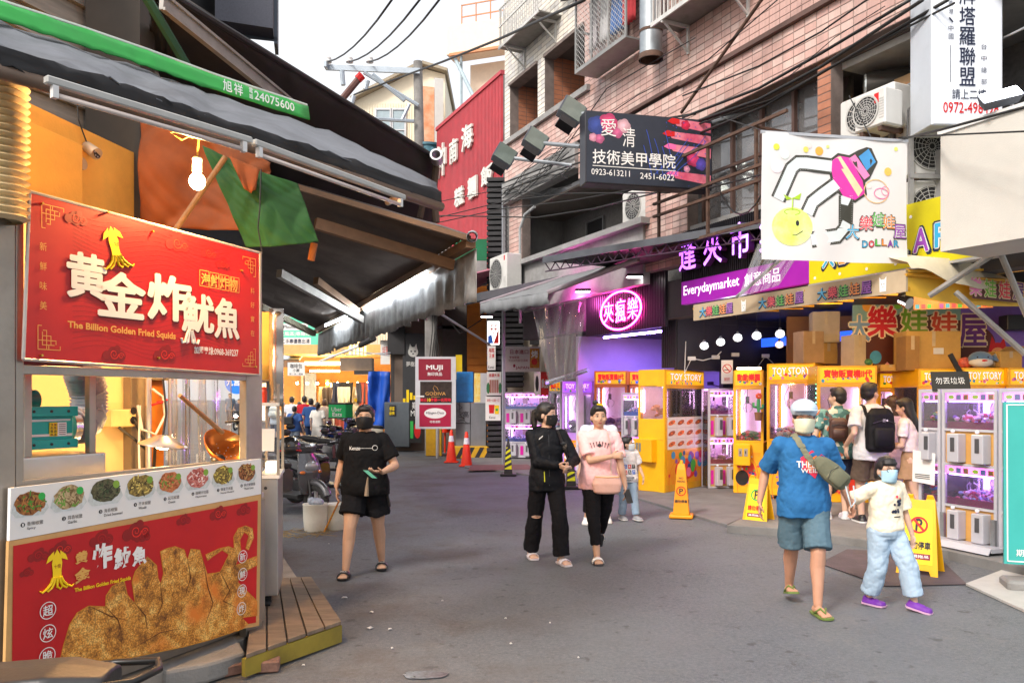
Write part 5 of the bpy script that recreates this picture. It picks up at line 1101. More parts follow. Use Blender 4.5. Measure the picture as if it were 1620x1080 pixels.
f_=frame(fl,(1,-.15,0))@Matrix.Rotation(R(-12),4,'Y')@Matrix.Rotation(R(-40),4,'X');mb=MB(f_);mb.loft([[(-.17,0,-.07),(.17,0,-.07),(.17,0,.07),(-.17,0,.07)],[(-.14,.09,-.05),(.14,.09,-.05),(.14,.09,.05),(-.14,.09,.05)]]);mb.build('housing',MATS['flood_grey'],t)
mb=MB(f_);mb.box(-.155,-.01,-.06,.155,-.001,.06);mb.build('glass',glow('flood_on',(.95,.97,1),18),t)
mb=MB();mb.cyl(fl+V((.16,.1,0)),fl+V((.2,.15,-.4)),.015);mb.build('arm',m_alu,t)
a=PY(1488,214,7.5);b=PY(1700,150,6.5);a0=V((a.x,a.y,3.03));f_=frame(a0,V((b.x-a.x,b.y-a.y,0)))
wb_=thing('awning_box','plain cream awning box at the far right edge','awning',a0,world=True);l=V((b.x-a.x,b.y-a.y,0)).length;hh=a.z-3.03
mb=MB(f_);mb.slab([(0,0,0),(l,0,.0),(l,0,hh+.02),(0,0,hh)],.7);mb.build('body',mat('awning_cream',S('c8c5bd'),.7,0,.04,3,.3,200),wb_)
mb=MB(f_);mb.slab([(-.02,-.02,hh),(l,-.02,hh+.02),(l,-.02,hh+.07),(-.02,-.02,hh+.05)],.74);mb.build('top_trim',m_white,wb_)
ba=PY(1205,208,8.2);bb_=PY(1435,224,8.5);zb=PY(1207,410,8.2).z;bf=frame(V((ba.x,ba.y,zb)),V((bb_.x-ba.x,bb_.y-ba.y,0)));BW=V((bb_.x-ba.x,bb_.y-ba.y,0)).length;BH=ba.z-zb
bn=thing('banner','white hanging banner with a pink crane claw drawing and a smiling green figure','banner',bf.translation,world=True)
mb=MB(bf);n=26;vs=[]
def wav(x,z):return.012*math.sin(x*7+z*3)+.02*mn.noise((x*1.6,z*1.6,4))
for j in range(n+1):
 for i in range(n+1):x=BW*i/n;z=BH*j/n;vs.append((x,wav(x,z),z))
mb.add(vs,[(j*(n+1)+i,j*(n+1)+i+1,(j+1)*(n+1)+i+1,(j+1)*(n+1)+i) for j in range(n) for i in range(n)]);mb.build('cloth',mat('banner_white',(.76,.75,.75),.7,0,.03,3),bn,smooth=True)
class PB(MB):
 """flat print pushed onto the waving cloth"""
 def add(s,vs,fs,xf=None):return MB.add(s,[(x,wav(x,z)-.004+y,z) for x,y,z in vs],fs,xf)
def U(u,v):a,b=LP(bf,u,v,0);return a,b
def stroke(mb,pts,w,y,closed=False):
 P=[V(p) for p in pts];n=len(P);Lf=[];Rt=[]
 for i,p in enumerate(P):
  d=(P[(i+1)%n]-P[i-1]) if closed else(P[min(i+1,n-1)]-P[max(i-1,0)]);d.normalize();q=V((-d.y,d.x))*w/2;Lf.append(p+q);Rt.append(p-q)
 for i in range(n if closed else n-1):j=(i+1)%n;mb.add([(Lf[i].x,y,Lf[i].y),(Lf[j].x,y,Lf[j].y),(Rt[j].x,y,Rt[j].y),(Rt[i].x,y,Rt[i].y)],[(0,1,2,3)])
mb=PB(bf);z3=lambda L_:[U(1080+a/3,b/3) for a,b in L_]
m_edge=mat('dark_olive_line',(.05,.05,.04),.6);m_clw=mat('claw_pale',S('dfe8ea'),.6,0,.04)
arms=[[(715,790),(590,775),(545,775),(515,800),(455,945)],[(735,870),(660,925),(615,960),(590,1015)],[(775,930),(775,1075),(740,1118),(605,1140)]]
for w_,mt,y in((.168,m_edge,0),(.115,m_clw,-.001)):
 mb.m(mt)
 for A_ in arms:stroke(mb,z3(A_),w_,y)
bodyc=z3([(700,770),(740,740),(790,750),(850,860),(860,920),(815,950),(760,930),(715,850)])
mb.m(m_edge);stroke(mb,bodyc,.06,-.0004,True);mb.m(mat('claw_pink',S('e23aa8'),.5));mb.poly(bodyc,-.0016)
mb.m(mat('claw_cream',S('f4dcb0'),.5));mb.poly(z3([(722,752),(748,742),(850,905),(830,935)]),-.002)
mb.m(m_edge);mb.poly(z3([(775,745),(830,715),(870,700),(895,705),(925,770),(885,850),(860,870),(820,800)]),-.0008)
mb.m(mat('claw_pink2',S('f48ac0'),.5));mb.poly(z3([(785,755),(815,735),(885,835),(858,855)]),-.0020)
mb.m(mat('claw_sky',S('4a9ad8'),.5));mb.poly(z3([(832,745),(880,708),(915,770),(870,812)]),-.0021)
mb.m(m_wprint)
for A_ in arms:
 P_=z3(A_)
 for k in range(len(P_)-1):
  a_,b_=V(P_[k]),V(P_[k+1]);d=(b_-a_);nn=V((-d.y,d.x)).normalized()*.068;m_=int(d.length/.022)
  for j in range(m_):p=a_+d*j/m_;mb.disc(p.x+nn.x,p.y+nn.y,.003,-.0022,5);mb.disc(p.x-nn.x,p.y-nn.y,.003,-.0022,5)
mb.build('claw_print',None,bn)
mb=PB(bf);mg1=mat('lime_soft',S('d4ec5a'),.6,0,.1,4,col2='f0f7b4');mb.m(mg1)
cx_,cz_=z3([(520,1075)])[0];mb.disc(cx_,cz_,.22,-.0005,28,.20);mb.m(mat('lime_line',S('a8d02c'),.6));mb.ring(cx_,cz_+.15,.09,.012,-.0012,24,.035)
mb.tube([(cx_,-.0016,cz_+.17),(cx_+.005,-.0016,cz_+.3)],.006,5);mb.poly([(cx_,cz_+.29),(cx_-.1,cz_+.33),(cx_-.06,cz_+.27)],-.0016);mb.poly([(cx_,cz_+.29),(cx_+.1,cz_+.35),(cx_+.08,cz_+.28)],-.0016)
mb.m(m_ink);mb.disc(cx_-.055,cz_+.03,.018,-.002,12,.03);mb.disc(cx_+.055,cz_+.035,.018,-.002,12,.03);stroke(mb,[(cx_-.11,cz_-.05),(cx_-.04,cz_-.09),(cx_+.04,cz_-.09),(cx_+.11,cz_-.045)],.008,-.002);mb.build('figure_print',None,bn)
mb=PB(bf)
for(a_,b_,r0,c) in[(440,700,.034,'dce04a'),(585,710,.032,'f0dc6a'),(650,716,.046,'f4b04a'),(690,696,.018,'dce88a'),(1012,708,.022,'e4ec7a'),(975,815,.045,'f4c860'),(602,690,.03,'f8dcd8'),(445,790,.07,'f8e4ec'),(480,735,.05,'e8f6ec'),(880,885,.03,'f8dcd8')]:
 q_=z3([(a_,b_)])[0];mb.m(mat('dot_'+c,S(c),.6));mb.disc(q_[0],q_[1],r0,-.0006,18)
mb.m(m_pink);q_=z3([(940,920)])[0]
mb.ring(q_[0],q_[1],.09,.008,-.001,20,.06);mb.ring(q_[0]+.05,q_[1]+.03,.05,.006,-.001);mb.m(mat('rain_o',S('f8c890'),.6));mb.ring(q_[0]-.06,q_[1]+.02,.15,.01,-.0008,24,.13)
mb.build('dot_print',None,bn)
mb=PB(bf);cols5=['38a8d8','e8485a','58b84a','f09038','9a4ab8'];nm5='大樂娃娃屋';xs5=[(800,1060),(862,1020),(918,1005),(968,1015),(1020,1060)]
for k,(c,cc_,(a_,b_)) in enumerate(zip(nm5,cols5,xs5)):
 q_=z3([(a_+8,b_+40)])[0];s_=.075;mb.m(m_edge);mb.text(c,q_[0]-s_-.008,q_[1]-s_-.012,q_[0]+s_+.012,q_[1]+s_+.008,-.001,.06);mb.m(m_wprint);mb.text(c,q_[0]-s_,q_[1]-s_,q_[0]+s_,q_[1]+s_,-.0016,.05)
 mb.m(mat('c5_'+cc_,S(cc_),.5));mb.text(c,q_[0]-s_,q_[1]-s_,q_[0]+s_,q_[1]+s_,-.0022,.015)
for k,c in enumerate('DOLLAR'):
 q_=U(1369+k*9.5,386-(2 if k in(2,3) else 0));s_=.033;mb.m(m_edge);mb.text(c,q_[0]-s_,q_[1]-s_*1.2,q_[0]+s_,q_[1]+s_*1.2,-.001,.06);mb.m(mat('c5_'+cols5[k%5],S(cols5[k%5]),.5));mb.text(c,q_[0]-s_*.85,q_[1]-s_,q_[0]+s_*.85,q_[1]+s_,-.002,.03)
mb.build('lettering',None,bn)
mb=MB(bf);mb.box(-.01,-.01,BH-.02,BW+.01,.01,BH+.01);mb.build('top_rod',m_alu,bn)
mb=MB();mb.cyl(bf@V((BW,0,BH)),bf@V((BW+.05,.05,BH+.35)),.01);mb.cyl(bf@V((BW*.75,0,BH)),bf@V((BW*.75,.4,BH+.6)),.006);mb.cyl(bf@V((0.05,0,BH)),bf@V((.0,1.0,BH+.5)),.006);mb.build('hanging_wire',m_cable,bn)
#   CLAW MACHINES
m_ym=mat('machine_yellow',S('ecb010'),.35,0,.08,3,coat=.3,dirt=.08)
m_wm=mat('machine_white',S('b8b8c0'),.35,0,.05,3,coat=.2,dirt=.12)
m_pm=mat('machine_lilac',S('b88ae0'),.35,0,.08,3,coat=.3)
m_om=mat('machine_orange',S('c8761c'),.4,0,.08,3,coat=.2,dirt=.1)
m_mag=glow('magenta_glow',(1,.12,.75),2.6);m_mag2=mat('magenta_panel',S('d0189c'),.3,coat=.4,var=.1)
m_pw=glow('pink_white_glow',(1,.55,.95),7);m_vio=glow('violet_glow',(.5,.25,1),15);m_ww=glow('warm_white_glow',(1,.86,.78),5)
m_hy=mat('header_yellow',S('f0c014'),.35,emis=S('f0b414'),est=.35,var=.1,vs=5,col2='f59a1a')
m_tan2=mat('machine_ply',S('c99a55'),.5,0,.08,4)
def prizes(mb,x0,y0,z0,x1,y1,h,n,cols,r,rn,shape='e'):
 for k in range(n):
  x=rn.uniform(x0+r,x1-r);y=rn.uniform(y0+r,y1-r);z=z0+rn.random()*h*(.6+.4*math.sin(3.1*(x-x0)/(x1-x0)));mb.m(cols[rn.randrange(len(cols))]);s_=r*rn.uniform(.6,1.15)
  if shape=='e':mb.ell((x,y,z),(s_,s_*.8,s_*.7),6,4,None)
  else:mb.ell((0,0,0),(s_*1.5,s_*.55,s_*.55),7,5,Matrix.Translation((x,y,z))@Matrix.Rotation(rn.random()*3,4,'Z')@Matrix.Rotation(rn.uniform(-.5,.5),4,'Y'))
def pcol(*hs):return[mat('prize_'+h,S(h),.4,var=.05) for h in hs]
P_PINK=pcol('f0a8c8','f4e4ee','d84a7a','a4c8e8','f8f4f8','8a5ac0');P_BLUE=pcol('3a6ac8','c8d8f0','f4f4f8','8ab0e0','e0a8c8');P_MIX=pcol('e8d040','e05050','50b050','4a80d0','f0f0f0','f0a8c8');P_BROWN=pcol('c07a40','a85f2c','d89a60');P_PUR=pcol('9a6ac0','d8b0e0','6a3a90','f0e0f4','b8a0c8')
def claw(mb,x,y,z,s=1.0):
 mb.m(m_black);mb.cyl((x,y,z+.12*s),(x,y,z+.02*s),.028*s,n=8);mb.cyl((x,y,z+.3*s),(x,y,z+.12*s),.006*s,n=5);mb.m(m_alu)
 for k in range(3):q=k*2.09+.4;c,n_=math.cos(q),math.sin(q);mb.tube([(x+.02*s*c,y+.02*s*n_,z+.03*s),(x+.075*s*c,y+.075*s*n_,z-.01*s),(x+.07*s*c,y+.07*s*n_,z-.07*s),(x+.03*s*c,y+.03*s*n_,z-.11*s)],.008*s,5)
 mb.m(m_black);mb.tube([(x-.02*s,y,z+.2*s),(x-.09*s,y,z+.05*s),(x-.06*s,y,z-.08*s),(x-.01*s,y,z-.02*s)],.005*s,4)
def header_art(mb,x0,z0,x1,z1,text,y,style,rn):
 w=x1-x0;h=z1-z0;bc=pcol('3a9ad8','4ab84a','e83a4a','f07ab0','8a4ac0','f4f4f0')
 for k in range(14):mb.m(bc[rn.randrange(6)]);mb.disc(x0+w*rn.uniform(.04,.96),z0+h*rn.uniform(.08,.35),h*rn.uniform(.05,.13),y-.001-.0001*k,10)
 mb.m(mat('header_shadow',S('7a1426'),.5));mb.text(text,x0+w*.07,z0+h*.30,x1-w*.05,z0+h*.88,y-.0035,.06)
 if style=='red':mb.m(mat('head_red',S('e81a1a'),.4,emis=S('e81a1a'),est=.5));mb.text(text,x0+w*.075,z0+h*.33,x1-w*.06,z0+h*.87,y-.0045,.02)
 else:
  mb.m(mat('head_pinkwhite',S('f8ecea'),.4,emis=S('f8d8d8'),est=.35));mb.text(text,x0+w*.08,z0+h*.33,x1-w*.065,z0+h*.86,y-.0045,.035)
  mb.m(mat('head_line',S('d8506a'),.5));mb.text(text,x0+w*.085,z0+h*.36,x1-w*.07,z0+h*.83,y-.0052,-.012)
def place(PL,PR):
 PL=V(PL);PR=V(PR);PL.z=PR.z=0;return frame(PL,PR-PL),(PR-PL).length
def yellow_machine(label,PL,PR,h,dp,text,style='pink',body=None,seed=1,prize='pink',zb=.03,coin=True,lowart=True,group='yellow claw machines',glowm=None,sideart=False,hz=.865,gz=.42):
 body=body or m_ym;fr,w=place(PL,PR);fr=Matrix.Translation((0,0,zb))@fr;t=thing('claw_machine',label,'claw machine',fr.translation,group=group,world=True);rn=random.Random(seed);p=.045
 mb=MB(fr);mb.rbox(0,.0,.0,w,dp,h*gz-.01,.008);mb.build('cabinet',body,t)
 mb=MB(fr);mb.rbox(0,.0,h*hz,w,dp,h,.008);mb.build('header_box',body,t)
 mb=MB(fr)
 for a,b in((0,0),(w-p,0),(0,dp-p),(w-p,dp-p)):mb.box(a,b,h*gz-.009,a+p,b+p,h*hz)
 mb.box(p+.001,.0,h*hz-.04,w-p-.001,.03,h*hz-.001);mb.box(p+.001,.0,h*gz-.008,w-p-.001,.03,h*gz+.02);mb.build('frame',body,t)
 mb=MB(fr);mb.box(p,dp-.02,h*gz,w-p,dp-.01,h*hz);mb.build('back_panel',mat('machine_inside',S('e4dcea'),.4,0,.05,8),t)
 mb=MB(fr);mb.box(p,.012,h*gz+.02,w-p,.016,h*hz-.04);mb.build('pane',m_glass,t)
 mb=MB(fr);mb.box(.008,p,h*gz,.012,dp-p,h*hz);mb.box(w-.012,p,h*gz,w-.008,dp-p,h*hz);mb.build('side_pane',m_glass,t)
 mb=MB(fr);mb.box(.035,-.006,h*hz+.03,w-.035,-.001,h-.03);hd=mb.build('header_panel',m_hy if body is not m_pm else mat('header_lilac',S('8a4ad0'),.4,emis=S('9a4aff'),est=.6),t)
 mb=MB(fr);header_art(mb,.035,h*hz+.03,w-.035,h-.03,text,-.006,style,rn);mb.build('lettering',None,hd)
 mb=MB(fr);mb.box(p+.02,.06,h*hz-.03,w-p-.02,.1,h*hz-.012);mb.box(p+.01,dp-.09,h*gz+.1,p+.03,dp-.06,h*hz-.06);mb.box(w-p-.03,dp-.09,h*gz+.1,w-p-.01,dp-.06,h*hz-.06);mb.build('light_strip',glowm or m_pw,t)
 mb=MB(fr);claw(mb,w*.4,dp*.4,h*.72,1.2);mb.build('claw',None,t)
 cols,shp,rr,n,hh={'pink':(P_PINK,'e',.05,130,.18),'bags':(P_PUR,'e',.08,60,.25),'brown':(P_BROWN,'s',.055,60,.22),'mix':(P_MIX,'e',.05,110,.2),'green':(pcol('3a8a3a','2c9a5a','c87a4a','e04a3a'),'e',.05,40,.12)}[prize]
 mb=MB(fr);prizes(mb,p+.02,.06,h*gz+.04,w-p-.02,dp-.06,hh,n,cols,rr,rn,shp);stuff(mb.build('prize_pile',None,t))
 if lowart:
  mb=MB(fr);z0,z1=.12,min(h*gz-.04,.70);x0,x1=.05,w-.05;mb.m(m_hy if False else mat('art_yellow',S('f2b81a'),.4,0,.15,3,col2='f08a1a'));mb.box(x0,-.004,z0,x1,-.001,z1)
  mb.m(mat('art_orange',S('ee7a1c'),.5));mb.ring((x0+x1)/2,z0+.02,(x1-x0)*.46,.012,-.005,30,(z1-z0)*.85);mb.m(mat('art_red',S('e8402a'),.5));mb.disc((x0+x1)/2,z0+(z1-z0)*.42,(x1-x0)*.3,-.0052,22,(z1-z0)*.33)
  bc=pcol('3a9ad8','4ab84a','e83a4a','f07ab0','8a4ac0','f4f4f0','1c4a9a')
  for k in range(26):mb.m(bc[rn.randrange(7)]);r0=(x1-x0)*rn.uniform(.02,.075);mb.disc(rn.uniform(x0+r0,x1-r0),rn.uniform(z0+r0,z1-r0),r0,-.0056-.0002*k,12)
  mb.build('front_art',None,t)
 if coin:
  mb=MB(fr);mb.rbox(.05,-.16,h*gz-.40,.05+min(.34,w*.5),-.012,h*gz-.04,.01);cb=mb.build('coin_box',body,t)
  mb=MB(fr)
  for k in range(2):x=.11+k*.09;mb.box(x,-.166,h*gz-.24,x+.06,-.161,h*gz-.11)
  mb.m(m_steel);mb.build('coin_slot',m_steel,cb)
  mb=MB(fr)
  for k in range(2):x=.13+k*.09;mb.box(x,-.168,h*gz-.2,x+.015,-.1665,h*gz-.15)
  mb.build('slot_mouth',m_ink,cb)
  mb=MB(fr);mb.disc(min(.2,w*.3),.27*h*gz/.9,.11,-.0115,22,.13);mb.build('prize_hatch',mat('hatch_black',(.02,.02,.02),.2,coat=.5),t)
 return t,fr,w
def double_machine(label,PL,PR,h,dp,n=2,seed=1,prize='pink',zb=.05,group='white double deck claw machines',glowm=None,frame_m=None,ply=False,sidepane=True,feet=False):
 fm=frame_m or m_wm;fr,w=place(PL,PR);fr=Matrix.Translation((0,0,zb))@fr;t=thing('claw_machine',label,'claw machine',fr.translation,group=group,world=True);rn=random.Random(seed);p=.035;g=glowm or m_pw
 mb=MB(fr)
 for a,b in((0,0),(w-p,0),(0,dp-p),(w-p,dp-p)):mb.box(a,b,0,a+p,b+p,h)
 hd=h/2
 for k in(0,1):
  zb_=k*hd;mb.box(p,0,zb_,w-p,.03,zb_+.03);mb.box(p,0,zb_+hd*.46,w-p,.03,zb_+hd*.46+.025)
 mb.box(p,0,h-.03,w-p,.03,h-.0);mb.build('frame',fm,t)
 mb=MB(fr);mb.box(.0,.0,h+.001,w,dp,h+.012);mb.box(p,.04,0.0,w-p,dp,.02);mb.build('top_plate',fm,t)
 mb=MB(fr);mb.box(p,dp-.012,.03,w-p,dp-.002,h);mb.build('back_panel',mat('inside_pale',S('e8e0f4'),.4,0,.04,6),t)
 cols,rr,nn={'pink':(P_PINK,.028,150),'blue':(P_BLUE,.028,150),'mix':(P_MIX,.028,150),'pur':(P_PUR,.035,110)}[prize]
 for k in(0,1):
  z0=k*hd;zm=z0+hd*.46+.025;z1=z0+hd-.0 if k==0 else h-.03
  dk=None
  mb=MB(fr);mb.box(p+.002,.014,zm+.0,w-p-.002,.018,z1-.0);dk=mb.build('pane',m_glass,t)
  mb=MB(fr);mb.box(p,.03,z1-.085,w-p,.05,z1-.004);hp=mb.build('header_strip',m_mag,t)
  mb=MB(fr);pw=(w-2*p)/max(1,n)
  for j in range(n):
   x=p+pw*j;mb.m(mat('badge_green',S('a8d83a'),.4,emis=S('a8d83a'),est=.4));mb.disc(x+pw*.2,z1-.045,.04,.028,12,.024);mb.m(mat('screen_grey',S('707ab0'),.3,emis=S('707ac0'),est=.3));mb.box(x+pw*.42,.022,z1-.075,x+pw*.62,.029,z1-.018);mb.m(m_yellow);mb.box(x+pw*.72,.022,z1-.075,x+pw*.92,.029,z1-.018);mb.m(m_red);mb.text('禮品',x+pw*.74,z1-.065,x+pw*.9,z1-.03,.0215)
  mb.build('header_print',None,hp)
  mb=MB(fr)
  for j in range(n):claw(mb,p+pw*(j+.5),dp*.35,z1-.20,.75)
  mb.build('claw',None,t)
  mb=MB(fr);mb.box(p+.01,.03,zm+.0,w-p-.01,.034,zm+.075);mb.box(p+.01,.034,zm,w-p-.01,dp-.02,zm+.01);mb.build('prize_bin',m_mag2 if prize!='blue' else mat('bin_blue',S('2a5ae0'),.3),t)
  mb=MB(fr);prizes(mb,p+.01,.04,zm+.06,w-p-.01,dp-.03,.10,nn,cols,rr,rn);stuff(mb.build('prize_pile',None,t))
  mb=MB(fr);mb.box(p+.01,dp-.05,z1-.03,w-p-.01,dp-.02,z1-.01);mb.box(p+.004,dp-.05,zm+.1,p+.016,dp-.03,z1-.04);mb.box(w-p-.016,dp-.05,zm+.1,w-p-.004,dp-.03,z1-.04);mb.box(p+.01,.055,z1-.1,w-p-.01,.075,z1-.09);mb.build('light_strip',g,t)
  mb=MB(fr);mb.box(p+.001,.02,z0+.031,w-p-.001,.03,z0+hd*.46-.001);lp=mb.build('lower_panel',m_tan2 if ply else m_wm,t)
  for j in range(n):
   x=p+pw*j;mb=MB(fr);cw0=max(x+pw*.38,x+pw*.86-.17);mb.rbox(cw0,-.1,z0+.045,x+pw*.86,.0195,z0+hd*.43,.008);cb=mb.build('coin_box',m_wm,t)
   mb=MB(fr);mb.box(cw0+.05,-.105,z0+.16,cw0+.1,-.101,z0+hd*.38);mb.build('coin_slot',mat('slot_grey',(.12,.12,.13),.4,.5),cb)
   mb=MB(fr);mb.ell((x+pw*.5,-.05,z0+hd*.46),(.022,.022,.02),10,6);mb.build('button',mat('button_white',(.8,.78,.85),.2),cb)
   mb=MB(fr);mb.box(x+pw*.08,.012,z0+.07,x+pw*.3,.0195,z0+hd*.36);mb.build('prize_door',m_mag2,t)
 if sidepane:mb=MB(fr);mb.box(.003,p,.03,.006,dp-p,h-.03);mb.box(w-.006,p,.03,w-.003,dp-p,h-.03);mb.build('side_pane',m_glass,t)
 if feet:
  mb=MB(fr)
  for a in(.0,w-.05):mb.box(a,-.03,-zb,a+.05,-.0,.3)
  mb.build('leg',mat('leg_galv',(.3,.31,.32),.5,.5,dirt=.4),t)
 return t,fr,w
def AT(u,Y):p=PY(u,V0,Y);p.z=0;return p
double_machine('white double deck claw machine nearest the black slatted column',AT(797,21.6),AT(868,21.2),1.75,.6,3,1,'blue',.06)
yellow_machine('narrow pale machine with red lit header, next to the lilac machine',AT(868,20.2),AT(888,20.0),2.05,.6,'禮品王','red',m_wm,2,'pink',.04,coin=False,group='other claw machines')
yellow_machine('lilac claw machine with a purple glowing header',AT(889,17.5),AT(938,17.3),1.99,.65,'TOY STORY','pink',m_pm,3,'bags',.04,coin=False,group='other claw machines')
yellow_machine('orange claw machine heaped with snack bags inside the violet lit room',AT(940,16.6),AT(992,16.4),2.2,.8,'寶物販賣機II代','red',m_om,4,'bags',.02,coin=True)
yellow_machine('second orange claw machine in the violet room, behind white machines',AT(994,16.7),AT(1046,16.5),2.2,.8,'寶物販賣機II代','red',m_om,5,'bags',.02,coin=False)
double_machine('white double deck claw machine with blue bins left of the yellow corner machine',AT(983,15.6),AT(1016,15.3),1.70,.6,2,6,'blue',.05)
double_machine('white claw machine with blue bins half hidden behind the yellow corner machine',AT(1017,15.35),AT(1052,15.1),1.70,.6,2,7,'blue',.05)
PLc,PCc,PRc=AT(1015.6,14.15),AT(1053,13.7),AT(1114,14.75)
t8,f8,w8=yellow_machine('yellow corner claw machine with drumstick pictures and a heap of brown toys',PCc,PRc,2.12,.55,'TOY STORY','pink',m_ym,8,'brown',.03,coin=False,gz=.60)
mb=MB(f8);x0,x1,z0,z1=.06,w8-.06,2.12*.345,2.12*.345+.56;mb.m(m_wprint);mb.box(x0,-.0052,z0,x1,-.003,z1)
mb.m(m_orangepl);m_dk=mat('crumb_brown',S('a8531c'),.6);cw_=(x1-x0)/4;ch_=(z1-z0)/3;rn=random.Random(11)
for i in range(4):
 for j in range(3):
  cx_,cz_=x0+cw_*(i+.5),z0+ch_*(j+.5);q=rn.uniform(0,3);mb.m([m_orangepl,m_dk][(i+j)%2]);mb.poly([(cx_+cw_*.38*math.cos(a)-cw_*.05,cz_+ch_*.22*math.sin(a)+ch_*.12*math.cos(a)) for a in[k*.52 for k in range(12)]],-.0058);mb.m(m_dk if(i+j)%2==0 else m_orangepl);mb.poly([(cx_+cw_*.12*math.cos(a)-.02,cz_+ch_*.1*math.sin(a)) for a in[k*.78 for k in range(8)]],-.0062)
  mb.m(mat('bone_print',S('e8c898'),.6));mb.box(cx_+cw_*.18,-.0064,cz_-.012-ch_*.1,cx_+cw_*.42,-.0062,cz_+.008-ch_*.1)
mb.m(mat('grid_grey',(.35,.3,.3),.6))
for i in range(1,4):mb.box(x0+cw_*i-.002,-.0068,z0,x0+cw_*i+.002,-.0064,z1)
for j in range(1,3):mb.box(x0,-.0068,z0+ch_*j-.002,x1,-.0064,z0+ch_*j+.002)
mb.build('food_poster',None,t8)
fl_,wl_=place(PLc,PCc);fl_=Matrix.Translation((0,0,.03))@fl_;h=2.12
mb=MB(fl_);mb.box(.0,-.03,0,.03,-.002,h);mb.box(wl_-.035,-.03,0,wl_,-.002,h);mb.box(.03,-.03,h*.43,wl_-.035,-.002,h*.47);mb.box(.03,-.03,0,wl_-.035,-.002,.3);mb.box(.03,-.03,h*.86,wl_-.035,-.002,h);mb.build('side_frame',m_ym,t8)
mb=MB(fl_);mb.rbox(-.03,-.18,h*.44-.42,wl_*.7,-.032,h*.44-.02,.01);cb=mb.build('coin_box',m_ym,t8);mb=MB(fl_);mb.box(.03,-.186,h*.44-.24,.08,-.181,h*.44-.09);mb.box(.10,-.186,h*.44-.24,.15,-.181,h*.44-.09);mb.build('coin_slot',m_steel,cb)
mb=MB(fl_);mb.m(mat('art_yellow',S('f2b81a'),.4));mb.box(.03,-.012,.3,wl_-.035,-.008,h*.44-.02);mb.m(m_black);mb.disc(wl_*.32,.46,.075,-.014,18,.13);mb.m(m_green);mb.disc(wl_*.68,.5,.05,-.014);mb.disc(wl_*.75,.62,.035,-.014);mb.m(m_red);mb.poly([(wl_*.5,.42),(wl_*.66,.36),(wl_*.64,.56)],-.0145);mb.m(m_wprint);mb.box(.05,-.014,h*.88,wl_-.06,-.0125,h*.97);mb.m(m_orangepl)
for i in range(4):
 for j in range(2):mb.disc(.09+i*(wl_-.16)/3.6,h*.9+j*.08,.03,-.0155,10,.018)
mb.build('side_art',None,t8)
double_machine('white double deck claw machine standing inside the dark shop behind the yellow machines',AT(1121,14.3),AT(1164,14.4),1.78,.3,2,9,'pur',.04,glowm=m_pw,ply=True)
yellow_machine('yellow claw machine with an orange tube light on top and a toy cactus inside',AT(1160,13.7),AT(1208,13.5),2.10,.7,'動動樂園','red',m_ym,10,'green',.03)
yellow_machine('yellow claw machine just left of the chain of green lights',AT(1213,12.9),AT(1290,12.5),2.12,.85,'TOY STORY','pink',m_ym,11,'pink',.09,coin=False)
yellow_machine('wide yellow claw machine with red characters behind the man in the floral shirt',AT(1293,12.0),AT(1388,11.9),2.05,.8,'寶物販賣機II代','red',m_ym,12,'pink',.09)
yellow_machine('yellow claw machine between the backpack man and the girl in the beige skirt',AT(1389,12.4),AT(1451,12.4),1.97,.8,'TOY STORY','pink',m_ym,13,'mix',.09)
yellow_machine('yellow claw machine directly behind the black chalkboard, left one of two',AT(1453,11.5),AT(1521,11.5),1.99,.8,'TOY STORY','pink',m_ym,14,'mix',.09,coin=False)
yellow_machine('yellow claw machine with a patched header behind the white double machines',AT(1523,11.4),AT(1592,11.4),2.00,.8,'TOY STORY','pink',m_ym,15,'pink',.09,coin=False)
yellow_machine('yellow claw machine cut by the right edge of the photo',AT(1595,11.3),AT(1668,11.3),2.00,.8,'TOY STORY','pink',m_ym,16,'pink',.09,coin=False)
A_,B2=AT(1490,8.66),AT(1577,8.04);dirm=(A_-B2).normalized()
double_machine('four claw white double deck machine right of the yellow folding sign',A_,B2,1.62,.62,2,17,'pink',.12,glowm=m_vio,ply=True,feet=True)
double_machine('narrow white double deck claw machine left of the four claw one',A_+dirm*.31,A_+dirm*.02,1.62,.6,1,18,'mix',.12,glowm=m_vio)
double_machine('white double deck claw machine behind the turquoise board',B2-dirm*.02,B2-dirm*.66,1.62,.62,2,19,'pink',.12,glowm=m_vio)
mfr,_=place(A_,B2)
mb=MB(mfr);mb.box(-.02,-.22,.12,.78,-.03,.16);mb.slab([(-.02,-.22,.16),(.78,-.22,.16),(.78,-.26,.10),(-.02,-.26,.10)],.01);tag(mb.build('shelf_step',m_wm),'pale steel step shelf along the foot of the white double machine','step')
for i in range(6):mb=MB(mfr);x=.02+i*.15;mb.rbox(x,.0+.03*(i%2),0.0,x+.11,.2,.09,.006);tag(mb.build('brick',MATS['brick_red']),['first','second','third','fourth','fifth','sixth'][i]+' red brick from the left under the white double claw machine','brick','bricks under the claw machines')
mb=MB(mfr);mb.poly([(-.36,.72),(-.06,.70),(-.05,1.05),(-.35,1.07)],-.04,.004);nt_=mb.build('notice',m_wprint);tag(nt_,'white notice sheet stuck on the narrow white machine','notice')
mb=MB(mfr);mb.m(m_ink)
for k in range(3):mb.box(-.32,-.043,.76+k*.02,-.12,-.041,.768+k*.02)
mb.build('print_lines',None,nt_)
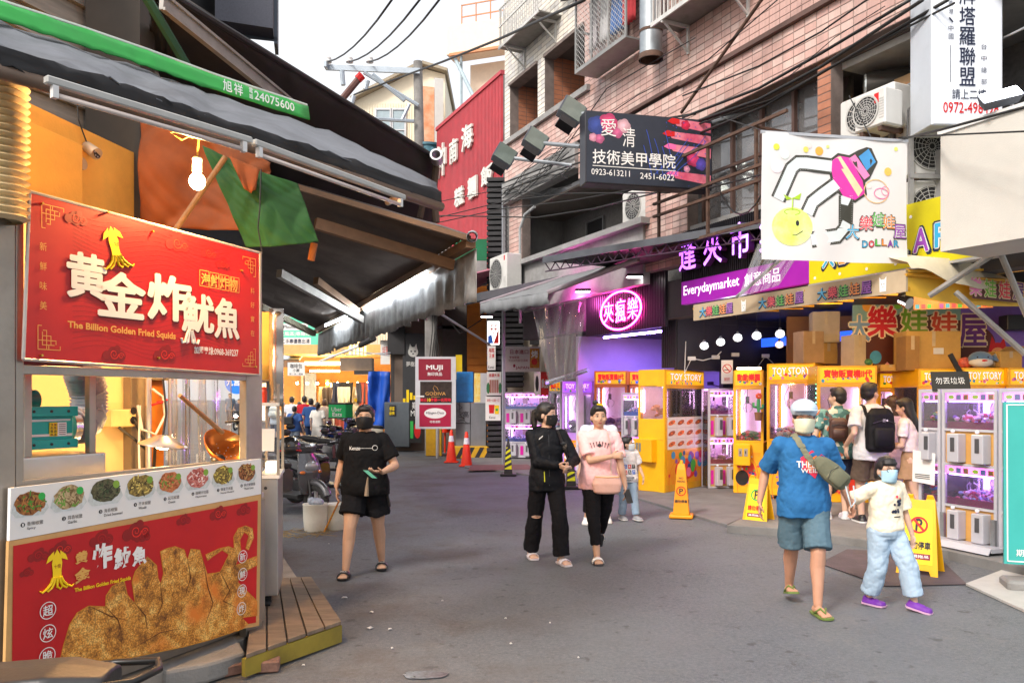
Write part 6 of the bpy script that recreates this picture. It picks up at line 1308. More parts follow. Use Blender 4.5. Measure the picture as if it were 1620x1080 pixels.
def carton(label,c,sx,sy,sz,rz=0.0,open_=False,mt=None):
 t=thing('cardboard_box',label,'box',c,rz);mb=MB();mb.rbox(-sx/2,-sy/2,0,sx/2,sy/2,sz,.006);mb.build('body',mt or m_card,t)
 mb=MB();mb.box(-sx/2-.001,-.025,sz+.001,sx/2+.001,.025,sz+.002);mb.box(-.025,-sy/2-.002,sz*.6,.025,-sy/2-.0005,sz);mb.build('tape',mat('parcel_tape',(.5,.38,.22),.3),t)
 if open_:mb=MB();mb.slab([(-sx/2,-sy/2,sz),(sx/2,-sy/2,sz),(sx/2+.03,-sy/2-.14,sz+.06),(-sx/2-.02,-sy/2-.14,sz+.05)],.004);mb.slab([(sx/2,-sy/2,sz),(sx/2,sy/2,sz),(sx/2+.16,sy/2,sz+.06),(sx/2+.16,-sy/2,sz+.07)],.004);mb.build('flap',mt or m_card,t)
 return t
def ontop(u,Y,z):p=PY(u,V0,Y);p.z=z;return p
m_card2=mat('cardboard_pale',(.52,.42,.28),.85,0,.1,4,.1,30);m_card3=mat('cardboard_yellow',(.55,.33,.09),.8,0,.12,4,.1,30)
carton('brown cardboard box at the left end on top of the yellow machines',ontop(1279,12.7,2.21),.36,.3,.50,.2)
carton('pale cardboard box topmost of its pile beside the brown box',ontop(1304,13.0,2.55),.42,.35,.50,-.2,mt=m_card2)
carton('brown carton set behind the pale box on the yellow machines',ontop(1304,13.0,2.21),.3,.3,.335,.1,mt=m_card3)
carton('tall pale carton leaning beside the middle of the machine tops',ontop(1350,12.3,2.14),.22,.3,.48,.3,mt=m_card2)
carton('large orange carton with a white label in front of the shop name board',ontop(1466,11.9,2.08),.80,.4,.56,0,mt=m_card3)
carton('low dark orange carton at the left of the large orange one',ontop(1436,11.75,2.06),.20,.3,.50,0,mt=mat('cardboard_dark',(.32,.17,.05),.8))
carton('small flat yellow carton on the machine top before the large one',ontop(1403,12.1,2.06),.30,.25,.10,0,mt=m_card3)
carton('open carton with raised flaps at the right above the machines',ontop(1588,11.6,2.09),.34,.3,.24,.1,True,mt=m_card3)
mb=MB(frame(ontop(1480,11.68,2.3),(1,0,0)));mb.box(-.03,0,0,.12,.004,.09);tag(mb.build('paper_label',m_white),'small white label on the large orange carton','label')
c=ontop(1551,11.5,2.17);t=thing('plush_whale','blue and white plush whale lying on top of the yellow machines','plush toy',c,world=True)
mb=MB(Matrix.Translation(c));mb.ell((0,0,.04),(.17,.13,.12),16,10);mb.slab([(.1,0,.05),(.24,.05,.12),(.26,-.02,.0)],.03);mb.build('body',mat('plush_blue',(.10,.2,.38),.95,sheen=.5),t,smooth=True)
mb=MB(Matrix.Translation(c));mb.ell((-.01,-.03,-.0),(.165,.125,.075),16,10);mb.build('belly',mat('plush_white',(.7,.7,.68),.95),t,smooth=True)
mb=MB(Matrix.Translation(c));mb.ell((-.02,-.135,.015),(.05,.02,.02),10,6);mb.build('mouth',m_red,t);mb=MB(Matrix.Translation(c));mb.ell((-.1,-.1,.07),.012,8,6);mb.ell((.04,-.12,.07),.012,8,6);mb.build('eye',m_ink,t)
for i,(u,z,r0,h_) in enumerate([(1527,2.12,.1,'d86a5a'),(1568,2.12,.09,'c8b890'),(1374,2.15,.06,'3a6a3a')]):
 mb=MB(Matrix.Translation(ontop(u,11.6,z)));mb.ell((0,0,r0*.5),(r0,r0*.8,r0*.8),10,7);tag(mb.build('wrapped_toy',mat('toy_'+h_,S(h_),.5,0,.4,20)),['reddish wrapped toy left of the plush whale','beige wrapped toy right of the plush whale','small green toy on the machine top near the tall pale carton'][i],'toy')
mb=MB();a=PY(1503,560,11.4);b=PY(1528,606,11.4);f_=frame(a,b-a);mb=MB(f_);mb.box(0,-.02,-.03,(b-a).length,.02,.03);tag(mb.build('roller_tube',m_dark),'dark tube leaning against the large orange carton','tube')
cbf=frame(PY(1488,618,8.7),(1,-.25,0),V((.25,.35,1)));t=thing('chalkboard','small tilted black chalkboard with white handwriting on the white machine','chalkboard',cbf.translation,world=True);mb=MB(cbf);mb.box(-.08,0,.0,.30,.012,.23);mb.build('board',mat('chalk_black',(.02,.02,.018),.8),t);mb=MB(cbf);mb.m(m_wprint);mb.text('勿丟垃圾',-.04,.08,.25,.16,-.003,-.01);mb.build('handwriting',None,t)
mb=MB();mb.cyl(ontop(1166,13.6,2.16),ontop(1204,13.55,2.16),.018,n=10);tag(mb.build('tube_light',glow('tube_orange',(1,.55,.2),14)),'glowing orange tube light lying on a yellow machine','tube light')
c=ontop(1200,13.35,1.42);t=thing('cactus_toy','green toy cactus with a red flower in a brown pot on the machine front','toy',c,world=True);mt_=Matrix.Translation(c)
mb=MB(mt_);mb.lathe([(0,-.14),(.055,-.14),(.07,0),(0,0)],12);mb.build('pot',mat('pot_brown',(.2,.09,.04),.8),t);mb=MB(mt_);mb.ell((0,0,.12),(.035,.035,.15),10,8);mb.tube([(0,0,.08),(-.08,0,.09),(-.085,0,.16)],.022,8);mb.tube([(0,0,.06),(.07,0,.07),(.075,0,.13)],.02,8);mb.build('body',mat('cactus_green',(.06,.3,.1),.8),t,smooth=True);mb=MB(mt_)
for k in range(7):q=k*.9;mb.ell((.035*math.cos(q),-.02,.27+.03*math.sin(q)),.025,6,5)
mb.build('flower',mat('flower_red',(.75,.12,.04),.7),t)
mb=MB();
for k in range(14):mb.ell(ontop(1291,12.1,2.08-k*.07),.009,6,4)
tag(mb.build('light_chain',glow('led_green',(.1,1,.3),6)),'row of small green lights running down between two yellow machines','light chain')
#   SHOP FRONTS
def room(name,label,PL,PR,dp,z0,z1,wall,back=None,ceil=None,sides='lr'):
 fr,w=place(PL,PR);t=thing(name,label,'shop',fr.translation,world=True)
 mb=MB(fr);mb.box(0,dp,z0,w,dp+.1,z1);mb.build('back_wall',back or wall,t)
 for c_,a_,b_ in(('l',-.1,-.002),('r',w+.002,w+.1)):
  if c_ in sides:mb=MB(fr);mb.box(a_,0,z0,b_,dp+.1,z1);mb.build('side_wall',wall,t)
 mb=MB(fr);mb.box(-.1,0,z1+.002,w+.1,dp+.1,z1+.1);mb.build('ceiling',ceil or wall,t)
 return t,fr,w
m_shopdk=mat('shop_dark_wall',(.022,.02,.03),.6,0,.2,2)
mb=MB(frame(ST(23,10.1),-DV));mb.box(0,0,0,7.9,.2,4.2);tag(mb.build('plaster_wall',mat('plaster_far',S('9a9084'),.8,0,.1,3,dirt=.3)),'dusty pale wall behind the lilac machine and the gathered curtain','wall')
vr,vf,vw=room('violet_shop','small open shop room washed in violet light behind the claw machines',ST(15.0,8.75),ST(11.62,8.75),3.4,.05,3.0,mat('violet_wall',(.6,.58,.65),.7,0,.05,3),ceil=m_shopdk,sides='l')
mb=MB(vf);mb.box(.1,3.12,2.35,3.1,3.199,3.0);mb.build('dark_band',m_shopdk,vr)
mb=MB(vf);mb.box(2.4,2.9,1.9,3.0,3.1,2.3);mb.build('box_blue',mat('box_blue',(.02,.03,.15),.6),vr)
mb=MB(vf)
for x in(.5,1.7,2.5):mb.rbox(x,3.1,1.95,x+.12,3.198,2.03,.005)
mb.tube([(.5,3.14,1.98),(1.0,3.14,1.9),(1.7,3.14,1.98),(2.5,3.14,1.94)],.012,5);mb.build('socket',m_dark,vr)
a=PT(956,534,8.95);b=PT(1047,524,8.95)
for i,(p,q) in enumerate(((0,.52),(.55,1.0))):
 t=thing('tube_light',['blue violet tube light under the neon sign, left piece','blue violet tube light under the neon sign, right piece'][i],'tube light',a,world=True);mb=MB();mb.cyl(a.lerp(b,p),a.lerp(b,q),.02,n=10);mb.build('tube',glow('tube_violet',(.38,.22,1),45),t);mb=MB();mb.cyl(a.lerp(b,p)+V((0,.02,.04)),a.lerp(b,q)+V((0,.02,.04)),.02,n=6);mb.build('batten',m_dark,t)
l=bpy.data.lights.new('violet_lamp','AREA');l.energy=48;l.color=(.30,.16,1);l.size=1.6;l.shape='SQUARE';o=bpy.data.objects.new('violet_lamp',l);COL.objects.link(o);o.location=vf@V((1.6,1.2,2.9));
xa,za=BX(926,527,8.45)
nfm=frame(PT(928,530,8.45),-DV);NW2=(PT(1052,530,8.45)-PT(928,530,8.45)).length
np_=thing('neon_sign','black fascia with a pink neon oval and three pink neon characters','neon sign',nfm.translation,world=True)
z0n=2.92;zt=4.0;nfm=frame(V((nfm.translation.x,nfm.translation.y,z0n)),-DV);hN=zt-z0n
mb=MB(nfm);mb.box(0,0,0,NW2,.06,hN);mb.build('panel',mat('fascia_black',(.015,.013,.018),.4,.2),np_)
mb=MB(nfm)
for k in range(34):mb.box(k*NW2/34,-.012,hN*.0,k*NW2/34+.03,-.001,hN)
mb.build('rib',mat('fascia_black',0),np_)
m_neon=glow('neon_pink',(1,.03,.35),14)
c=LP(nfm,981,491,-.05);rx=LP(nfm,1014,491,-.05)[0]-c[0];rz=LP(nfm,981,461,-.05)[1]-c[1]
mb=MB(nfm);mb.tube([(c[0]+rx*math.cos(k*math.pi/24),-.05,c[1]+rz*math.sin(k*math.pi/24)) for k in range(48)],.018,6,True);mb.build('neon_ring',m_neon,np_)
mb=MB(nfm);mb.m(m_neon)
for k,ch in enumerate('夾瘋樂'):x=c[0]+(k-1)*rx*.60;s_=rx*.25;hh_=rz*(.55 if k!=1 else.62);mb.text(ch,x-s_,c[1]-hh_,x+s_,c[1]+hh_,-.05,-.004,.01)
mb.build('neon_letters',None,np_)
l=bpy.data.lights.new('neon_spill','POINT');l.energy=16;l.color=(1,.1,.55);l.shadow_soft_size=.2;o=bpy.data.objects.new('neon_spill',l);COL.objects.link(o);o.location=nfm@V((c[0]-1.2,-.35,c[1]+.35))
ef=frame(V((*PT(1078,480,8.0).xy,3.16)),-DV);EW=(PT(1283,440,8.0)-PT(1078,440,8.0)).xy.length
es=thing('market_sign','purple and black shop sign with glowing purple characters','sign',ef.translation,world=True)
mb=MB(ef);mb.box(0,0,0,EW,.1,.36);mb.build('band',mat('band_magenta',S('8c1498'),.4,emis=S('b01ec0'),est=.12,var=.05),es)
mb=MB(ef);mb.box(0,.02,.362,EW,.1,1.16);mb.build('panel',mat('fascia_black',0),es)
mb=MB(ef)
for k in range(60):mb.box(k*EW/60,.0,.37,k*EW/60+.018,.019,1.16)
mb.build('rib',MATS['fascia_black'],es)
mb=MB(ef);mb.m(mat('white_lit',(.85,.8,.88),.4,emis=(1,.9,1),est=.5));mb.text('Everydaymarket',.06,.09,EW*.50,.29,-.004,.012);mb.text('創意商品',EW*.54,.09,EW*.80,.29,-.004,.01);mb.build('lettering',None,es)
m_pl=glow('purple_letter',(.45,.08,.9),1.5)
mb=MB(ef);mb.m(m_pl)
for k,ch in enumerate('逢夾市集'):x=.12+k*.60;mb.text(ch,x,.50,x+.42,1.02,-.14,.012,.0)
mb.build('purple_letter',None,es)
mb=MB(ef);mb.m(mat('letter_return',S('4a1c66'),.4))
for k,ch in enumerate('逢夾市集'):x=.12+k*.60;mb.text(ch,x+.01,.50,x+.43,1.02,-.136,.012,.10)
mb.build('letter_return',None,es)
mb=MB();n=24;vs=[];a=PY(1198,385,9.9);b=PY(1275,385,9.3);a2=PY(1170,470,10.0);b2=PY(1230,452,9.4)
for i in range(n+1):
 for j in range(6):p=a.lerp(b,i/n).lerp(a2.lerp(b2,i/n),j/5);p.y+=.05*math.sin(i*.9+j*.3);vs.append(p)
mb.add(vs,[(i*6+j,i*6+j+1,(i+1)*6+j+1,(i+1)*6+j) for i in range(n) for j in range(5)]);tag(mb.build('plastic_sheet',m_film,smooth=True),'bunched clear plastic sheet in front of the right end of the purple sign','plastic sheet')
mb=MB();mb.cyl(PY(1250,398,9.4),PY(1165,470,10.3),.022,n=8);tag(mb.build('pole',m_alu),'slanting metal pole across the purple sign','pole')
dr,dfm,dw=room('dark_shop','dark painted shop interior with pendant lamps',ST(11.5,8.75),ST(7.6,8.9),4.0,.05,3.1,m_shopdk,sides='')
mb=MB(dfm);mb.box(-.1,0,2.15,-.002,4.1,3.1);mb.box(-.1,1.05,.05,-.002,4.1,2.149);mb.build('side_wall',m_shopdk,dr)
mb=MB(dfm)
for k in range(7):mb.box(-.42+k*.06,-.03,2.2,-.38+k*.06,.06,3.1)
mb.build('fluted_panel',m_dark,dr)
mb=MB(dfm);mb.box(.0,2.0,2.62,3.0,2.05,2.78);mb.build('blue_beam',mat('blue_beam',(.01,.05,.5),.4,emis=(.02,.1,1),est=.9),dr)
for i,(u,v,Y,lb) in enumerate([(1114,547,14.0,'leftmost round pendant lamp in the dark shop'),(1140,541,14.0,'second round pendant lamp from the left, a little higher'),(1167,534,13.6,'third round pendant lamp from the left in the dark shop'),(1197,531,13.2,'fourth round pendant lamp from the left in the dark shop'),(1234,528,13.2,'rightmost round pendant lamp, upper one'),(1233,545,14.6,'warm pendant lamp just below the rightmost white one')]):
 c=PY(u,v,Y);t=thing('pendant_lamp',lb,'lamp',c,world=True,group='pendant lamps in the dark shop');m3=Matrix.Translation(c)
 mb=MB(m3);mb.ell((0,0,0),(.07,.07,.065),14,10);mb.build('globe',glow('globe_warm',(1,.68,.5),1.2) if i==5 else glow('globe_white',(.95,.98,1),2.2),t,smooth=True)
 mb=MB(m3)
 for a_ in range(8):
  q=a_*math.pi/4;mb.tube([(.078*math.cos(q+k*.35)*math.cos(-1+.5*k),.078*math.sin(q+k*.35)*math.cos(-1+.5*k),.072*math.sin(-1+.5*k)) for k in range(5)],.005,4)
 mb.build('cage',mat('globe_cage',(.5,.5,.5),.3,.3),t);mb=MB(m3);mb.lathe([(.0,.11),(.02,.1),(.035,.06),(0,.06)],12);mb.build('cap',m_alu,t)
 mb=MB(m3);mb.cyl((0,0,.1),(0,0,.1+(.5 if v>530 else.35)),.004,n=5);mb.build('cord',m_cable,t)
for i,(u,v,Y) in enumerate(((1094,567,14.2),(1132,565,14.4),(1163,561,14.6),(1211,563,14.95))):
 c=PY(u,v,Y);mb=MB(Matrix.Translation(c));mb.rbox(-.07,-.03,-.035,.07,.02,.035,.006);t=tag(mb.build('socket_box',m_white),['leftmost','second','third','rightmost'][i]+' small white socket box on the dark shop wall','socket','socket boxes on the dark shop wall')
mb=MB();mb.tube([PY(1085,540,14.15),PY(1083,590,14.15),PY(1094,567,14.2),PY(1112,570,14.25),PY(1132,565,14.35),PY(1141,556,14.4)],.01,5);mb.tube([PY(1195,585,14.8),PY(1211,563,14.9),PY(1240,590,15)],.007,5);tag(mb.build('wall_wire',m_white),'loose white wires linking the sockets on the dark shop wall','wires')
f_=frame(PY(1141,575,14.25)-V((0,0,.36)),(1,-.2,0),V((-.28,0,1)));t=thing('no_smoking_sign','leaning white no smoking sign with a red ring','sign',f_.translation,world=True);mb=MB(f_);mb.box(0,0,0,.2,.01,.42);mb.build('panel',m_wprint,t)
mb=MB(f_);mb.m(m_ink);mb.box(.05,-.004,.24,.14,-.003,.255);mb.m(m_red);mb.ring(.1,.27,.08,.014,-.005);mb.quad((.05,-.006,.32),(.06,-.006,.33),(.15,-.006,.225),(.14,-.006,.215));mb.text('禁菸',.05,.05,.15,.11,-.004,.01);mb.build('print',None,t)
yb=AT(1262,13.3);ye=AT(1760,12.6)
yr,yf,yw=room('claw_shop','open corner claw machine shop painted warm yellow',yb,ye,.9,.05,4.0,sides='',wall=mat('shop_warm_wall',S('a8743c'),.7,0,.1,2))
nb=frame(PY(1352,585,12.4),(1,-.05,0));t=thing('shop_name_board','big colourful shop name board with balloon shapes above the yellow machines','sign',nb.translation,world=True)
def NB(u,v):return LP(nb,u,v,0)
mb=MB(nb);q=NB(1350,590);r_=NB(1600,465);mb.box(q[0],0,q[1],r_[0]+1.0,.05,r_[1]+.1);mb.build('panel',mat('board_teal',S('8ab0a8'),.5,0,.1),t)
mb=MB(nb);rn=random.Random(8)
mb.m(mat('board_pink',S('e8a0a0'),.5));q=NB(1350,590);r_=NB(1460,550);mb.box(q[0],-.004,q[1],r_[0],-.001,r_[1]);mb.m(mat('board_purple',S('7a5ab8'),.5));q=NB(1520,588);r_=NB(1620,480);mb.box(q[0],-.004,q[1],r_[0]+1,-.0012,r_[1])
mb.m(mat('choco',S('5a2414'),.5));
for(u,v,r0) in((1375,540,.28),(1400,530,.30),(1440,525,.33),(1480,530,.33),(1515,540,.33),(1545,545,.28),(1420,560,.2),(1385,562,.2),(1520,572,.2)):
 q=NB(u,v);mb.disc(q[0],q[1],r0,-.006-.00001*u/10,22)
for(u,v,r0,c) in((1372,484,.08,'f0a83a'),(1406,472,.08,'e03a3a'),(1420,482,.06,'7ab83a'),(1385,565,.09,'4aa0c8'),(1374,575,.06,'f0c03a'),(1395,583,.05,'d85a8a')):q=NB(u,v);mb.m(mat('bal_'+c,S(c),.4));mb.disc(q[0],q[1],r0,-.009,16,r0*1.15)
mb.build('balloon_print',None,t)
mb=MB(nb);m_crm=mat('letter_cream',S('f4dcb0'),.5)
for ch,u0,u1,v0,v1,c in(('大',1342,1376,498,540,'7a9ab8'),('樂',1371,1419,483,534,'d8202a'),('娃',1424,1467,486,528,'7aa82a'),('娃',1472,1514,493,530,'d84a24'),('屋',1516,1560,497,549,'6a2a80')):
 a=NB(u0,v1);b=NB(u1,v0);mb.m(m_crm);mb.text(ch,a[0]-.02,a[1]-.02,b[0]+.02,b[1]+.02,-.014,.09);mb.m(mat('nbl_'+c,S(c),.45));mb.text(ch,a[0],a[1],b[0],b[1],-.020,.028)
mb.build('lettering',None,t)
q=NB(1578,556);mb=MB(nb);mb.m(m_red);mb.disc(q[0],q[1],.14,-.01,20);mb.poly([(q[0]-.13,q[1]+.05),(q[0]-.09,q[1]+.24),(q[0]-.02,q[1]+.1)],-.0102);mb.poly([(q[0]+.13,q[1]+.05),(q[0]+.09,q[1]+.22),(q[0]+.02,q[1]+.1)],-.0102);mb.m(mat('face_orange',S('e89a5a'),.5));mb.disc(q[0],q[1]-.04,.105,-.0108,20);mb.m(m_wprint);mb.disc(q[0]-.04,q[1]-.02,.024,-.0114,10);mb.disc(q[0]+.04,q[1]-.02,.024,-.0114,10);mb.m(m_ink);mb.ring(q[0]-.04,q[1]-.02,.028,.005,-.012,12);mb.ring(q[0]+.04,q[1]-.02,.028,.005,-.012,12);mb.box(q[0]-.03,-.012,q[1]-.09,q[0]+.03,-.0115,q[1]-.083);mb.build('child_face_print',None,t)
mb=MB(nb);q=NB(1600,530);mb.rbox(q[0]-.25,-.35,q[1]+.05,q[0]+.15,-.1,q[1]+.28,.01);tag(mb.build('loudspeaker',m_black),'black loudspeaker box at the upper right of the claw shop','speaker')
f_=frame(PY(1448,484,11.0),(1,-.3,0));t=thing('hanging_sign','small hanging sign reading DOLLAR in coloured letters','sign',f_.translation,world=True);mb=MB(f_);mb.box(-.02,0,-.05,.95,.02,.32);mb.build('panel',mat('board_peach',S('d88a4a'),.5,0,.3,6),t);mb=MB(f_)
for k,c in enumerate('DOLLAR'):mb.m(mat('c5_'+cols5[k%5],0));mb.text(c,.28+k*.085,.05+k*.014,.35+k*.085,.16+k*.014,-.004,.04)
mb.m(mat('choco',0));mb.text('大樂',.03,.16,.22,.30,-.004,.02)
for k in range(12):mb.m(mat('c5_'+cols5[k%5],0));mb.box(k*.075,-.004,-.04,k*.075+.05,-.003,.02)
mb.build('lettering',None,t)
ff=frame(V((*PT(1097,500,7.25).xy,2.76)),-DV);FW=(PT(1433,440,7.25)-PT(1097,440,7.25)).xy.length
cf_=PT(1433,440,7.25)
aw3=thing('shop_awning','beige claw shop awning with coloured characters along its fascia','awning',(cf_.x,cf_.y,0),world=True)
mb=MB(ff);mb.box(0,0,0,FW,.03,.225);mb.build('fascia',mat('fascia_beige',S('b8a68a'),.6,0,.1,3,dirt=.25),aw3)
mb=MB(ff)
for j,x0 in enumerate((.14,FW*.38,FW*.66)):
 for k,ch in enumerate('大樂娃娃屋'):
  x=x0+k*.155*(1 if j else.9);mb.m(mat('navy_print',0));mb.text(ch,x-.006,.022,x+.145,.175,-.004,.07);mb.m(mat('c6_'+cols5[k],tuple(q*.8+.08 for q in S(cols5[k])),.5));mb.text(ch,x,.035,x+.135,.175,-.0055,.02)
for x in(FW*.30,FW*.585,FW*.92):
 mb.m(m_wprint);mb.poly([(x-.04,.03),(x+.04,.03),(x+.045,.19),(x+.02,.16),(x-.02,.16),(x-.045,.19)],-.004);mb.m(m_ink);mb.disc(x-.015,.11,.006,-.0052,8);mb.disc(x+.015,.11,.006,-.0052,8);mb.box(x-.01,-.0052,.075,x+.01,-.005,.08)
mb.build('lettering',None,aw3)
c1=ff@V((0,0,.22));c2=ff@V((FW,0,.22));up_=V((0,0,.18))
mb=MB();mb.slab([c1,c2,c2+RV*2.2+up_,c1+RV*1.6+up_],.02);mb.build('canopy_fabric',mat('canvas_yellow',S('e0b040'),.7,0,.08,2),aw3)
mb=MB()
for k in range(6):p=c1.lerp(c2,k/5)-V((0,0,.05));mb.cyl(p,p+RV*1.6+V((0,0,.05)),.018,n=6);
for k in range(5):
 p=c1.lerp(c2,k/5)-V((0,0,.05));q=c1.lerp(c2,(k+1)/5)-V((0,0,.05));mb.cyl(p+RV*.1,q+RV*1.4,.008,n=5)
mb.cyl(c1-V((0,0,.19))+RV*.05,c2-V((0,0,.19))+RV*.05,.022,n=8);mb.build('truss',mat('truss_yellow',S('c8901c'),.5,.2),aw3)
f2_=frame(c2-V((0,0,.22)),RV+V((.0,.06,0)));mb=MB(f2_);n=20;vs=[]
for i in range(n+1):x=i*2.2/n;s_=.04*math.sin(x*3);vs+=[(x,s_*.3,-.04-.04*math.sin(x*1.5)),(x,s_,.24)]
mb.add(vs,[(2*i,2*i+2,2*i+3,2*i+1) for i in range(n)]);mb.build('side_fascia',mat('fascia_yellow',S('e8b83a'),.6,0,.08,3),aw3,smooth=True)
mb=MB(f2_);vs=[]
for i in range(n+1):
 x=i*2.0/n;s_=-.32*math.exp(-((x-.95)/.55)**2)*.9;vs+=[(x,-.06-.06*math.sin(x*2),.24+s_*.55+.02*math.sin(x*9)),(x,-.02,.30+.1*math.sin(x*2)),(x,.3,.42+.05*math.sin(x*3))]
mb.add(vs,[(3*i+j,3*i+3+j,3*i+4+j,3*i+1+j) for i in range(n) for j in range(2)]);tag(mb.build('tarpaulin',mat('tarp_cream',S('d8cdb4'),.7,0,.08,3,.3,10,dirt=.25),smooth=True),'sagging cream tarpaulin bunched over the corner of the claw shop awning','tarpaulin')
mb=MB(f2_);mb.m(mat('choco',0));mb.poly([(1.0,-.02),(1.9,-.02),(1.9,.2),(1.1,.14)],-.08);
for k,(ch,c) in enumerate((('樂','f48ac0'),('娃','7ab83a'),('娃','e8384a'),('屋','6a2a80'))):mb.m(m_crm);mb.text(ch,.95+k*.27,.0,1.19+k*.27,.22,-.084,.07);mb.m(mat('nb2_'+c,S(c),.5));mb.text(ch,.96+k*.27,.01,1.18+k*.27,.21,-.088,.02)
mb.build('side_lettering',None,aw3)
for(p,q,lb) in(((1575,400,7.9),(1470,468,8.3),'grey pole rising from the awning corner to the right'),((1512,462,8.4),(1622,560,8.0),'grey slanting brace below the claw shop awning'),((1582,398,7.9),(1625,500,7.7),'grey upright pole at the right edge by the awning')):
 mb=MB();mb.cyl(PY(*p),PY(*q),.03,n=8);tag(mb.build('pole',mat('pole_grey',(.3,.29,.27),.6,.2,dirt=.3)),lb,'pole')
yf2=frame(V((*PT(1280,445,7.95).xy,3.13)),-DV);YW=(PT(1575,445,7.95)-PT(1280,445,7.95)).xy.length
t=thing('dollar_sign','yellow shop sign with big DOLLAR letters behind the white banner','sign',yf2.translation,world=True);mb=MB(yf2);mb.box(0,0,0,YW,.12,.72);mb.build('panel',mat('sign_lemon',S('d4c810'),.4,0,.06,2,dirt=.1),t)
mb=MB(yf2);mb.box(0,-.02,-.03,YW,.13,-.001);mb.build('trim',m_alu,t);mb=MB(yf2)
for k,c in enumerate('大DOLLAR'):
 x=.22+k*.262;z=.16+.02*math.sin(k);mb.m(mat('navy_print',0));mb.text(c,x-.02,z-.03,x+.24,z+.31,-.006,.09);mb.m(m_wprint);mb.text(c,x,z,x+.21,z+.29,-.009,.08);mb.m(mat('c5_'+['38a8d8','f09038','e8485a','38a8d8','58b84a','9a4ab8','38a8d8'][k],0));mb.text(c,x+.01,z+.01,x+.2,z+.28,-.012,.03)
mb.m(m_wprint)
for k in range(12):mb.disc(.1+k*.2,.07+.5*(k%2),.02,-.003,10)
mb.build('lettering',None,t)
for nm,loc,e,c,sz_ in(('shop_lamp',PY(1330,500,10.4),32,(1,.70,.36),.3),('shop_lamp',PY(1500,440,9.9),40,(1,.72,.40),.3),('shop_lamp',PY(1420,470,9.2),25,(1,.74,.45),.3),('shop_lamp',PY(1170,500,12.4),18,(.8,.75,1),.3)):
 l=bpy.data.lights.new(nm,'POINT');l.energy=e;l.color=c;l.shadow_soft_size=sz_;o=bpy.data.objects.new(nm,l);COL.objects.link(o);o.location=loc
t=thing('spotlight','chrome spotlight above the shop name board','spotlight',PY(1425,475,11),world=True);c=PY(1425,475,11);mb=MB();mb.cyl(c,c+V((.06,-.12,-.06)),.06,.08,14);mb.build('shade',MATS['chrome'],t);mb=MB();mb.cyl(c,c+V((.1,.1,.1)),.02);mb.build('arm',m_alu,t)
tq=frame(AT(1589,6.9),(1,-.35,0),V((.06,0,1)));t=thing('turquoise_board','turquoise standing board cut by the right edge of the photo','sign board',tq.translation,world=True);mb=MB(tq);mb.box(.0,0,.22,.6,.04,1.62);mb.build('panel',mat('turq_board',S('3aa8a2'),.4,0,.04),t)
mb=MB(tq);
for(a,b,c,d) in((.02,.24,.58,.25),(.02,1.59,.58,1.6),(.02,.24,.03,1.6)):mb.box(a,-.004,b,c,-.002,d)
mb.text('期間',.09,.29,.21,.35,-.004,.01);mb.build('print',m_wprint,t)
mb=MB(tq);mb.rbox(.0,-.12,0,.6,.2,.09,.02);tag(mb.build('stone_block',m_conc),'grey stone block under the turquoise board','block')
f_a=PY(860,409,13.97);f_b=PY(1206,352,11.1);t=thing('canopy','dark flat canopy above the purple signs','canopy',f_a,world=True)
f_a.z=f_b.z=4.1;mb=MB();mb.slab([f_a,f_b,f_b+RV*1.4,f_a+RV*2.6],.05);mb.build('roof',m_awk,t);mb=MB();g_=frame(f_a-V((0,0,.1)),f_b-f_a);mb=MB(g_);L2=(f_b-f_a).length;mb.box(0,-.03,.02,L2,-.001,.13);mb.build('edge',mat('canopy_edge',(.12,.13,.15),.4,.3),t)
mb=MB(g_)
for k in range(18):x=k*L2/18;mb.cyl((x,.05,.02),(x+L2/36,.05,-.12),.01,n=4);mb.cyl((x+L2/36,.05,-.12),(x+L2/18,.05,.02),.01,n=4)
mb.cyl((0,.05,-.12),(L2,.05,-.12),.012,n=5);mb.build('truss',mat('truss_violet',(.06,.03,.06),.5),t)
ga_=PY(760,484,17.5);gb_=PY(870,462,14.2);ga_.z=gb_.z=(ga_.z+gb_.z)/2
gk=[PY(760,480,17.5),PY(868,462,14.6),PY(1010,410,13.4),PY(890,438,16.6)]
t=thing('grey_awning','grey fabric awning with a drooping valance left of the neon sign','awning',gk[0],world=True)
mb=MB();grid_sheet(mb,[gk[3],gk[2]],[gk[0],gk[1]],12,8,.03,2,.02);o=mb.build('canopy_fabric',mat('awn_grey2',(.20,.21,.22),.7,0,.2,3,dirt=.3),t,smooth=True);o.modifiers.new('s','SOLIDIFY').thickness=.01
mb=MB();vs=[]
for i in range(31):p=gk[0].lerp(gk[1],i/30);vs+=[p,p+V((.02*math.sin(i*1.2),.01,-.12)),p+V((.03*math.sin(i*1.3),0,-.23+.02*math.sin(i*.9)))]
mb.add(vs,[(3*i+j,3*i+3+j,3*i+4+j,3*i+1+j) for i in range(30) for j in range(2)]);o=mb.build('valance',MATS['awn_grey2'],t,smooth=True);o.modifiers.new('s','SOLIDIFY').thickness=.006
mb=MB();mb.cyl(gk[1],gk[2],.05,n=8);mb.cyl(gk[0],gk[3],.03,n=6);mb.build('frame',mat('frame_pinkgrey',(.3,.25,.28),.5),t)
bk=[PY(672,494,20.2),PY(760,474,17.8),PY(930,440,16.8),PY(840,440,20.5)];t=thing('black_awning','flat black awning over the grey cabinets','awning',bk[0],world=True)
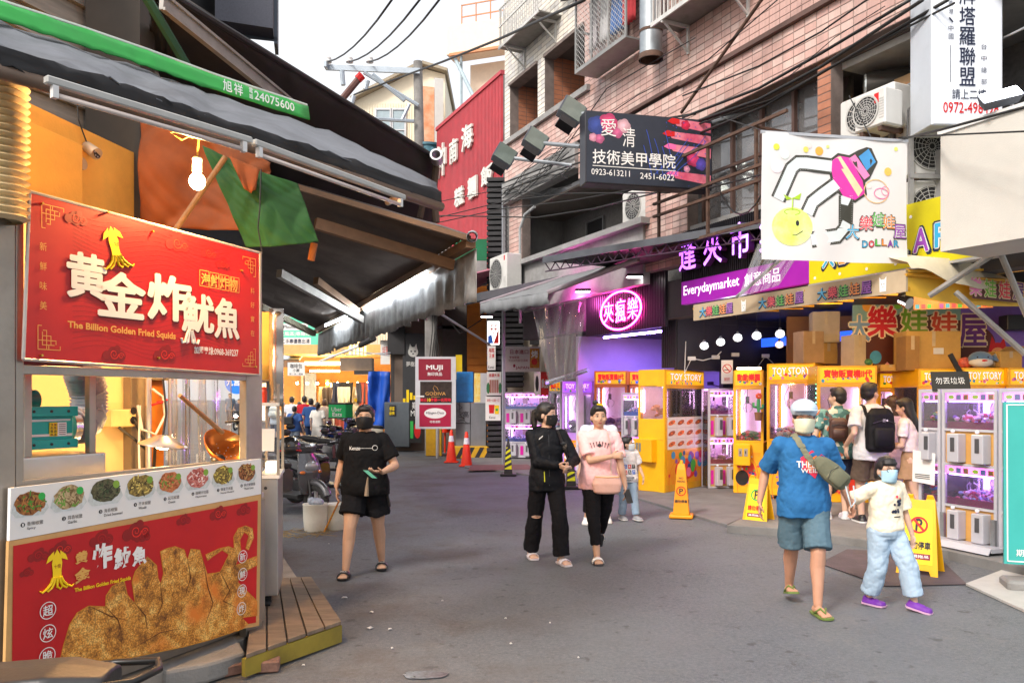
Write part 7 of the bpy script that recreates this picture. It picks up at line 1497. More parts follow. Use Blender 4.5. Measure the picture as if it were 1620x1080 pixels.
mb=MB();mb.slab(bk,.05);mb.build('roof',m_awk,t);mb=MB();mb.slab([bk[0]+V((0,-.02,.16)),bk[0]+V((0,-.02,-.02)),bk[1]+V((0,-.02,-.02)),bk[1]+V((0,-.02,.16))],.03);mb.slab([bk[1]+V((0,-.02,.16)),bk[1]+V((0,-.02,-.02)),bk[2]+V((0,-.02,-.02)),bk[2]+V((0,-.02,.16))],.03);mb.build('edge',mat('edge_grey',(.06,.065,.075),.5),t)
mb=MB();mb.cyl(PY(698,497,20),PY(775,545,21.4),.03,n=6);mb.build('brace',m_alu,t)
mb=MB();vs=[];n=26
for i in range(n+1):
 for j in range(9):
  a=PY(842,486,15.6).lerp(PY(928,470,14.6),i/n);b=PY(868,605,15.6).lerp(PY(912,600,14.8),i/n);p=a.lerp(b,j/8);p.y+=.08*math.sin(i*.9+j*.4)*(1-.3*j/8);vs.append(p)
mb.add(vs,[(i*9+j,i*9+j+1,(i+1)*9+j+1,(i+1)*9+j) for i in range(n) for j in range(8)]);tag(mb.build('plastic_curtain',glass_mat('film_pink',(.92,.80,.88),.08,.14),smooth=True),'clear plastic curtain gathered to a point left of the neon sign','curtain')
mb=MB();mb.cyl(PY(866,606,15.4),PY(930,585,14.8),.06,.04,8);tag(mb.build('rolled_sheet',m_film),'rolled plastic sheet below the gathered curtain','plastic roll')
l=bpy.data.lights.new('pink_lamp','POINT');l.energy=22;l.color=(1,.12,.6);l.shadow_soft_size=.1;o=bpy.data.objects.new('pink_lamp',l);COL.objects.link(o);o.location=PY(905,478,16.2)
for(u,v,Y,lb) in((1004,438,14.2,'white lit spot lamp above the right end of the neon sign'),(922,461,15.5,'white lit spot lamp above the left end of the neon sign'),(770,501,18.5,'small warm lit spot lamp under the grey awning')):
 c=PY(u,v,Y);t=thing('spot_lamp',lb,'lamp',c,world=True);mb=MB(Matrix.Translation(c));mb.rbox(-.15,-.08,0,.15,.08,.05,.01);mb.build('housing',m_dark,t);mb=MB(Matrix.Translation(c));mb.box(-.13,-.07,-.01,.13,.07,-.001);mb.build('glass',glow('spot_on',(1,.9,.88),10),t)
#   MIDDLE DISTANCE
cl2=thing('slatted_column','black slatted building column with posters on it','column',AT(797,22),world=True)
x0,x1,x2=PY(770,0,21.9).x,PY(803,0,21.9).x,PY(829,0,21.9).x;m_sl=mat('slat_black',(.03,.03,.034),.5,0,.3,6);m_sl2=mat('slat_back',(.008,.008,.009),.8)
zt=PY(0,285,21.9).z;zm=PY(0,455,21.9).z;zl=PY(0,612,21.9).z
mb=MB();mb.box(x0+.03,21.95,0,x1-.03,22.6,zt);mb.box(x1-.029,21.98,zl,x2-.02,22.6,zm);mb.build('core',m_sl2,cl2)
proto=None;z=.05;k=0
while z<zt:
 wide=zl-.05<z<zm;L_=(x2 if wide else x1)-x0
 mb=MB(Matrix.Translation((x0,21.82+rnd.uniform(-.01,.01),z)));mb.add([(0,0,0),(L_,0,.01),(L_,.10,.02),(0,.10,.0),(0,0,.10),(L_,0,.105),(L_,.10,.11),(0,.10,.1)],[(0,3,2,1),(4,5,6,7),(0,1,5,4),(1,2,6,5),(2,3,7,6),(3,0,4,7)]);mb.build('slat',m_sl,cl2);z+=.148
def poster(name,label,u0,v0,u1,v1,Y,face,draw=None,rx=(1,0,0),frm=None,cat='poster',th=.03):
 a=PY(u0,v1,Y);b=PY(u1,v1,Y);f=frame(a,rx);w=(b-a).length;h=PY(u0,v0,Y).z-a.z;t=thing(name,label,cat,a,world=True)
 mb=MB(f);mb.box(0,0,0,w,th,h);mb.build('panel',face,t)
 if draw:mb=MB(f);draw(mb,w,h);mb.build('print',None,t)
 return t,f,w,h
m_pw2=mat('poster_white',S('e4e4e0'),.5,0,.04)
def d1(mb,w,h):
 mb.m(m_red);mb.text('天天',w*.2,h*.45,w*.85,h*.85,-.004,.03);mb.poly([(w*.5,h*.05),(w*.95,h*.05),(w*.95,h*.7),(w*.75,h*.4)],-.003);mb.m(m_blue);mb.poly([(w*.05,h*.05),(w*.5,h*.05),(w*.35,h*.45),(w*.05,h*.35)],-.003)
poster('lit_poster','glowing poster with red characters at the top of the black slatted column',771,508,790,545,21.75,mat('poster_lit',(.85,.85,.82),.4,emis=(1,1,.95),est=1.2),d1)
def d2(mb,w,h):
 mb.m(m_red);mb.text('海賊',w*.15,h*.72,w*.85,h*.92,-.004,.01);mb.text('王燒',w*.2,h*.5,w*.85,h*.68,-.004,.01);mb.m(m_ink);mb.text('Kanai',w*.1,h*.06,w*.8,h*.18,-.004)
poster('poster','narrow white poster with red characters below the lit poster',771,547,784,585,21.74,m_pw2,d2)
def d3(mb,w,h):
 mb.m(mat('leaf_print',S('2f7a4a'),.5));mb.disc(w*.1,h*.3,w*.12,-.003,10,h*.25);mb.disc(w*.92,h*.3,w*.1,-.003,10,h*.25);mb.m(m_red);mb.text('香腸大串',w*.15,h*.78,w*.88,h*.93,-.004,.01);mb.m(mat('sausage',S('a04a2a'),.5))
 for k in range(5):mb.box(w*(.2+k*.13),-.005,h*.1,w*(.28+k*.13),-.0035,h*.66)
poster('poster','white poster showing brown skewers with green leaves',770,588,793,625,21.73,m_pw2,d3)
def d4(mb,w,h):
 mb.m(m_red);mb.text('好吃一口接一口',w*.1,h*.78,w*.9,h*.9,-.004,.01);mb.poly([(w*.25,h*.3),(w*.55,h*.3),(w*.6,h*.66),(w*.22,h*.66)],-.004);mb.m(m_yellow);mb.poly([(w*.62,h*.27),(w*.88,h*.27),(w*.9,h*.64),(w*.6,h*.64)],-.0045);mb.m(m_green);mb.disc(w*.75,h*.45,w*.09,-.005,10);mb.m(m_ink);mb.text('Kanai',w*.25,h*.08,w*.65,h*.19,-.004)
poster('poster','white poster with a red and a yellow packet, lowest on the slatted column',768,627,792,665,21.72,m_pw2,d4)
def d5(mb,w,h):
 mb.m(mat('wine_print',S('8a1c34'),.5));mb.text('日本進口',w*.14,h*.70,w*.66,h*.88,-.004,.02);mb.text('零食軟糖',w*.12,h*.52,w*.40,h*.62,-.004,.01);mb.text('可以試吃歡迎選購',w*.1,h*.40,w*.64,h*.5,-.004,.0);mb.text('JAPAN',w*.3,h*.08,w*.68,h*.22,-.004,.02);mb.disc(w*.26,h*.24,w*.035,-.004,10,h*.07);mb.m(mat('snack_yel',S('d8a020'),.5,col2='9a3a14',vs=20));mb.box(w*.70,-.004,h*.15,w*.97,-.002,h*.92);mb.m(m_wprint);mb.text('烤',w*.74,h*.55,w*.93,h*.85,-.006,.03);mb.m(m_red);mb.disc(w*.83,h*.4,w*.09,-.005,12)
poster('banner','pale banner reading JAPAN with wine red characters and a snack packet',799,548,855,588,20.8,mat('banner_grey',S('cfcac8'),.6,0,.04),d5,cat='banner')
poster('vending_board','red and grey board with drink pictures right of the black column',845,588,868,625,20.5,m_red,lambda mb,w,h:(mb.m(m_steel),mb.box(0,-.004,0,w*.45,-.002,h),mb.m(m_ink),mb.disc(w*.2,h*.5,w*.12,-.005,12,h*.35),mb.m(m_wprint),mb.text('飲品',w*.5,h*.3,w*.95,h*.7,-.004,.02)),cat='board')
mb=MB();a=PY(826,620,21.9);b=PY(858,430,21.9);mb.box(a.x+.02,22.0,0,b.x+1.0,22.2,b.z);tag(mb.build('plaster_wall',mat('plaster_pale',S('b0a898'),.8,0,.1,3,dirt=.3)),'pale plaster wall between the black column and the clear curtain','wall')
poster('window','dark narrow window in the pale plaster wall above the curtain',838,490,856,545,21.9,m_dark,cat='window')
cb=thing('grey_cabinet','tall grey electrical cabinet with black graffiti behind the traffic cones','cabinet',AT(745,22.2),world=True)
cbf_=frame(V((PY(721,0,22.2).x,22.2,0)),(1,0,0));cw2=PY(769,0,22.2).x-PY(721,0,22.2).x;zt=PY(0,637,22.2).z;m_cab=mat('cabinet_grey',(.17,.18,.20),.55,0,.12,3,dirt=.3)
mb=MB(cbf_);mb.rbox(0,0,.3,cw2*.48,.5,zt,.01);mb.rbox(cw2*.49,0.0,.3,cw2,.5,zt,.01);mb.build('body',m_cab,cb)
mb=MB(cbf_);mb.box(.0,-.012,.95,cw2*.47,-.002,.97);mb.box(cw2*.47,-.02,.95,cw2*.475,-.002,zt-.1);mb.build('seam',m_dark,cb)
mb=MB(cbf_);mb.m(m_ink);mb.tube([(.05,-.01,1.5),(.18,-.01,1.4),(.02,-.01,1.3),(.2,-.01,1.25),(.05,-.01,1.15),(.25,-.01,1.1)],.01,4);mb.tube([(.1,-.01,1.55),(.12,-.01,1.2),(.25,-.01,1.05)],.01,4);mb.tube([(.06,-.01,1.02),(.2,-.01,1.06),(.3,-.01,.98)],.01,4);mb.text('高',.2,1.12,.36,1.3,-.01);mb.build('graffiti',None,cb)
kb=thing('striped_kerb','yellow kerb block with black diagonal stripes under the grey cabinet','kerb',AT(745,21.8),world=True)
kf=frame(V((PY(716,0,21.8).x,21.9,0)),(1,-.05,0));mb=MB(kf);mb.rbox(0,0,.0,cw2+.15,.5,.33,.02);mb.build('block',mat('kerb_yellow',S('c89a14'),.6,0,.15,4,dirt=.4),kb)
mb=MB(kf);mb.m(m_dark)
for k in range(4):x=.08+k*.26;mb.quad((x,-.004,.02),(x+.12,-.004,.02),(x+.27,-.004,.31),(x+.15,-.004,.31))
mb.build('stripe',None,kb)
mb=MB();a=PY(722,637,22.4);b=PY(749,588,22.4);mb.rbox(a.x,22.35,a.z+.01,b.x,22.8,b.z,.02);tag(mb.build('covered_box',mat('tarp_blue',S('1c7ac0'),.4,0,.2,5,.4,12)),'box wrapped in light blue tarpaulin on top of the grey cabinet','covered box')
poster('display_case','white display case with a yellow decorated panel beside the blue wrapped box',750,590,770,637,22.3,m_wm,lambda mb,w,h:(mb.m(mat('disp_yel',S('e8b820'),.5,col2='e8e0a0',vs=12)),mb.box(.0,-.004,.02,w*.5,-.002,h)),cat='display case',th=.35)
mb=MB();a=PY(739,640,24);b=PY(780,438,24);mb.box(a.x,24,0,b.x,24.2,b.z);ow=thing('orange_wall','orange panelled wall strip behind the blue wrapped box','wall',(a.x,24,0),world=True);mb.build('wall',mat('ochre_orange',S('c8741c'),.6,0,.15,2,dirt=.1,emis=S('c8741c'),est=0),ow)
mb=MB()
for k in range(22):mb.box(a.x,23.97,k*.22+.02,b.x,23.99,k*.22+.20)
mb.build('panel_strip',MATS['ochre_orange'],ow)
fw=thing('brown_shop','brown grey shop front with a dark logo panel','building',AT(670,25),world=True)
a=PY(624,700,25.2);b=PY(760,430,25.2);mb=MB();mb.box(a.x,25.2,0,b.x,28,b.z+.8);mb.build('wall',mat('taupe_wall',S('6a5c52'),.8,0,.08,2,dirt=.2),fw)
def bx3(nm,u0,v0,u1,v1,Y,d,mt,par):a=PY(u0,v1,Y);b=PY(u1,v0,Y);mb=MB();mb.box(a.x,Y,max(0,a.z),b.x,Y+d,b.z);return mb.build(nm,mt,par)
bx3('dark_panel',637,527,672,640,25.1,.09,mat('logo_dark',(.03,.032,.036),.5),fw)
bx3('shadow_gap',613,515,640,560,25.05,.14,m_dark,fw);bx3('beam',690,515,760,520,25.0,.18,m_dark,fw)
bx3('wall_panel',700,440,738,640,25.0,.19,mat('wall_grey2',S('4a4744'),.8,dirt=.3),fw);bx3('wall_lower',735,580,745,660,24.4,.2,m_dark,fw)
f_=frame(PY(640,640,25.08),(1,0,0));mb=MB(f_);mb.m(mat('logo_pale',(.5,.5,.48),.5));mb.disc(.27*1,1.66,.16,-.0,20);mb.poly([(.14,1.75),(.17,1.92),(.24,1.8)],-.001);mb.poly([(.40,1.75),(.37,1.92),(.30,1.8)],-.001);mb.m(m_ink);mb.disc(.21,1.68,.03,-.003,8);mb.disc(.33,1.68,.03,-.003,8);mb.disc(.27,1.6,.03,-.003,8,.02);mb.m(MATS['logo_pale']);mb.text('夢樹屋',.05,1.2,.45,1.36,-.002,.02);mb.m(m_yellow)
for k in range(5):mb.box(-.05+k*.11,-.004,.05,.03+k*.11,-.002,.2+.18*((k*3)%4)/2)
mb.box(.5,-.004,-.1,.53,-.002,1.0);mb.build('logo_print',None,fw)
gm=thing('grey_machine','grey metal box with a yellow notice behind the pale scooter','cabinet',AT(628,24.6),world=True)
a=PY(608,690,24.6);b=PY(648,636,24.6);mb=MB();mb.rbox(a.x,24.6,.15,b.x,25.0,b.z,.02);mb.build('body',mat('machine_slate',(.10,.12,.14),.5,0,.1),gm)
a=PY(616,655,24.58);b=PY(625,642,24.58);mb=MB();mb.m(m_ink);mb.box(a.x,24.575,a.z-.04,b.x+.02,24.59,b.z+.03);mb.m(m_yellow);f_=frame(V((a.x,24.57,a.z)),(1,0,0));g2=MB(f_);g2.m(m_yellow);g2.text('停車',.0,.1,.16,.24,0,.02);g2.text('繳費',.0,-.02,.16,.08,0,.02);mb.build('notice',None,gm);g2.build('lettering',None,gm)
poster('menu_stand','black menu stand with pale writing left of the red signboard',648,632,667,700,24.0,m_black,lambda mb,w,h:(mb.m(m_wprint),mb.text('Midi',w*.1,h*.62,w*.9,h*.75,-.004),mb.text('美睫',w*.2,h*.78,w*.8,h*.95,-.004),mb.m(m_green),mb.box(w*.05,-.004,h*.1,w*.3,-.003,h*.5),mb.m(m_red),mb.disc(w*.65,h*.3,w*.28,-.004,16,h*.2)),cat='menu stand')
cp=thing('concrete_post','concrete post with yellow painted foot behind the red brand signboard','post',AT(681,23),world=True)
a=PY(672,0,23);b=PY(690,0,23);mb=MB();mb.rbox(a.x,23,0,b.x,23.3,PY(0,455,23).z,.02);mb.build('shaft',m_conc,cp)
mb=MB();a2=PY(674,0,22.9);b2=PY(699,0,22.9);mb.rbox(a2.x,22.85,0,b2.x,22.99,PY(0,672,22.9).z,.01);mb.build('yellow_foot',MATS['kerb_yellow'],cp)
mb=MB();r_=random.Random(2)
for k in range(6):x=b.x-.1+k*.03;mb.tube([V((x,22.95,4.6)),V((x+.05*math.sin(k),22.9,3.6)),V((x-.1+.04*k,22.9,2.6)),V((x-.02*k,22.93,1.6))],.015,5)
mb.tube([V((b.x+.3,22.9,4.0)),V((b.x+.7,22.8,3.5)),V((b.x+1.3,22.9,3.9)),V((b.x+1.5,22.9,4.6))],.02,5);mb.build('cable',m_cable,cp)
sgn=thing('brand_signboard','white signboard on a steel post with three red and dark brand panels','sign',AT(692,21.9),world=True)
sfm=frame(PY(657,678,21.9),(1,.03,0),V((-.02,0,1)));sw=PY(721,0,21.9).x-PY(657,0,21.9).x;sh=PY(0,564,21.9).z-PY(0,678,21.9).z
mb=MB(sfm);mb.box(0,0,0,sw,.03,sh);mb.build('board',mat('sign_film',S('c8ccd0'),.3,0,.06,3),sgn)
mb=MB();a=PY(692,0,21.95);mb.cyl((a.x,22.0,0),(a.x,22.0,PY(0,672,22).z),.05,n=10);mb.build('post',m_steel,sgn,smooth='auto')
wr=mat('wine_red',S('8a1830'),.4,0,.06,3);wr2=mat('wine_red2',S('a81440'),.4,0,.06,3)
mb=MB(sfm);mb.m(wr);mb.box(sw*.08,-.006,sh*.675,sw*.88,-.002,sh*.97);mb.m(mat('godiva_dark',(.03,.02,.018),.35,0,.6,8));mb.box(sw*.12,-.006,sh*.36,sw*.90,-.002,sh*.655);mb.m(wr2);mb.box(sw*.10,-.006,sh*.03,sw*.88,-.002,sh*.335);mb.build('brand_panel',None,sgn)
mb=MB(sfm);mb.m(m_wprint);mb.text('MUJI',sw*.27,sh*.80,sw*.68,sh*.885,-.012,.035);mb.text('無印良品',sw*.30,sh*.735,sw*.66,sh*.785,-.012,.02);mb.m(m_gold);mb.text('GODIVA',sw*.25,sh*.465,sw*.75,sh*.51,-.012,.005);mb.tube([(sw*.48,-.01,sh*.52),(sw*.44,-.01,sh*.56),(sw*.47,-.01,sh*.6),(sw*.54,-.01,sh*.57),(sw*.57,-.01,sh*.53)],.006,4);mb.text('Belgium',sw*.4,sh*.435,sw*.6,sh*.45,-.012)
mb.m(mat('text_scarlet',S('e81c3a'),.4));mb.text('突出10件第一名限時',sw*.12,sh*.375,sw*.88,sh*.425,-.012,.03);mb.m(m_yellow);mb.text('10',sw*.3,sh*.375,sw*.38,sh*.425,-.014,.05)
mb.m(m_wprint);mb.disc(sw*.49,sh*.215,sw*.27,-.009,30,sh*.072);mb.m(m_ink);mb.text('Häagen-Dazs',sw*.27,sh*.195,sw*.71,sh*.24,-.012,.01);mb.m(m_wprint);mb.text('哈根達斯',sw*.36,sh*.08,sw*.62,sh*.115,-.012,.01)
mb.m(m_wprint);mb.box(sw*.02,-.012,sh*.44,sw*.22,-.0115,sh*.46);mb.build('lettering',None,sgn)
bx3('warning_board',721,561,731,600,23.5,.03,m_yellow,cp)
rf=thing('roof_edge','dusty pink corrugated roof edge behind the lit canopy valance','roof',PY(640,500,24),world=True)
a=PY(570,535,27);b=PY(735,435,20.5);mb=MB();n=60
d_=V((.9,.35,0));vs=[]
for i in range(n+1):
 p=a.lerp(b,i/n);q=.03 if i%2 else-.03;vs+=[p+V((0,0,q)),p+d_*1.8+V((0,0,.5+q))]
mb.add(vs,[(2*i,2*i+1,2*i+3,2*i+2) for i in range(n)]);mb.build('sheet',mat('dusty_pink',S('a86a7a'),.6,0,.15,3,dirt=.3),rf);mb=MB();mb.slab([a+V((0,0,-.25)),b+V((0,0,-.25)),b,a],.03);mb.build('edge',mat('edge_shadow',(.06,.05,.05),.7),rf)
bx3('sign_green',720,378,770,412,21.5,.05,mat('netting_green',S('0c6a44'),.7,0,.2,3,.3,20),rf)
bb3=thing('red_signboard','small wine red signboard with white frame under the green netting','sign',PY(700,470,21.3),world=True)
bx3('panel',693,448,735,474,21.3,.05,mat('wine_board',S('7a2038'),.5,0,.2,3),bb3);bx3('frame',690,446,738,449,21.25,.08,m_white,bb3);bx3('red_cloth',720,432,733,452,21.2,.02,m_red,bb3)
bx3('grey_wall',690,395,770,450,23.0,.3,m_gconc,bb3)
tarp('tarpaulin','blue tarpaulin sheet hanging beside the clothing shop',[PY(583,588,27),PY(600,587,27),PY(618,588,27)],[PY(583,680,27),PY(600,680,27),PY(617,676,27)],mat('tarp_royal',S('1450b8'),.5,0,.15,2,.3,10),3,20,10,.16)
cs=thing('clothing_shop','warmly lit clothing shop with garments hanging outside','shop',AT(520,31),world=True)
m_cw=mat('shop_ochre',S('c8863c'),.7,0,.2,2)
def bq3(nm,u0,v0,u1,v1,Y,d,mt):return bx3(nm,u0,v0,u1,v1,Y,d,mt,cs)
bq3('back_wall',440,560,625,705,32.5,.2,m_cw);bq3('wall',618,500,650,700,26.5,.3,mat('post_dark',(.05,.045,.045),.7));bq3('fascia',560,586,590,592,27.5,.4,m_dark)
bq3('sign_box',538,566,588,586,28,.5,mat('box_brown',(.12,.09,.07),.6));bq3('ceiling',440,545,625,560,29,3,mat('shop_ceiling',S('d8b070'),.7))
bq3('shelf',500,642,560,646,31.5,.8,m_card2);bq3('shelf',500,668,560,672,31.5,.8,m_card2);bq3('partition',515,600,520,700,31,.8,m_card3);bq3('partition',476,590,480,700,32,.4,m_card2);bq3('mirror',482,590,500,640,32.0,.1,mat('mirror_shop',(.5,.5,.45),.2,.5))
bq3('light_panel',482,572,540,577,29.5,.3,glow('shop_strip',(1,.80,.42),8));bq3('light_panel',490,585,535,588,30.5,.3,glow('shop_strip',(1,.80,.42),8));bq3('light_panel',521,606,524,628,31.3,.1,MATS['shop_strip'])
for k in range(5):bq3('lattice_bar',552+k*6,532,555+k*6,562,28.2,.1,glow('lattice_gold',(1,.6,.12),1.6))
for x in range(9):u=470+x*16;mb=MB(Matrix.Translation(PY(u,606,30.2)));mb.ell((0,0,0),.05,8,6);mb.build('spot_bulb',glow('spot_warm',(1,.78,.4),40),cs)
r_=random.Random(21)
gc_=['c8bca0','2a2620','b89a6a','d8d0c0','5a4a3a','8a7a60','e0d8c8','3a3a44','c0a890','a04a3a']
for i in range(26):
 u=505+i*3.9+r_.uniform(-2,2);v=r_.choice([605,612,625,648]);cloth_hang('garment',['sand','black','ochre','pale','brown','khaki','cream','charcoal','beige','rust'][i%10]+[' garment at the left of',' garment in the middle of',' garment at the right of'][i//10]+' the clothing shop display','clothes',Matrix.Translation(PY(u,v,28.6+r_.random()*1.5)),.42,r_.uniform(.7,.95),mat('shopcloth_%s'%gc_[i%10],S(gc_[i%10]),.9),i,'garments on display in the clothing shop')
for i,(u,v,c) in enumerate(((563,640,'e0d8c8'),(484,640,'c8a030'),(548,655,'a89878'))):
 c0=PY(u,700,29.2);c0.z=0;t=thing('mannequin',['mannequin in a cream top with yellow cap at the clothing shop door','mannequin in yellow clothes deep in the clothing shop','mannequin in a striped beige dress in the clothing shop'][i],'mannequin',c0)
 mb=MB();mb.lathe([(.14,.0),(.02,.03),(.02,.8),(0,.8)],12);mb.build('stand',m_alu,t);mb=MB();mb.lathe([(.0,.75),(.17,.76),(.15,.95),(.13,1.05),(.19,1.3),(.17,1.42),(.05,1.48),(0,1.5)],16);mb.build('torso',mat('mannequin_'+c,S(c),.85),t,smooth=True);mb=MB();mb.ell((0,0,1.58),(.08,.09,.11),12,8);mb.build('head',m_yellow if i==0 else m_card2,t,smooth=True)
l=bpy.data.lights.new('shop_lamp','POINT');l.energy=120;l.color=(1,.72,.36);l.shadow_soft_size=.4;o=bpy.data.objects.new('shop_lamp',l);COL.objects.link(o);o.location=PY(510,600,29.8)
l=bpy.data.lights.new('shop_lamp','POINT');l.energy=70;l.color=(1,.75,.4);l.shadow_soft_size=.3;o=bpy.data.objects.new('shop_lamp',l);COL.objects.link(o);o.location=PY(570,610,27.6)
mb=MB();mb.cyl(PY(505,572,26),PY(588,540,24.5),.04,n=8);tag(mb.build('support_pole',m_white),'pale slanting awning arm in front of the clothing shop','pole')
mb=MB();mb.cyl(PY(570,546,24.8),PY(592,535,24.3),.09,n=10);tag(mb.build('rolled_awning',m_awk),'dark rolled awning end at the clothing shop','awning')
mb=MB();mb.cyl(PY(540,553,26),PY(616,562,25),.02,n=6);mb.cyl(PY(545,562,26),PY(618,558,25),.02,n=6);tag(mb.build('rail',m_alu),'thin grey rails in front of the clothing shop','rail')
poster('small_poster','white poster with red writing at the right of the clothing shop',602,538,617,576,26,m_pw2,lambda mb,w,h:(mb.m(m_red),mb.text('特賣',w*.2,h*.35,w*.8,h*.75,-.004)),cat='poster')
poster('hanging_sign','white hanging sign with black characters over the crowd',455,573,482,594,27,m_pw2,lambda mb,w,h:(mb.m(m_ink),mb.text('咖啡包',w*.15,h*.55,w*.85,h*.9,-.004,.01),mb.text('小屋',w*.3,h*.28,w*.7,h*.52,-.004,.01),mb.text('買二送二禮盒',w*.1,h*.05,w*.9,h*.2,-.004)),cat='sign')
ff_=thing('phone_banner','green and white banner about phones high above the far street','banner',PY(475,550,33),world=True)
f_=frame(PY(420,556,33),(1,-.05,0));w_=PY(511,0,33).x-PY(420,0,33).x;hh=PY(0,498,33).z-PY(0,552,33).z;mb=MB(f_);mb.box(0,0,0,w_,.04,hh);mb.build('cloth',mat('teal_banner',S('5ac0a0'),.5,0,.05,3,emis=S('5ac0a0'),est=.25),ff_)
mb=MB(f_);mb.m(m_wprint);mb.box(w_*.2,-.004,hh*.62,w_*.75,-.002,hh*.82);mb.box(w_*.2,-.004,hh*.20,w_*.8,-.002,hh*.40);mb.m(mat('navy_print',0));mb.text('iPhone 回收',w_*.3,hh*.66,w_*.72,hh*.79,-.008,.02);mb.text('二手專優惠出清',w_*.28,hh*.23,w_*.78,hh*.37,-.008,.02);mb.m(m_wprint);mb.text('吹風區|專維修',w_*.25,hh*.44,w_*.8,hh*.58,-.008,.02);mb.text('全新中古手機買賣維修',w_*.2,hh*.06,w_*.9,hh*.15,-.008);mb.build('lettering',None,ff_)
bx_=thing('striped_awning','pale striped awning with dark fringe over the far crowd','awning',PY(465,565,30),world=True)
mb=MB();a,b,c,d=PY(446,568,30),PY(474,568,30),PY(486,552,32),PY(452,552,32);mb.slab([a,b,c,d],.05);mb.build('canopy',mat('stripe_awn',S('b8c8d8'),.6),bx_);mb=MB()
for k in range(14):p=a.lerp(b,k/14);q=a.lerp(b,(k+.7)/14);mb.slab([p,q,q-V((0,0,.3)),p-V((0,0,.3))],.01)
mb.build('fringe',mat('fringe_dk',(.08,.08,.09),.7),bx_)
m_far=[mat('far_wall_%d'%i,S(c),.8,0,.1,1,dirt=.3) for i,c in enumerate(('b8ac9c','9a9088','c4bcb0','a89c94','8a8a90'))]
m_fsl=glow('far_shop_lit',(1,.75,.4),1.2)
for i in range(7):
 for side in(0,1):
  s_=28+i*7.5;t_=(-7.5 if side==0 else 7.0)+(-.9 if side==0 else.5)*i
  if side==1 and i<1:continue
  fr=frame(ST(s_+7.3,t_),-DV) if side else frame(ST(s_,t_-6),DV*-1);hgt=6.5+((i*37+side*11)%5)
  b_=thing('building','pale shop building with an awning lining the far end of the street','building',fr.translation,group='buildings along the far street',world=True)
  mb=MB(fr) if side else MB(frame(ST(s_+7.3,t_-7),-DV));mb.box(0,0,0,7.2,7,hgt);mb.build('wall',m_far[(i+side)%5],b_)
  fx_=fr if side else None
  if side:
   for k in range(3):
    for z in(3.6,5.8):mb=MB(fr);mb.box(.8+k*2.1,-.03,z,2.0+k*2.1,-.002,z+1.2);mb.build('window',mat('far_window',0),b_)
   mb=MB(fr);mb.box(.2,-.05,0.0,7.0,-.002,2.8);mb.build('shop_front',[m_fsl,m_dark][i%2],b_)
  else:
   f5=frame(ST(s_,t_+.02),DV);
   for k in range(3):
    for z in(3.6,5.8):mb=MB(f5);mb.box(.8+k*2.1,-.03,z,2.0+k*2.1,-.002,z+1.2);mb.build('window',mat('far_window',0),b_)
   mb=MB(f5);mb.box(.2,-.05,0.0,7.0,-.002,2.8);mb.build('shop_front',[m_dark,m_fsl][i%2],b_)
  f6=fr if side else frame(ST(s_,t_),DV);mb=MB(f6);mb.slab([(.1,-.1,3.1),(7.1,-.1,3.1),(7.1,-1.6,2.7),(.1,-1.6,2.7)],.05);mb.build('awning',[m_awk,m_gr,m_aw,mat('awn_blue',S('2a5a9a'),.6),mat('awn_red',S('8a2a24'),.6)][(i*2+side)%5],b_)
c=PY(375,604,33);t=thing('round_sign','round blue hanging sign with white characters seen through the stall window','sign',c,world=True);f_=frame(c,(1,0,0));mb=MB(f_);mb.lathe([(0,-.04),(.5,-.04),(.5,.04),(0,.04)],28,Matrix.Rotation(R(90),4,'X'));mb.build('disc',mat('sign_blue',S('1c6ac8'),.4,emis=S('1c6ac8'),est=.3),t);mb=MB(f_);mb.m(m_wprint);mb.text('九宮館',-.42,-.16,.42,.14,-.05,.03);mb.disc(-.2,.3,.13,-.05,12,.08);mb.disc(.2,.3,.13,-.05,12,.08);mb.m(m_gold);mb.disc(-.2,.32,.08,-.053,10);mb.disc(.2,.32,.08,-.053,10);mb.build('lettering',None,t)
mb=MB();mb.cyl(c+V((0,0,.5)),c+V((0,0,1.6)),.02);mb.build('hanger',m_cable,t)
def cone(label,u,v,h=.75,z=0):
 c=PG(u,v,z);t=thing('traffic_cone',label,'traffic cone',c,group='orange traffic cones');m_co=mat('cone_orange',S('e8340c'),.5,0,.06,4)
 mb=MB();mb.rbox(-.18,-.18,0,.18,.18,.03,.008);mb.lathe([(.14,.03),(.035,h-.02),(.02,h)],20);mb.build('body',m_co,t,smooth='auto')
 a,b=.64*h,.82*h;ra=.14-(.105)*(a-.03)/(h-.05);rb_=.14-(.105)*(b-.03)/(h-.05);mb=MB();mb.lathe([(ra+.003,a),(rb_+.003,b)],20);mb.build('reflective_band',mat('band_white',(.75,.75,.78),.3),t,smooth=True);return t
cone('orange traffic cone farther left, behind its neighbour',714,731,.84)
cone('orange traffic cone nearer the camera, right one of the pair',738,737,.84)
t=thing('traffic_cone','upturned orange cone top peeping out behind the signboard post','traffic cone',PG(704,716));mb=MB();mb.lathe([(.16,.62),(.15,.9),(.12,.95),(0,.96)],16);mb.cyl((0,0,0),(0,0,.62),.03);mb.build('body',MATS['cone_orange'],t)
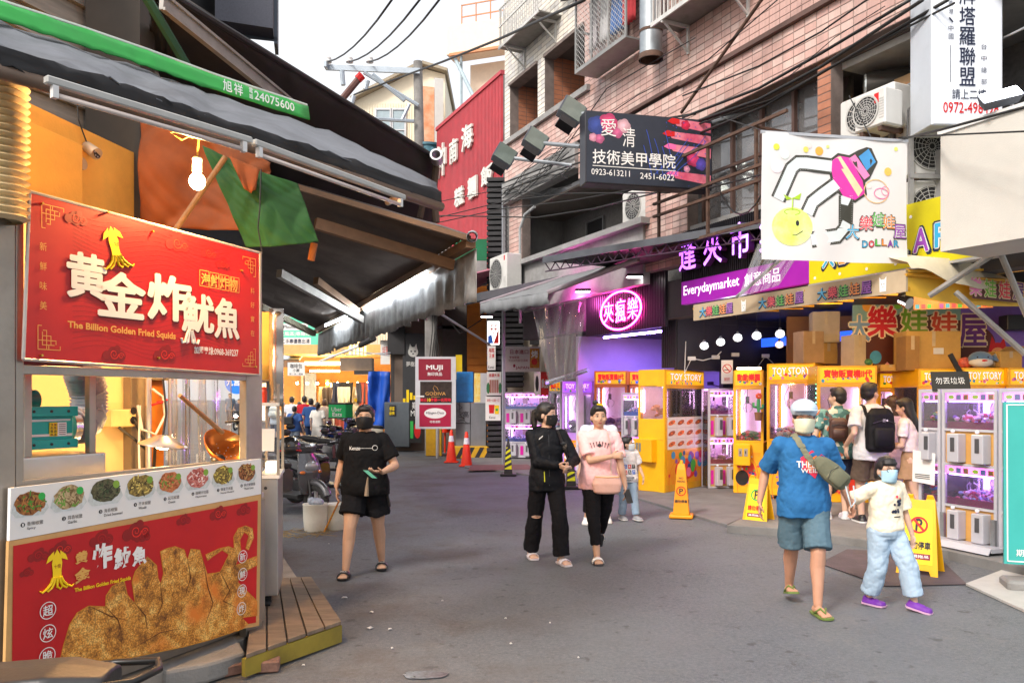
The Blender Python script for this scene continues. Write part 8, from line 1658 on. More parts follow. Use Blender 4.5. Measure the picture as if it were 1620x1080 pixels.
def warn_post(label,u,v,h):
 c=PG(u,v);t=thing('warning_post',label,'warning post',c,group='black and yellow warning posts')
 mb=MB();mb.rbox(-.17,-.17,0,.17,.17,.05,.01);mb.loft([[(-.09,-.09,.05),(.09,-.09,.05),(.09,.09,.05),(-.09,.09,.05)],[(-.045,-.045,h*.82),(.045,-.045,h*.82),(.045,.045,h*.82),(-.045,.045,h*.82)],[(-.03,-.03,h*.86),(.03,-.03,h*.86),(.03,.03,h*.86),(-.03,.03,h*.86)],[(-.012,-.012,h),(.012,-.012,h),(.012,.012,h),(-.012,.012,h)]]);mb.build('body',m_black,t)
 def at(x,z,y=-.001):k=.09-.045*(z-.05)/(h*.82-.05);return(x*k,-k-.003,z)
 mb=MB();mb.m(mat('hi_yellow',S('dce010'),.4,var=.04));z0,z1=.18*h,.76*h;mb.add([at(-.92,z0),at(.92,z0),at(.92,z1),at(-.92,z1)],[(0,1,2,3)]);mb.m(m_ink)
 for k in range(4):z=z0+.02+k*(z1-z0)/4;mb.add([tuple(V(at(-.92,z))+V((0,-.002,0))),tuple(V(at(.92,z+.07))+V((0,-.002,0))),tuple(V(at(.92,z+.13))+V((0,-.002,0))),tuple(V(at(-.92,z+.06))+V((0,-.002,0)))],[(0,1,2,3)])
 mb.build('striped_panel',None,t);return t
warn_post('black and yellow striped warning post left of the woman in the black jacket',804,752,.80)
t_=warn_post('black and yellow striped warning post behind the woman in the black jacket',903,772,.80)
def park_cone(label,c,rz,h=.95,wb=.30):
 t=thing('parking_cone',label,'parking cone',c,rz,group='orange no parking cones');m_=mat('noparking_orange',S('f09a10'),.45,0,.05,4);b=wb/2
 mb=MB();mb.rbox(-b-.05,-b-.05,0,b+.05,b+.05,.05,.012);mb.loft([[(-b,-b,.05),(b,-b,.05),(b,b,.05),(-b,b,.05)],[(-b*.55,-b*.55,h*.9),(b*.55,-b*.55,h*.9),(b*.55,b*.55,h*.9),(-b*.55,b*.55,h*.9)],[(-b*.4,-b*.4,h),(b*.4,-b*.4,h),(b*.4,b*.4,h),(-b*.4,b*.4,h)]]);mb.build('body',m_,t,bevel=.006)
 mb=MB();mb.lathe([(.03,h),(.02,h+.05),(0,h+.06)],10);mb.build('knob',m_,t)
 for sd in(0,1):
  f_=Matrix.Rotation(sd*R(90),4,'Z')@Matrix.Translation((0,-b,.05))@Matrix.Rotation(-math.atan2(b*.45,h*.85),4,'X');mb=MB(f_);mb.m(m_ink);mb.text('NO',-.03,h*.66,.03,h*.70,-.004,.02);mb.text('PARKING',-.055,h*.60,.055,h*.64,-.004,.02);mb.m(m_red);mb.ring(0,h*.44,.065,.012,-.005);mb.m(m_ink);mb.text('P',-.025,h*.39,.028,h*.49,-.004,.03);mb.text('請勿停車',-.085,h*.22,.085,h*.28,-.004,.03);mb.build('print',None,t)
 return t
park_cone('small orange no parking cone standing on the road in front of the yellow corner machine',PG(1078,818),R(-15),.74,.22)
park_cone('tall orange no parking cone at the right side of the yellow corner machine',PG(1126,762,.03),R(-12),1.10,.30)
def a_sign(label,c,rz,h=.70,w=.32,red=True,spread=.30):
 t=thing('sandwich_sign',label,'sandwich sign',c,rz,group='yellow folding floor signs');m_=mat('floor_sign_yellow',S('f0b414'),.4,0,.04,4);a=math.atan2(spread/2,h)
 for sd,nm in((0,'front_panel'),(1,'back_panel')):
  m3=Matrix.Rotation(sd*math.pi,4,'Z')@Matrix.Translation((0,-spread/2,0))@Matrix.Rotation(-a,4,'X');mb=MB(m3)
  L_=h/math.cos(a);pts=[(-w/2,0),(-w/2+.06,0),(-w/2+.08,.05),(w/2-.08,.05),(w/2-.06,0),(w/2,0),(w*.36,L_*.93),(w*.30,L_),(.06,L_),(.05,L_*.93),(-.05,L_*.93),(-.06,L_),(-w*.30,L_),(-w*.36,L_*.93)]
  mb.poly(pts,0,.018);mb.build(nm,m_,t,bevel=.004)
  mb=MB(m3);mb.m(mat('sign_inner_yellow',S('f8d020'),.4));mb.poly([(-w*.36,L_*.14),(w*.36,L_*.14),(w*.30,L_*.82),(-w*.30,L_*.82)],-.002);mb.m(m_red if red else m_green);mb.ring(0,L_*.62,w*.22,w*.05,-.005);mb.m(m_ink);mb.text('P',-w*.08,L_*.54,w*.09,L_*.70,-.004,.04)
  mb.m(m_red if red else m_green);mb.quad((-w*.15,-.0055,L_*.68),(-w*.11,-.0055,L_*.70),(w*.15,-.0055,L_*.56),(w*.11,-.0055,L_*.54)) if red else None
  mb.m(m_ink if red else m_red);mb.text('請勿停車',-w*.3,L_*.32,w*.3,L_*.42,-.004,.04);mb.m(mat('wine_red',0));mb.box(-w*.3,-.0045,L_*.20,w*.3,-.003,L_*.27);mb.m(m_wprint);mb.text('違規拖吊',-w*.26,L_*.215,w*.26,L_*.255,-.006,.02);mb.build('print',None,t)
 return t
g=PG(1456,905);a_sign('yellow folding no parking sign with a red ring right of the girl',g,R(-38),.74,.36,True,.34)
g=PG(1193,828,.0);a_sign('yellow folding parking sign with a green ring left of the man in blue',PG(1200,832),R(-40),.66,.34,False,.30)
#   PEOPLE
CL=bpy.data.textures.new('wrinkle','CLOUDS');CL.noise_scale=.13;CL.noise_depth=3;CL.noise_type='HARD_NOISE'
def organic(mb,name,mt,parent,vox=.008,it=3,wr=0.0,solid=None):
 o=mb.build(name,mt,parent)
 md=o.modifiers.new('r','REMESH');md.mode='VOXEL';md.voxel_size=vox
 if it:s=o.modifiers.new('s','SMOOTH');s.factor=.5;s.iterations=it
 if wr:d=o.modifiers.new('d','DISPLACE');d.texture=CL;d.strength=wr;d.mid_level=.22;d.texture_coords='LOCAL'
 dg=bpy.context.evaluated_depsgraph_get();dg.update();me=bpy.data.meshes.new_from_object(o.evaluated_get(dg));o.modifiers.clear();old=o.data;o.data=me;bpy.data.meshes.remove(old);me.name=name
 me.polygons.foreach_set('use_smooth',[True]*len(me.polygons));me.materials.clear();me.materials.append(mt);return o
def ik(a,b,l1,l2,pole):
 a=V(a);b=V(b);d=b-a;L=d.length
 if L>(l1+l2)*.999:b=a+d.normalized()*(l1+l2)*.999;d=b-a;L=d.length
 x=(l1*l1-l2*l2+L*L)/(2*L);hh=math.sqrt(max(0,l1*l1-x*x));n=d.normalized();p=V(pole);p=(p-n*p.dot(n)).normalized();return a+n*x+p*hh,b
def oval(z,rx,ry,cx=0,cy=0,n=20,e=2.3):
 out=[]
 for i in range(n):
  q=2*math.pi*i/n;c,s_=math.cos(q),math.sin(q);out.append((cx+rx*math.copysign(abs(c)**(2/e),c),cy+ry*math.copysign(abs(s_)**(2/e),s_),z))
 return out
def chain(mb,pts,rr,n=12):
 """tapered tube with ball joints"""
 P=[V(p) for p in pts];fine=[];fr=[]
 for i in range(len(P)-1):
  k=3
  for j in range(k):t=j/k;fine.append(P[i].lerp(P[i+1],t));fr.append(rr[i]*(1-t)+rr[i+1]*t)
 fine.append(P[-1]);fr.append(rr[-1]);mb.tube(fine,fr,n)
 for p,r in zip(P,rr):mb.ell(p,r*.99,10,8)
def hand(mb,w,d,nrm,s,curl=.35,thumb=1):
 """w wrist, d hand direction, nrm palm side, s hand length"""
 d=V(d).normalized();nrm=V(nrm);nrm=(nrm-d*nrm.dot(d)).normalized();side=d.cross(nrm)*thumb;w=V(w)
 for k in range(5):t=k/4;c=w+d*s*.48*t+nrm*s*.03;mb.ell((0,0,0),(1,1,1),10,8,_basis(c,side*s*(.15+.08*t),d*s*.15,nrm*s*.085))
 for k in range(4):
  L=s*(.40,.45,.43,.34)[k];p=w+d*s*.5+side*s*(.17-.115*k);dd=d.copy();pts=[p];
  for j in range(3):
   a=curl*(.7+.5*j);dd=(dd*math.cos(a)+nrm*math.sin(a)*1.0).normalized() if j or curl>.1 else dd;p=p+dd*L*(.45,.32,.23)[j];pts.append(p)
  chain(mb,pts,[s*.055,s*.050,s*.046,s*.038],8)
 p=w+d*s*.15+side*s*.18;chain(mb,[p,p+(side*.6+d*.7+nrm*.4).normalized()*s*.2,p+(side*.6+d*.7+nrm*.4).normalized()*s*.2+(d*.9+nrm*(.2+curl)).normalized()*s*.2],[s*.07,s*.058,s*.045],8)
def _basis(c,a,b,n_):
 m=Matrix.Identity(4)
 for i in range(3):m[i][0]=a[i];m[i][1]=b[i];m[i][2]=n_[i];m[i][3]=c[i]
 return m
m_hair=mat('hair_black',(.012,.010,.010),.42,0,.3,40,.3,120,stretch=(3,3,.4));m_hairb=mat('hair_brown',(.055,.025,.014),.45,0,.3,40,.3,120)
m_eye=mat('eye_white',(.6,.58,.56),.3,var=.02);m_iris=mat('eye_dark',(.01,.008,.006),.15);m_lip=mat('lip',(.36,.10,.085),.5,var=.05)
def skin(n_,c):return mat('skin_'+n_,c,.52,0,.06,9,.08,120,spec=.4)
SK={'fair':skin('fair',(.62,.40,.29)),'tan':skin('tan',(.55,.335,.225)),'ruddy':skin('ruddy',(.50,.27,.18))}
def person(label,px,Y,h,rz=0,bw=1.0,sk='fair',drop=0.0,feet=((-.09,0,0,0,0),(.09,0,0,0,0)),hands=((-.25,-.02,.46),(.25,-.02,.46)),hd=((0,0,-1),(0,0,-1)),curl=(.35,.35),palm=((1,0,0),(-1,0,0)),epole=((-.3,1,-.2),(.3,1,-.2)),yaw=0,pitch=0,tilt=0,top=None,bottom=None,shoe='slide',shoecol=None,hair='tail',hairm=None,mask=None,vox=.0068,z0=0,lean=0.0,male=False,group=None,simple=False,hatch=None):
 loc=V((((px-U0)/F)*Y,Y,z0));P=thing('person',label,'person',loc,R(rz),group=group);P.name='person';sm=SK[sk];hr=hairm or m_hair
 n=8 if simple else 12;hz=.525*h-drop;sw=(.108 if male else.098)*h*(.75+.25*bw);sz=.795*h-drop;ln=V((0,-lean,0))
 body=MB();J={}
 T=[(.468,.075,.062),(.50,.098,.070),(.54,.100,.071),(.60,.086,.062),(.66,.086,.062),(.72,.097,.070),(.765,.100,.064),(.80,.090,.056),(.825,.066,.048),(.845,.042,.040)]
 if h<1.3:T=[(a,b*1.0,c*1.05) for a,b,c in T]
 def yo(zf):return-lean*max(0,(zf-.5))/.32
 body.loft([oval(a*h-drop,b*h*bw,c*h*(.4+.6*bw),0,yo(a)) for a,b,c in T])
 hs_=1.07 if h>1.3 else 1.26 if h>1.18 else 1.32
 neck=V((0,yo(.84)+.006*h,.82*h-drop));hc=V((0,yo(.9)-.012*h,h-.068*h*hs_-drop));chain(body,[neck,hc+V((0,.012*h,-.045*h*hs_))],[.034*h*(.6+.4*bw),.032*h*(.6+.4*bw)],n)
 HM=Matrix.Translation(hc)@Matrix.Rotation(R(yaw),4,'Z')@Matrix.Rotation(R(pitch),4,'X')@Matrix.Rotation(R(tilt),4,'Y');q=h*hs_;wd=1.06 if bw>1.1 else 1
 body.ell((0,.008*q,.012*q),(.0445*q*wd,.056*q,.054*q),18,14,HM);body.ell((0,-.014*q,-.020*q),(.040*q*wd,.039*q,.042*q),16,12,HM);body.ell((0,-.026*q,-.047*q),(.022*q*wd,.020*q,.017*q),12,10,HM)
 body.ell((0,-.052*q,-.012*q),(.0075*q,.012*q,.011*q),8,6,HM);body.ell((0,-.048*q,-.001*q),(.005*q,.008*q,.016*q),8,6,HM)
 for s_ in(-1,1):body.ell((s_*.0455*q*wd,.004*q,-.010*q),(.006*q,.011*q,.017*q),8,8,HM);body.ell((s_*.024*q,-.036*q,-.018*q),(.013*q,.014*q,.012*q),8,6,HM)
 for i,s_ in((0,-1),(1,1)):
  fx,fy,fz,fyaw,fp=feet[i];hp=V((s_*.052*h*(.6+.4*bw),0,hz-.005*h));an=V((fx,fy,.045*h+fz));kn,an=ik(hp,an,.245*h,.237*h,V((s_*.05,-1,0)));J['hip%d'%i],J['kn%d'%i],J['an%d'%i]=hp,kn,an
  mid=hp.lerp(kn,.5);calf=kn.lerp(an,.3)+V((0,.010*h,0))
  chain(body,[hp,mid,kn,calf,kn.lerp(an,.65),an],[.056*h*bw,.047*h*bw,.033*h*(.4+.6*bw),.033*h*(.3+.7*bw),.025*h*(.3+.7*bw),.021*h],n)
  FM=Matrix.Translation(an)@Matrix.Rotation(R(fyaw),4,'Z')@Matrix.Rotation(R(fp),4,'X');J['F%d'%i]=FM
  body.ell((0,.012*h,-.022*h),(.022*h,.026*h,.021*h),12,8,FM);body.ell((0,-.03*h,-.024*h),(.024*h,.045*h,.017*h),12,8,FM);body.ell((0,-.062*h,-.030*h),(.028*h,.028*h,.0115*h),12,8,FM)
  if not simple:
   for k in range(5):body.ell(((-.022+.0105*k)*h*(-s_)*-1,(-.09+.003*abs(k-(3 if s_<0 else 1)))*h,-.033*h),(.0062*h,.012*h,.0075*h),8,6,FM)
  sh=V((s_*sw,yo(.8),sz));wr=V(hands[i]);wr=V((wr.x,wr.y,wr.z*h if wr.z<.7 and h>1.3 else wr.z));el,wr=ik(sh,wr,.172*h,.150*h,V(epole[i]));J['sh%d'%i],J['el%d'%i],J['wr%d'%i]=sh,el,wr
  chain(body,[sh,sh.lerp(el,.5),el,el.lerp(wr,.3),wr],[.031*h*(.4+.6*bw),.027*h*(.3+.7*bw),.0215*h*(.4+.6*bw),.022*h*(.4+.6*bw),.0150*h],n)
  if simple:d_=(wr-el).normalized();chain(body,[wr,wr+d_*.05*h,wr+d_*.09*h],[.016*h,.022*h,.014*h],8)
  else:hand(body,wr,V(hd[i]),V(palm[i]),.105*h,curl[i],1 if i==0 else-1)
 J['body']=organic(body,'body',sm,P,vox,2)
 if not simple:
  fb=MB()
  for s_ in(-1,1):fb.ell((s_*.0175*q,-.0445*q,.004*q),(.0078*q,.005*q,.0030*q),10,6,HM)
  fb.build('eye',m_eye,P,smooth=True);fb=MB()
  for s_ in(-1,1):fb.ell((s_*.0175*q,-.0485*q,.0038*q),(.0034*q,.0022*q,.0030*q),8,6,HM)
  fb.build('iris',m_iris,P,smooth=True);fb=MB()
  for s_ in(-1,1):
   fb.tube([HM@V((s_*.0085*q,-.0505*q,.0170*q)),HM@V((s_*.019*q,-.0485*q,.0195*q)),HM@V((s_*.029*q,-.041*q,.0165*q))],[.0011*q,.0016*q,.0006*q],6);fb.tube([HM@V((s_*.0095*q,-.0488*q,.0065*q)),HM@V((s_*.018*q,-.0498*q,.0086*q)),HM@V((s_*.027*q,-.0435*q,.006*q))],[.0007*q,.0012*q,.0008*q],5)
  fb.build('eyebrow',hr,P)
  if not mask:fb=MB();fb.ell((0,-.0475*q,-.0335*q),(.0125*q,.006*q,.0028*q),12,6,HM);fb.ell((0,-.0468*q,-.0375*q),(.0105*q,.006*q,.003*q),12,6,HM);fb.build('mouth',m_lip,P,smooth=True)
 if mask:
  mm=mat('mask_%s'%mask,S(mask),.75,0,.05,20,.1,60);fb=MB();nu,nv=18,10;vs=[]
  for j in range(nv+1):
   z=(-.056+.055*j/nv)
   for i in range(nu+1):
    a=(-68+136*i/nu)*math.pi/180;e=math.exp(-(a/.7)**2);zz=z+(.010*(math.cos(a)**2)*(j/nv)-.002)-(.006*e if j==0 else 0)
    pr=.062+.016*e*math.sin(math.pi*min(1,.15+.75*j/nv));rx_=.049*wd;taper=1-.13*(1-j/nv)
    vs.append(HM@V((rx_*taper*math.sin(a)*q*1.02,(-pr*taper*math.cos(a)+.002)*q,zz*q)))
  fb.add(vs,[(j*(nu+1)+i,j*(nu+1)+i+1,(j+1)*(nu+1)+i+1,(j+1)*(nu+1)+i) for j in range(nv) for i in range(nu)]);o=fb.build('face_mask',mm,P,smooth=True);o.modifiers.new('s','SOLIDIFY').thickness=.0025
  fb=MB()
  for s_ in(-1,1):
   for zz in(-.006,-.040):fb.tube([HM@V((s_*.040*q*wd,-.02*q,zz*q)),HM@V((s_*.046*q*wd,-.004*q,(zz*.6)*q)),HM@V((s_*.0475*q*wd,.014*q,-.008*q))],.0009*q,4)
  fb.build('ear_loop',mm,P)
 hb=MB();hb.ell((0,.014*q,.020*q),(.0505*q*wd,.0565*q,.0535*q),20,14,HM);hb.ell((0,.028*q,-.008*q),(.047*q*wd,.042*q,.045*q),16,12,HM)
 def H3(x,y,z):return HM@V((x*q,y*q,z*q))
 if hair in('tail','bun','long','bob','bangs'):hb.ell((0,-.018*q,.046*q),(.036*q*wd,.030*q,.022*q),14,10,HM)
 if hair=='tail':chain(hb,[H3(0,.062,.015),H3(0,.085,0),H3(0,.085,-.04),H3(.0,.075,-.085),H3(.0,.07,-.11)],[.018*q,.020*q,.020*q,.016*q,.005*q],10)
 if hair=='bun':chain(hb,[H3(-.008,.02,.07),H3(-.018,.02,.084)],[.016*q,.017*q],10)
 if hair=='long':hb.loft([[H3(x/q,y/q,z/q) for x,y,z in oval(zz*q,rx*q,ry*q,0,cy*q,16)] for zz,rx,ry,cy in((.02,.048,.045,.02),(-.04,.052,.036,.03),(-.10,.052,.028,.042),(-.16,.045,.022,.05),(-.20,.03,.012,.05))])
 if hair=='bob':hb.loft([[H3(x/q,y/q,z/q) for x,y,z in oval(zz*q,rx*q,ry*q,0,cy*q,16)] for zz,rx,ry,cy in((.02,.050,.045,.018),(-.03,.053,.038,.026),(-.06,.050,.03,.028))])
 if hair=='bangs':
  hb.ell((0,-.030*q,.036*q),(.038*q,.022*q,.018*q),14,8,HM);hb.loft([[H3(x/q,y/q,z/q) for x,y,z in oval(zz*q,rx*q,ry*q,0,cy*q,16)] for zz,rx,ry,cy in((.02,.050,.045,.018),(-.03,.052,.036,.028),(-.05,.048,.03,.03))])
 if hair=='short':hb.ell((0,-.022*q,.050*q),(.034*q*wd,.026*q,.018*q),14,10,HM)
 if hair=='cap':pass
 organic(hb,'hair',hr,P,vox*.9,2 if simple else 1,0 if simple else.006)
 if top:
  tm=top['m'];hem=top.get('hem',.49);fl=top.get('fl',.012);sl_=top.get('sl',.5);ex=top.get('ex',.014);tb=MB();R_=[oval(hem*h-drop,(.104*bw+fl)*h+.0,(.074*(.4+.6*bw)+fl*.9)*h,0,yo(hem))]
  for a,b,c in T:
   if a>hem+.02:k=fl*(1-min(1,(a-hem)/.25))*.9;bb=max(b,.092 if a<.70 else 0);cc=max(c,.066 if a<.70 else 0);e_=ex*(1 if a<.83 else.3)/h;R_.append(oval(a*h-drop,(bb*bw+k+e_)*h,(cc*(.4+.6*bw)+k+e_)*h,0,yo(a)))
  tb.loft(R_)
  for i in(0,1):
   sh,el,wr=J['sh%d'%i],J['el%d'%i],J['wr%d'%i];ra=.030*h*(.4+.6*bw)+ex*.9;inn=V((sh.x*.66,sh.y,sh.z+.002*h))
   if sl_<=1:e=sh.lerp(el,sl_);chain(tb,[inn,sh,sh.lerp(e,.5)],[ra*.9,ra*1.02,ra*1.06],n);tb.tube([sh,sh.lerp(e,.5),e],[ra,ra*1.06,ra*1.12],n)
   else:e=el.lerp(wr,sl_-1);chain(tb,[inn,sh,sh.lerp(el,.5),el,e],[ra*.9,ra*1.02,ra,ra*.95,ra*.72],n)
  if top.get('hood'):chain(tb,[V((-.045*h,.03*h,.835*h-drop)),V((0,.052*h,.83*h-drop)),V((.045*h,.03*h,.835*h-drop))],[.022*h,.028*h,.022*h],10)
  if top.get('collar'):tb.lathe([(.001,.81*h-drop),(.052*h,.81*h-drop),(.046*h,.862*h-drop),(.001,.862*h-drop)],16)
  J['top']=organic(tb,top.get('name','shirt'),tm,P,vox*1.12,2,0 if simple else.024)
 if bottom:
  bm=bottom['m'];f=bottom.get('f',.4);ex=bottom.get('ex',.012);fle=bottom.get('fl',0);bb=MB();nm=bottom.get('name','trousers')
  if bottom.get('skirt'):
   zb=bottom['skirt'];bb.loft([oval(zb*h-drop,(.12*bw+fle)*h,(.10+fle)*h,0,-.01),oval(.45*h-drop,.112*bw*h,.085*h),oval(.54*h-drop,.106*bw*h,.078*h),oval(.61*h-drop,.09*bw*h,.066*h)])
  else:
   bb.loft([oval(a*h-drop,b*h*bw+ex,c*h*(.4+.6*bw)+ex) for a,b,c in T[:4]])
   for i in(0,1):
    hp,kn,an=J['hip%d'%i],J['kn%d'%i],J['an%d'%i];r0,r1,r2,r3=.056*h*bw+ex,.047*h*bw+ex,.034*h*(.4+.6*bw)+ex+fle*.3,.024*h*bw+ex+fle
    if f<=.5:e=hp.lerp(kn,f*2);chain(bb,[hp,hp.lerp(e,.6)],[r0,r1*1.04],n);bb.tube([hp,hp.lerp(e,.6),e],[r0,r1*1.04,r1*1.06+fle],n)
    else:e=kn.lerp(an,(f-.5)*2);chain(bb,[hp,hp.lerp(kn,.5),kn],[r0,r1,r2],n);bb.tube([kn,kn.lerp(e,.35),e],[r2,r2*.96+fle*.3,r3],n)
  J['bottom']=organic(bb,nm,bm,P,vox*1.12,2,0 if simple else.020)
 for i in(0,1):
  FM=J['F%d'%i];sb=MB(FM);sc1=shoecol or m_black
  def outl(z,g,toe=0):return[(x*h,y*h,z*h) for x,y in[(-.02-g,.035),(0,.043+g),(.02+g,.035),(.024+g,0),(.027+g,-.045),(.031+g,-.075),(.022+g,-.10-g),(0,-.108-g),(-.022-g,-.10-g),(-.031-g,-.075),(-.027-g,-.045),(-.024-g,0)]]
  if shoe in('slide','thong'):
   sb.loft([outl(-.0455,.003),outl(-.036,.004)]);sh_=sb.build('sandal',sc1,P,smooth='auto')
   sb=MB(FM)
   if shoe=='slide':
    vs=[]
    for k in range(13):a=math.pi*k/12;vs+=[(.034*h*math.cos(a),-.028*h,(-.040+.034*math.sin(a)**.8)*h),(.034*h*math.cos(a),-.068*h,(-.040+.028*math.sin(a)**.8)*h)]
    sb.add(vs,[(2*k,2*k+1,2*k+3,2*k+2) for k in range(12)]);o=sb.build('strap',hatch or sc1,sh_,smooth=True);o.modifiers.new('s','SOLIDIFY').thickness=.005
    if hatch is None and not simple and sc1 is m_black:sb=MB(FM@Matrix.Translation((0,-.05*h,-.0085*h))@Matrix.Rotation(R(-74),4,'X'));sb.text('FILA',-.018*h,-.006*h,.018*h,.006*h,-.006,.02);sb.build('lettering',m_wprint,sh_)
   else:sb.tube([(-.028*h,-.02*h,-.034*h),(-.012*h,-.05*h,-.006*h),(-.004*h*(1 if i else-1),-.082*h,-.022*h),(.012*h,-.05*h,-.006*h),(.028*h,-.02*h,-.034*h)],.0055*h,8);sb.build('strap',sc1,sh_,smooth=True)
  else:
   ub=MB(FM);ub.loft([outl(-.040,.006),outl(-.028,.007),[(x*.9,y*.94-.002*h,-.012*h) for x,y,z in outl(0,.004)]]);ub.ell((0,.008*h,-.006*h),(.028*h,.033*h,.022*h),12,8);ub.ell((0,-.03*h,-.016*h),(.026*h,.05*h,.018*h),12,8);sh_=organic(ub,'shoe',shoecol or m_wprint,P,vox,1)
   sb=MB(FM);sb.loft([outl(-.046,.008),outl(-.034,.010)]);sb.build('sole',hatch or m_wprint,sh_,smooth='auto')
 return P,J,h
def cast(J,key,pts,off=.004,direction=V((0,1,0))):
 """drop points given in front of the wearer onto the garment"""
 o=J[key];bv=BVHTree.FromPolygons([v.co for v in o.data.vertices],[tuple(p.vertices) for p in o.data.polygons]);out=[]
 for p in pts:
  hit=bv.ray_cast(V(p),direction);q=hit[0] if hit[0] is not None else V(p)+direction*.3;out.append(q-direction*off)
 return out
def printon(P,J,key,draw,name='shirt_print',back=False):
 mb=MB();draw(mb);s_=1 if not back else-1;o=J[key];bv=BVHTree.FromPolygons([v.co for v in o.data.vertices],[tuple(p.vertices) for p in o.data.polygons])
 nv=[]
 for v in mb.v:
  hit=bv.ray_cast(V((v[0],-1.0*s_,v[2])),V((0,s_,0)));y=hit[0].y if hit[0] is not None else v[1];nv.append((v[0],y-.004*s_+v[1]*s_,v[2]))
 mb.v=nv;return mb.build(name,None,P)
def ribbon(P,J,key,pts,w,mt,name='strap',off=.006,n=26):
 """strap lying on the garment: pts are guide points round the body"""
 o=J[key];bv=BVHTree.FromPolygons([v.co for v in o.data.vertices],[tuple(p.vertices) for p in o.data.polygons]);G=[V(p) for p in pts];fine=[]
 for i in range(len(G)-1):
  for j in range(n//(len(G)-1)+1):fine.append(G[i].lerp(G[i+1],j/(n//(len(G)-1)+1)))
 fine.append(G[-1]);Q=[];N=[]
 for p in fine:
  l_,nn,_,d=bv.find_nearest(p);Q.append(l_+nn*off);N.append(nn)
 vs=[]
 for i,p in enumerate(Q):t=(Q[min(i+1,len(Q)-1)]-Q[max(i-1,0)]).normalized();s_=t.cross(N[i]).normalized()*w/2;vs+=[p-s_,p+s_,p+s_+N[i]*.003,p-s_+N[i]*.003]
 fs=[]
 for i in range(len(Q)-1):
  for k in range(4):fs.append((4*i+k,4*i+(k+1)%4,4*i+4+(k+1)%4,4*i+4+k))
 mb=MB();mb.add(vs,fs);return mb.build(name,mt,P)
def dev(P,c,d,label=None,s_=.07,scr=None):
 """phone in the hand: a thing of its own"""
 w=P.matrix_basis@V(c);t=thing('smartphone',label,'phone',w,P.rotation_euler.z);m3=V(d).to_track_quat('Z','Y').to_matrix().to_4x4();mb=MB(m3);mb.rbox(-.036,-.004,-.075,.036,.005,.075,.003);mb.build('case',m_black,t);mb=MB(m3);mb.box(-.032,-.0052,-.068,.032,-.0042,.068);mb.build('screen',scr or mat('screen_green',S('5a8a78'),.2,emis=S('6ab090'),est=.5),t);return t
fab=lambda n_,c,r=.85,**k:mat('fabric_'+n_,S(c) if isinstance(c,str) else c,r,0,.12,5,.15,200,spec=.15,**k)
f_black=fab('black',(.007,.007,.008));f_blackp=fab('black_denim',(.009,.009,.011))
P,J,h=person('woman in a black T-shirt, black shorts and black mask by the scooters',578,7.55,1.60,3,1.18,'tan',.015,feet=((-.16,-.16,0,-4,0),(.13,.22,.0,6,0)),hands=((-.275,.02,.82),(.19,-.26,.975)),hd=((.05,-.1,-1),(-.75,-.6,.05)),curl=(.3,.45),palm=((1,0,0),(-.1,.2,1)),epole=((-.15,1,0),(.8,.8,-.6)),yaw=0,top=dict(m=f_black,hem=.475,fl=.020,sl=.72,ex=.020),bottom=dict(m=f_blackp,f=.34,ex=.020,fl=.012,name='shorts'),hair='tail',mask='101012')
printon(P,J,'top',lambda m:(m.m(m_wprint),m.text('Kenzo',-.13,1.17,-.03,1.205,-.001,.01),m.box(-.03,-.002,1.185,.08,-.001,1.188),m.ring(.105,1.19,.025,.004,-.001)))
dev(P,(.085,-.31,.965),(-.4,-.5,.45),'phone with a green screen in the hand of the woman in the black T-shirt')
mb=MB();mb.tube([(.06,-.29,.93),(.05,-.27,.84),(.045,-.27,.76)],[.006,.016,.022],6);o=mb.build('tassel',mat('tassel_tan',(.3,.22,.15),.9),P)
mb=MB();c=V((.235,-.02,.62));mb.tube([(.21,-.02,.80),(.215,-.03,.72),(.235,-.03,.63)],.012,6);mb.build('bag_strap',m_black,P)
f_jac=fab('jacket',(.008,.009,.012),.6)
P,J,h=person('woman in a black hooded jacket, black mask and ripped black trousers',865,8.1,1.62,8,.92,'fair',.015,feet=((-.13,.20,.0,5,0),(.12,-.15,0,14,0)),hands=((.07,-.25,.985),(.15,-.27,.99)),hd=((.55,-.7,-.25),(-.1,-.8,-.3)),curl=(.5,.5),palm=((.6,.5,.5),(-.6,.5,.4)),epole=((-.9,.5,-.7),(.9,.6,-.7)),yaw=52,pitch=6,top=dict(m=f_jac,hem=.455,fl=.016,sl=1.93,ex=.019,hood=True,name='jacket'),bottom=dict(m=f_blackp,f=.985,ex=.018,fl=.030),shoecol=mat('slide_white',S('d8d0d4'),.6),hair='tail',mask='0c0c0e')
dev(P,(.16,-.35,.955),(.3,-.8,-.1),'black phone held by the woman in the black jacket',scr=m_black)
kn=J['kn0'];mb=MB();pts=cast(J,'bottom',[(kn.x+.05*math.cos(a),-1,kn.z+.01+.016*math.sin(a)) for a in[k*.524 for k in range(12)]],.012);mb.add(pts,[tuple(range(12))]);mb.build('knee_tear',SK['fair'],P)
mb=MB();a_,b_=cast(J,'top',[(-.05,-1,.92),(-.05,-1,.82)],.004);mb.tube([a_,b_],.005,5);mb.build('zip_pull',mat('hi_yellow',0),P);mb=MB();pts=cast(J,'top',[(-.10,-1,1.24),(-.06,-1,1.275)],.004);mb.tube(pts,.005,4);mb.build('jacket_mark',m_wprint,P)
mb=MB();pts=cast(J,'top',[(0,-1,z) for z in(1.33,1.2,1.05,.9,.78)],.001);mb.tube(pts,.004,4);mb.build('zip',mat('zip_dark',(.05,.05,.055),.4,.5),P)
ribbon(P,J,'top',[(.12,-.1,1.36),(.15,-.12,1.2),(.17,-.1,1.05)],.04,m_black,'bag_strap')
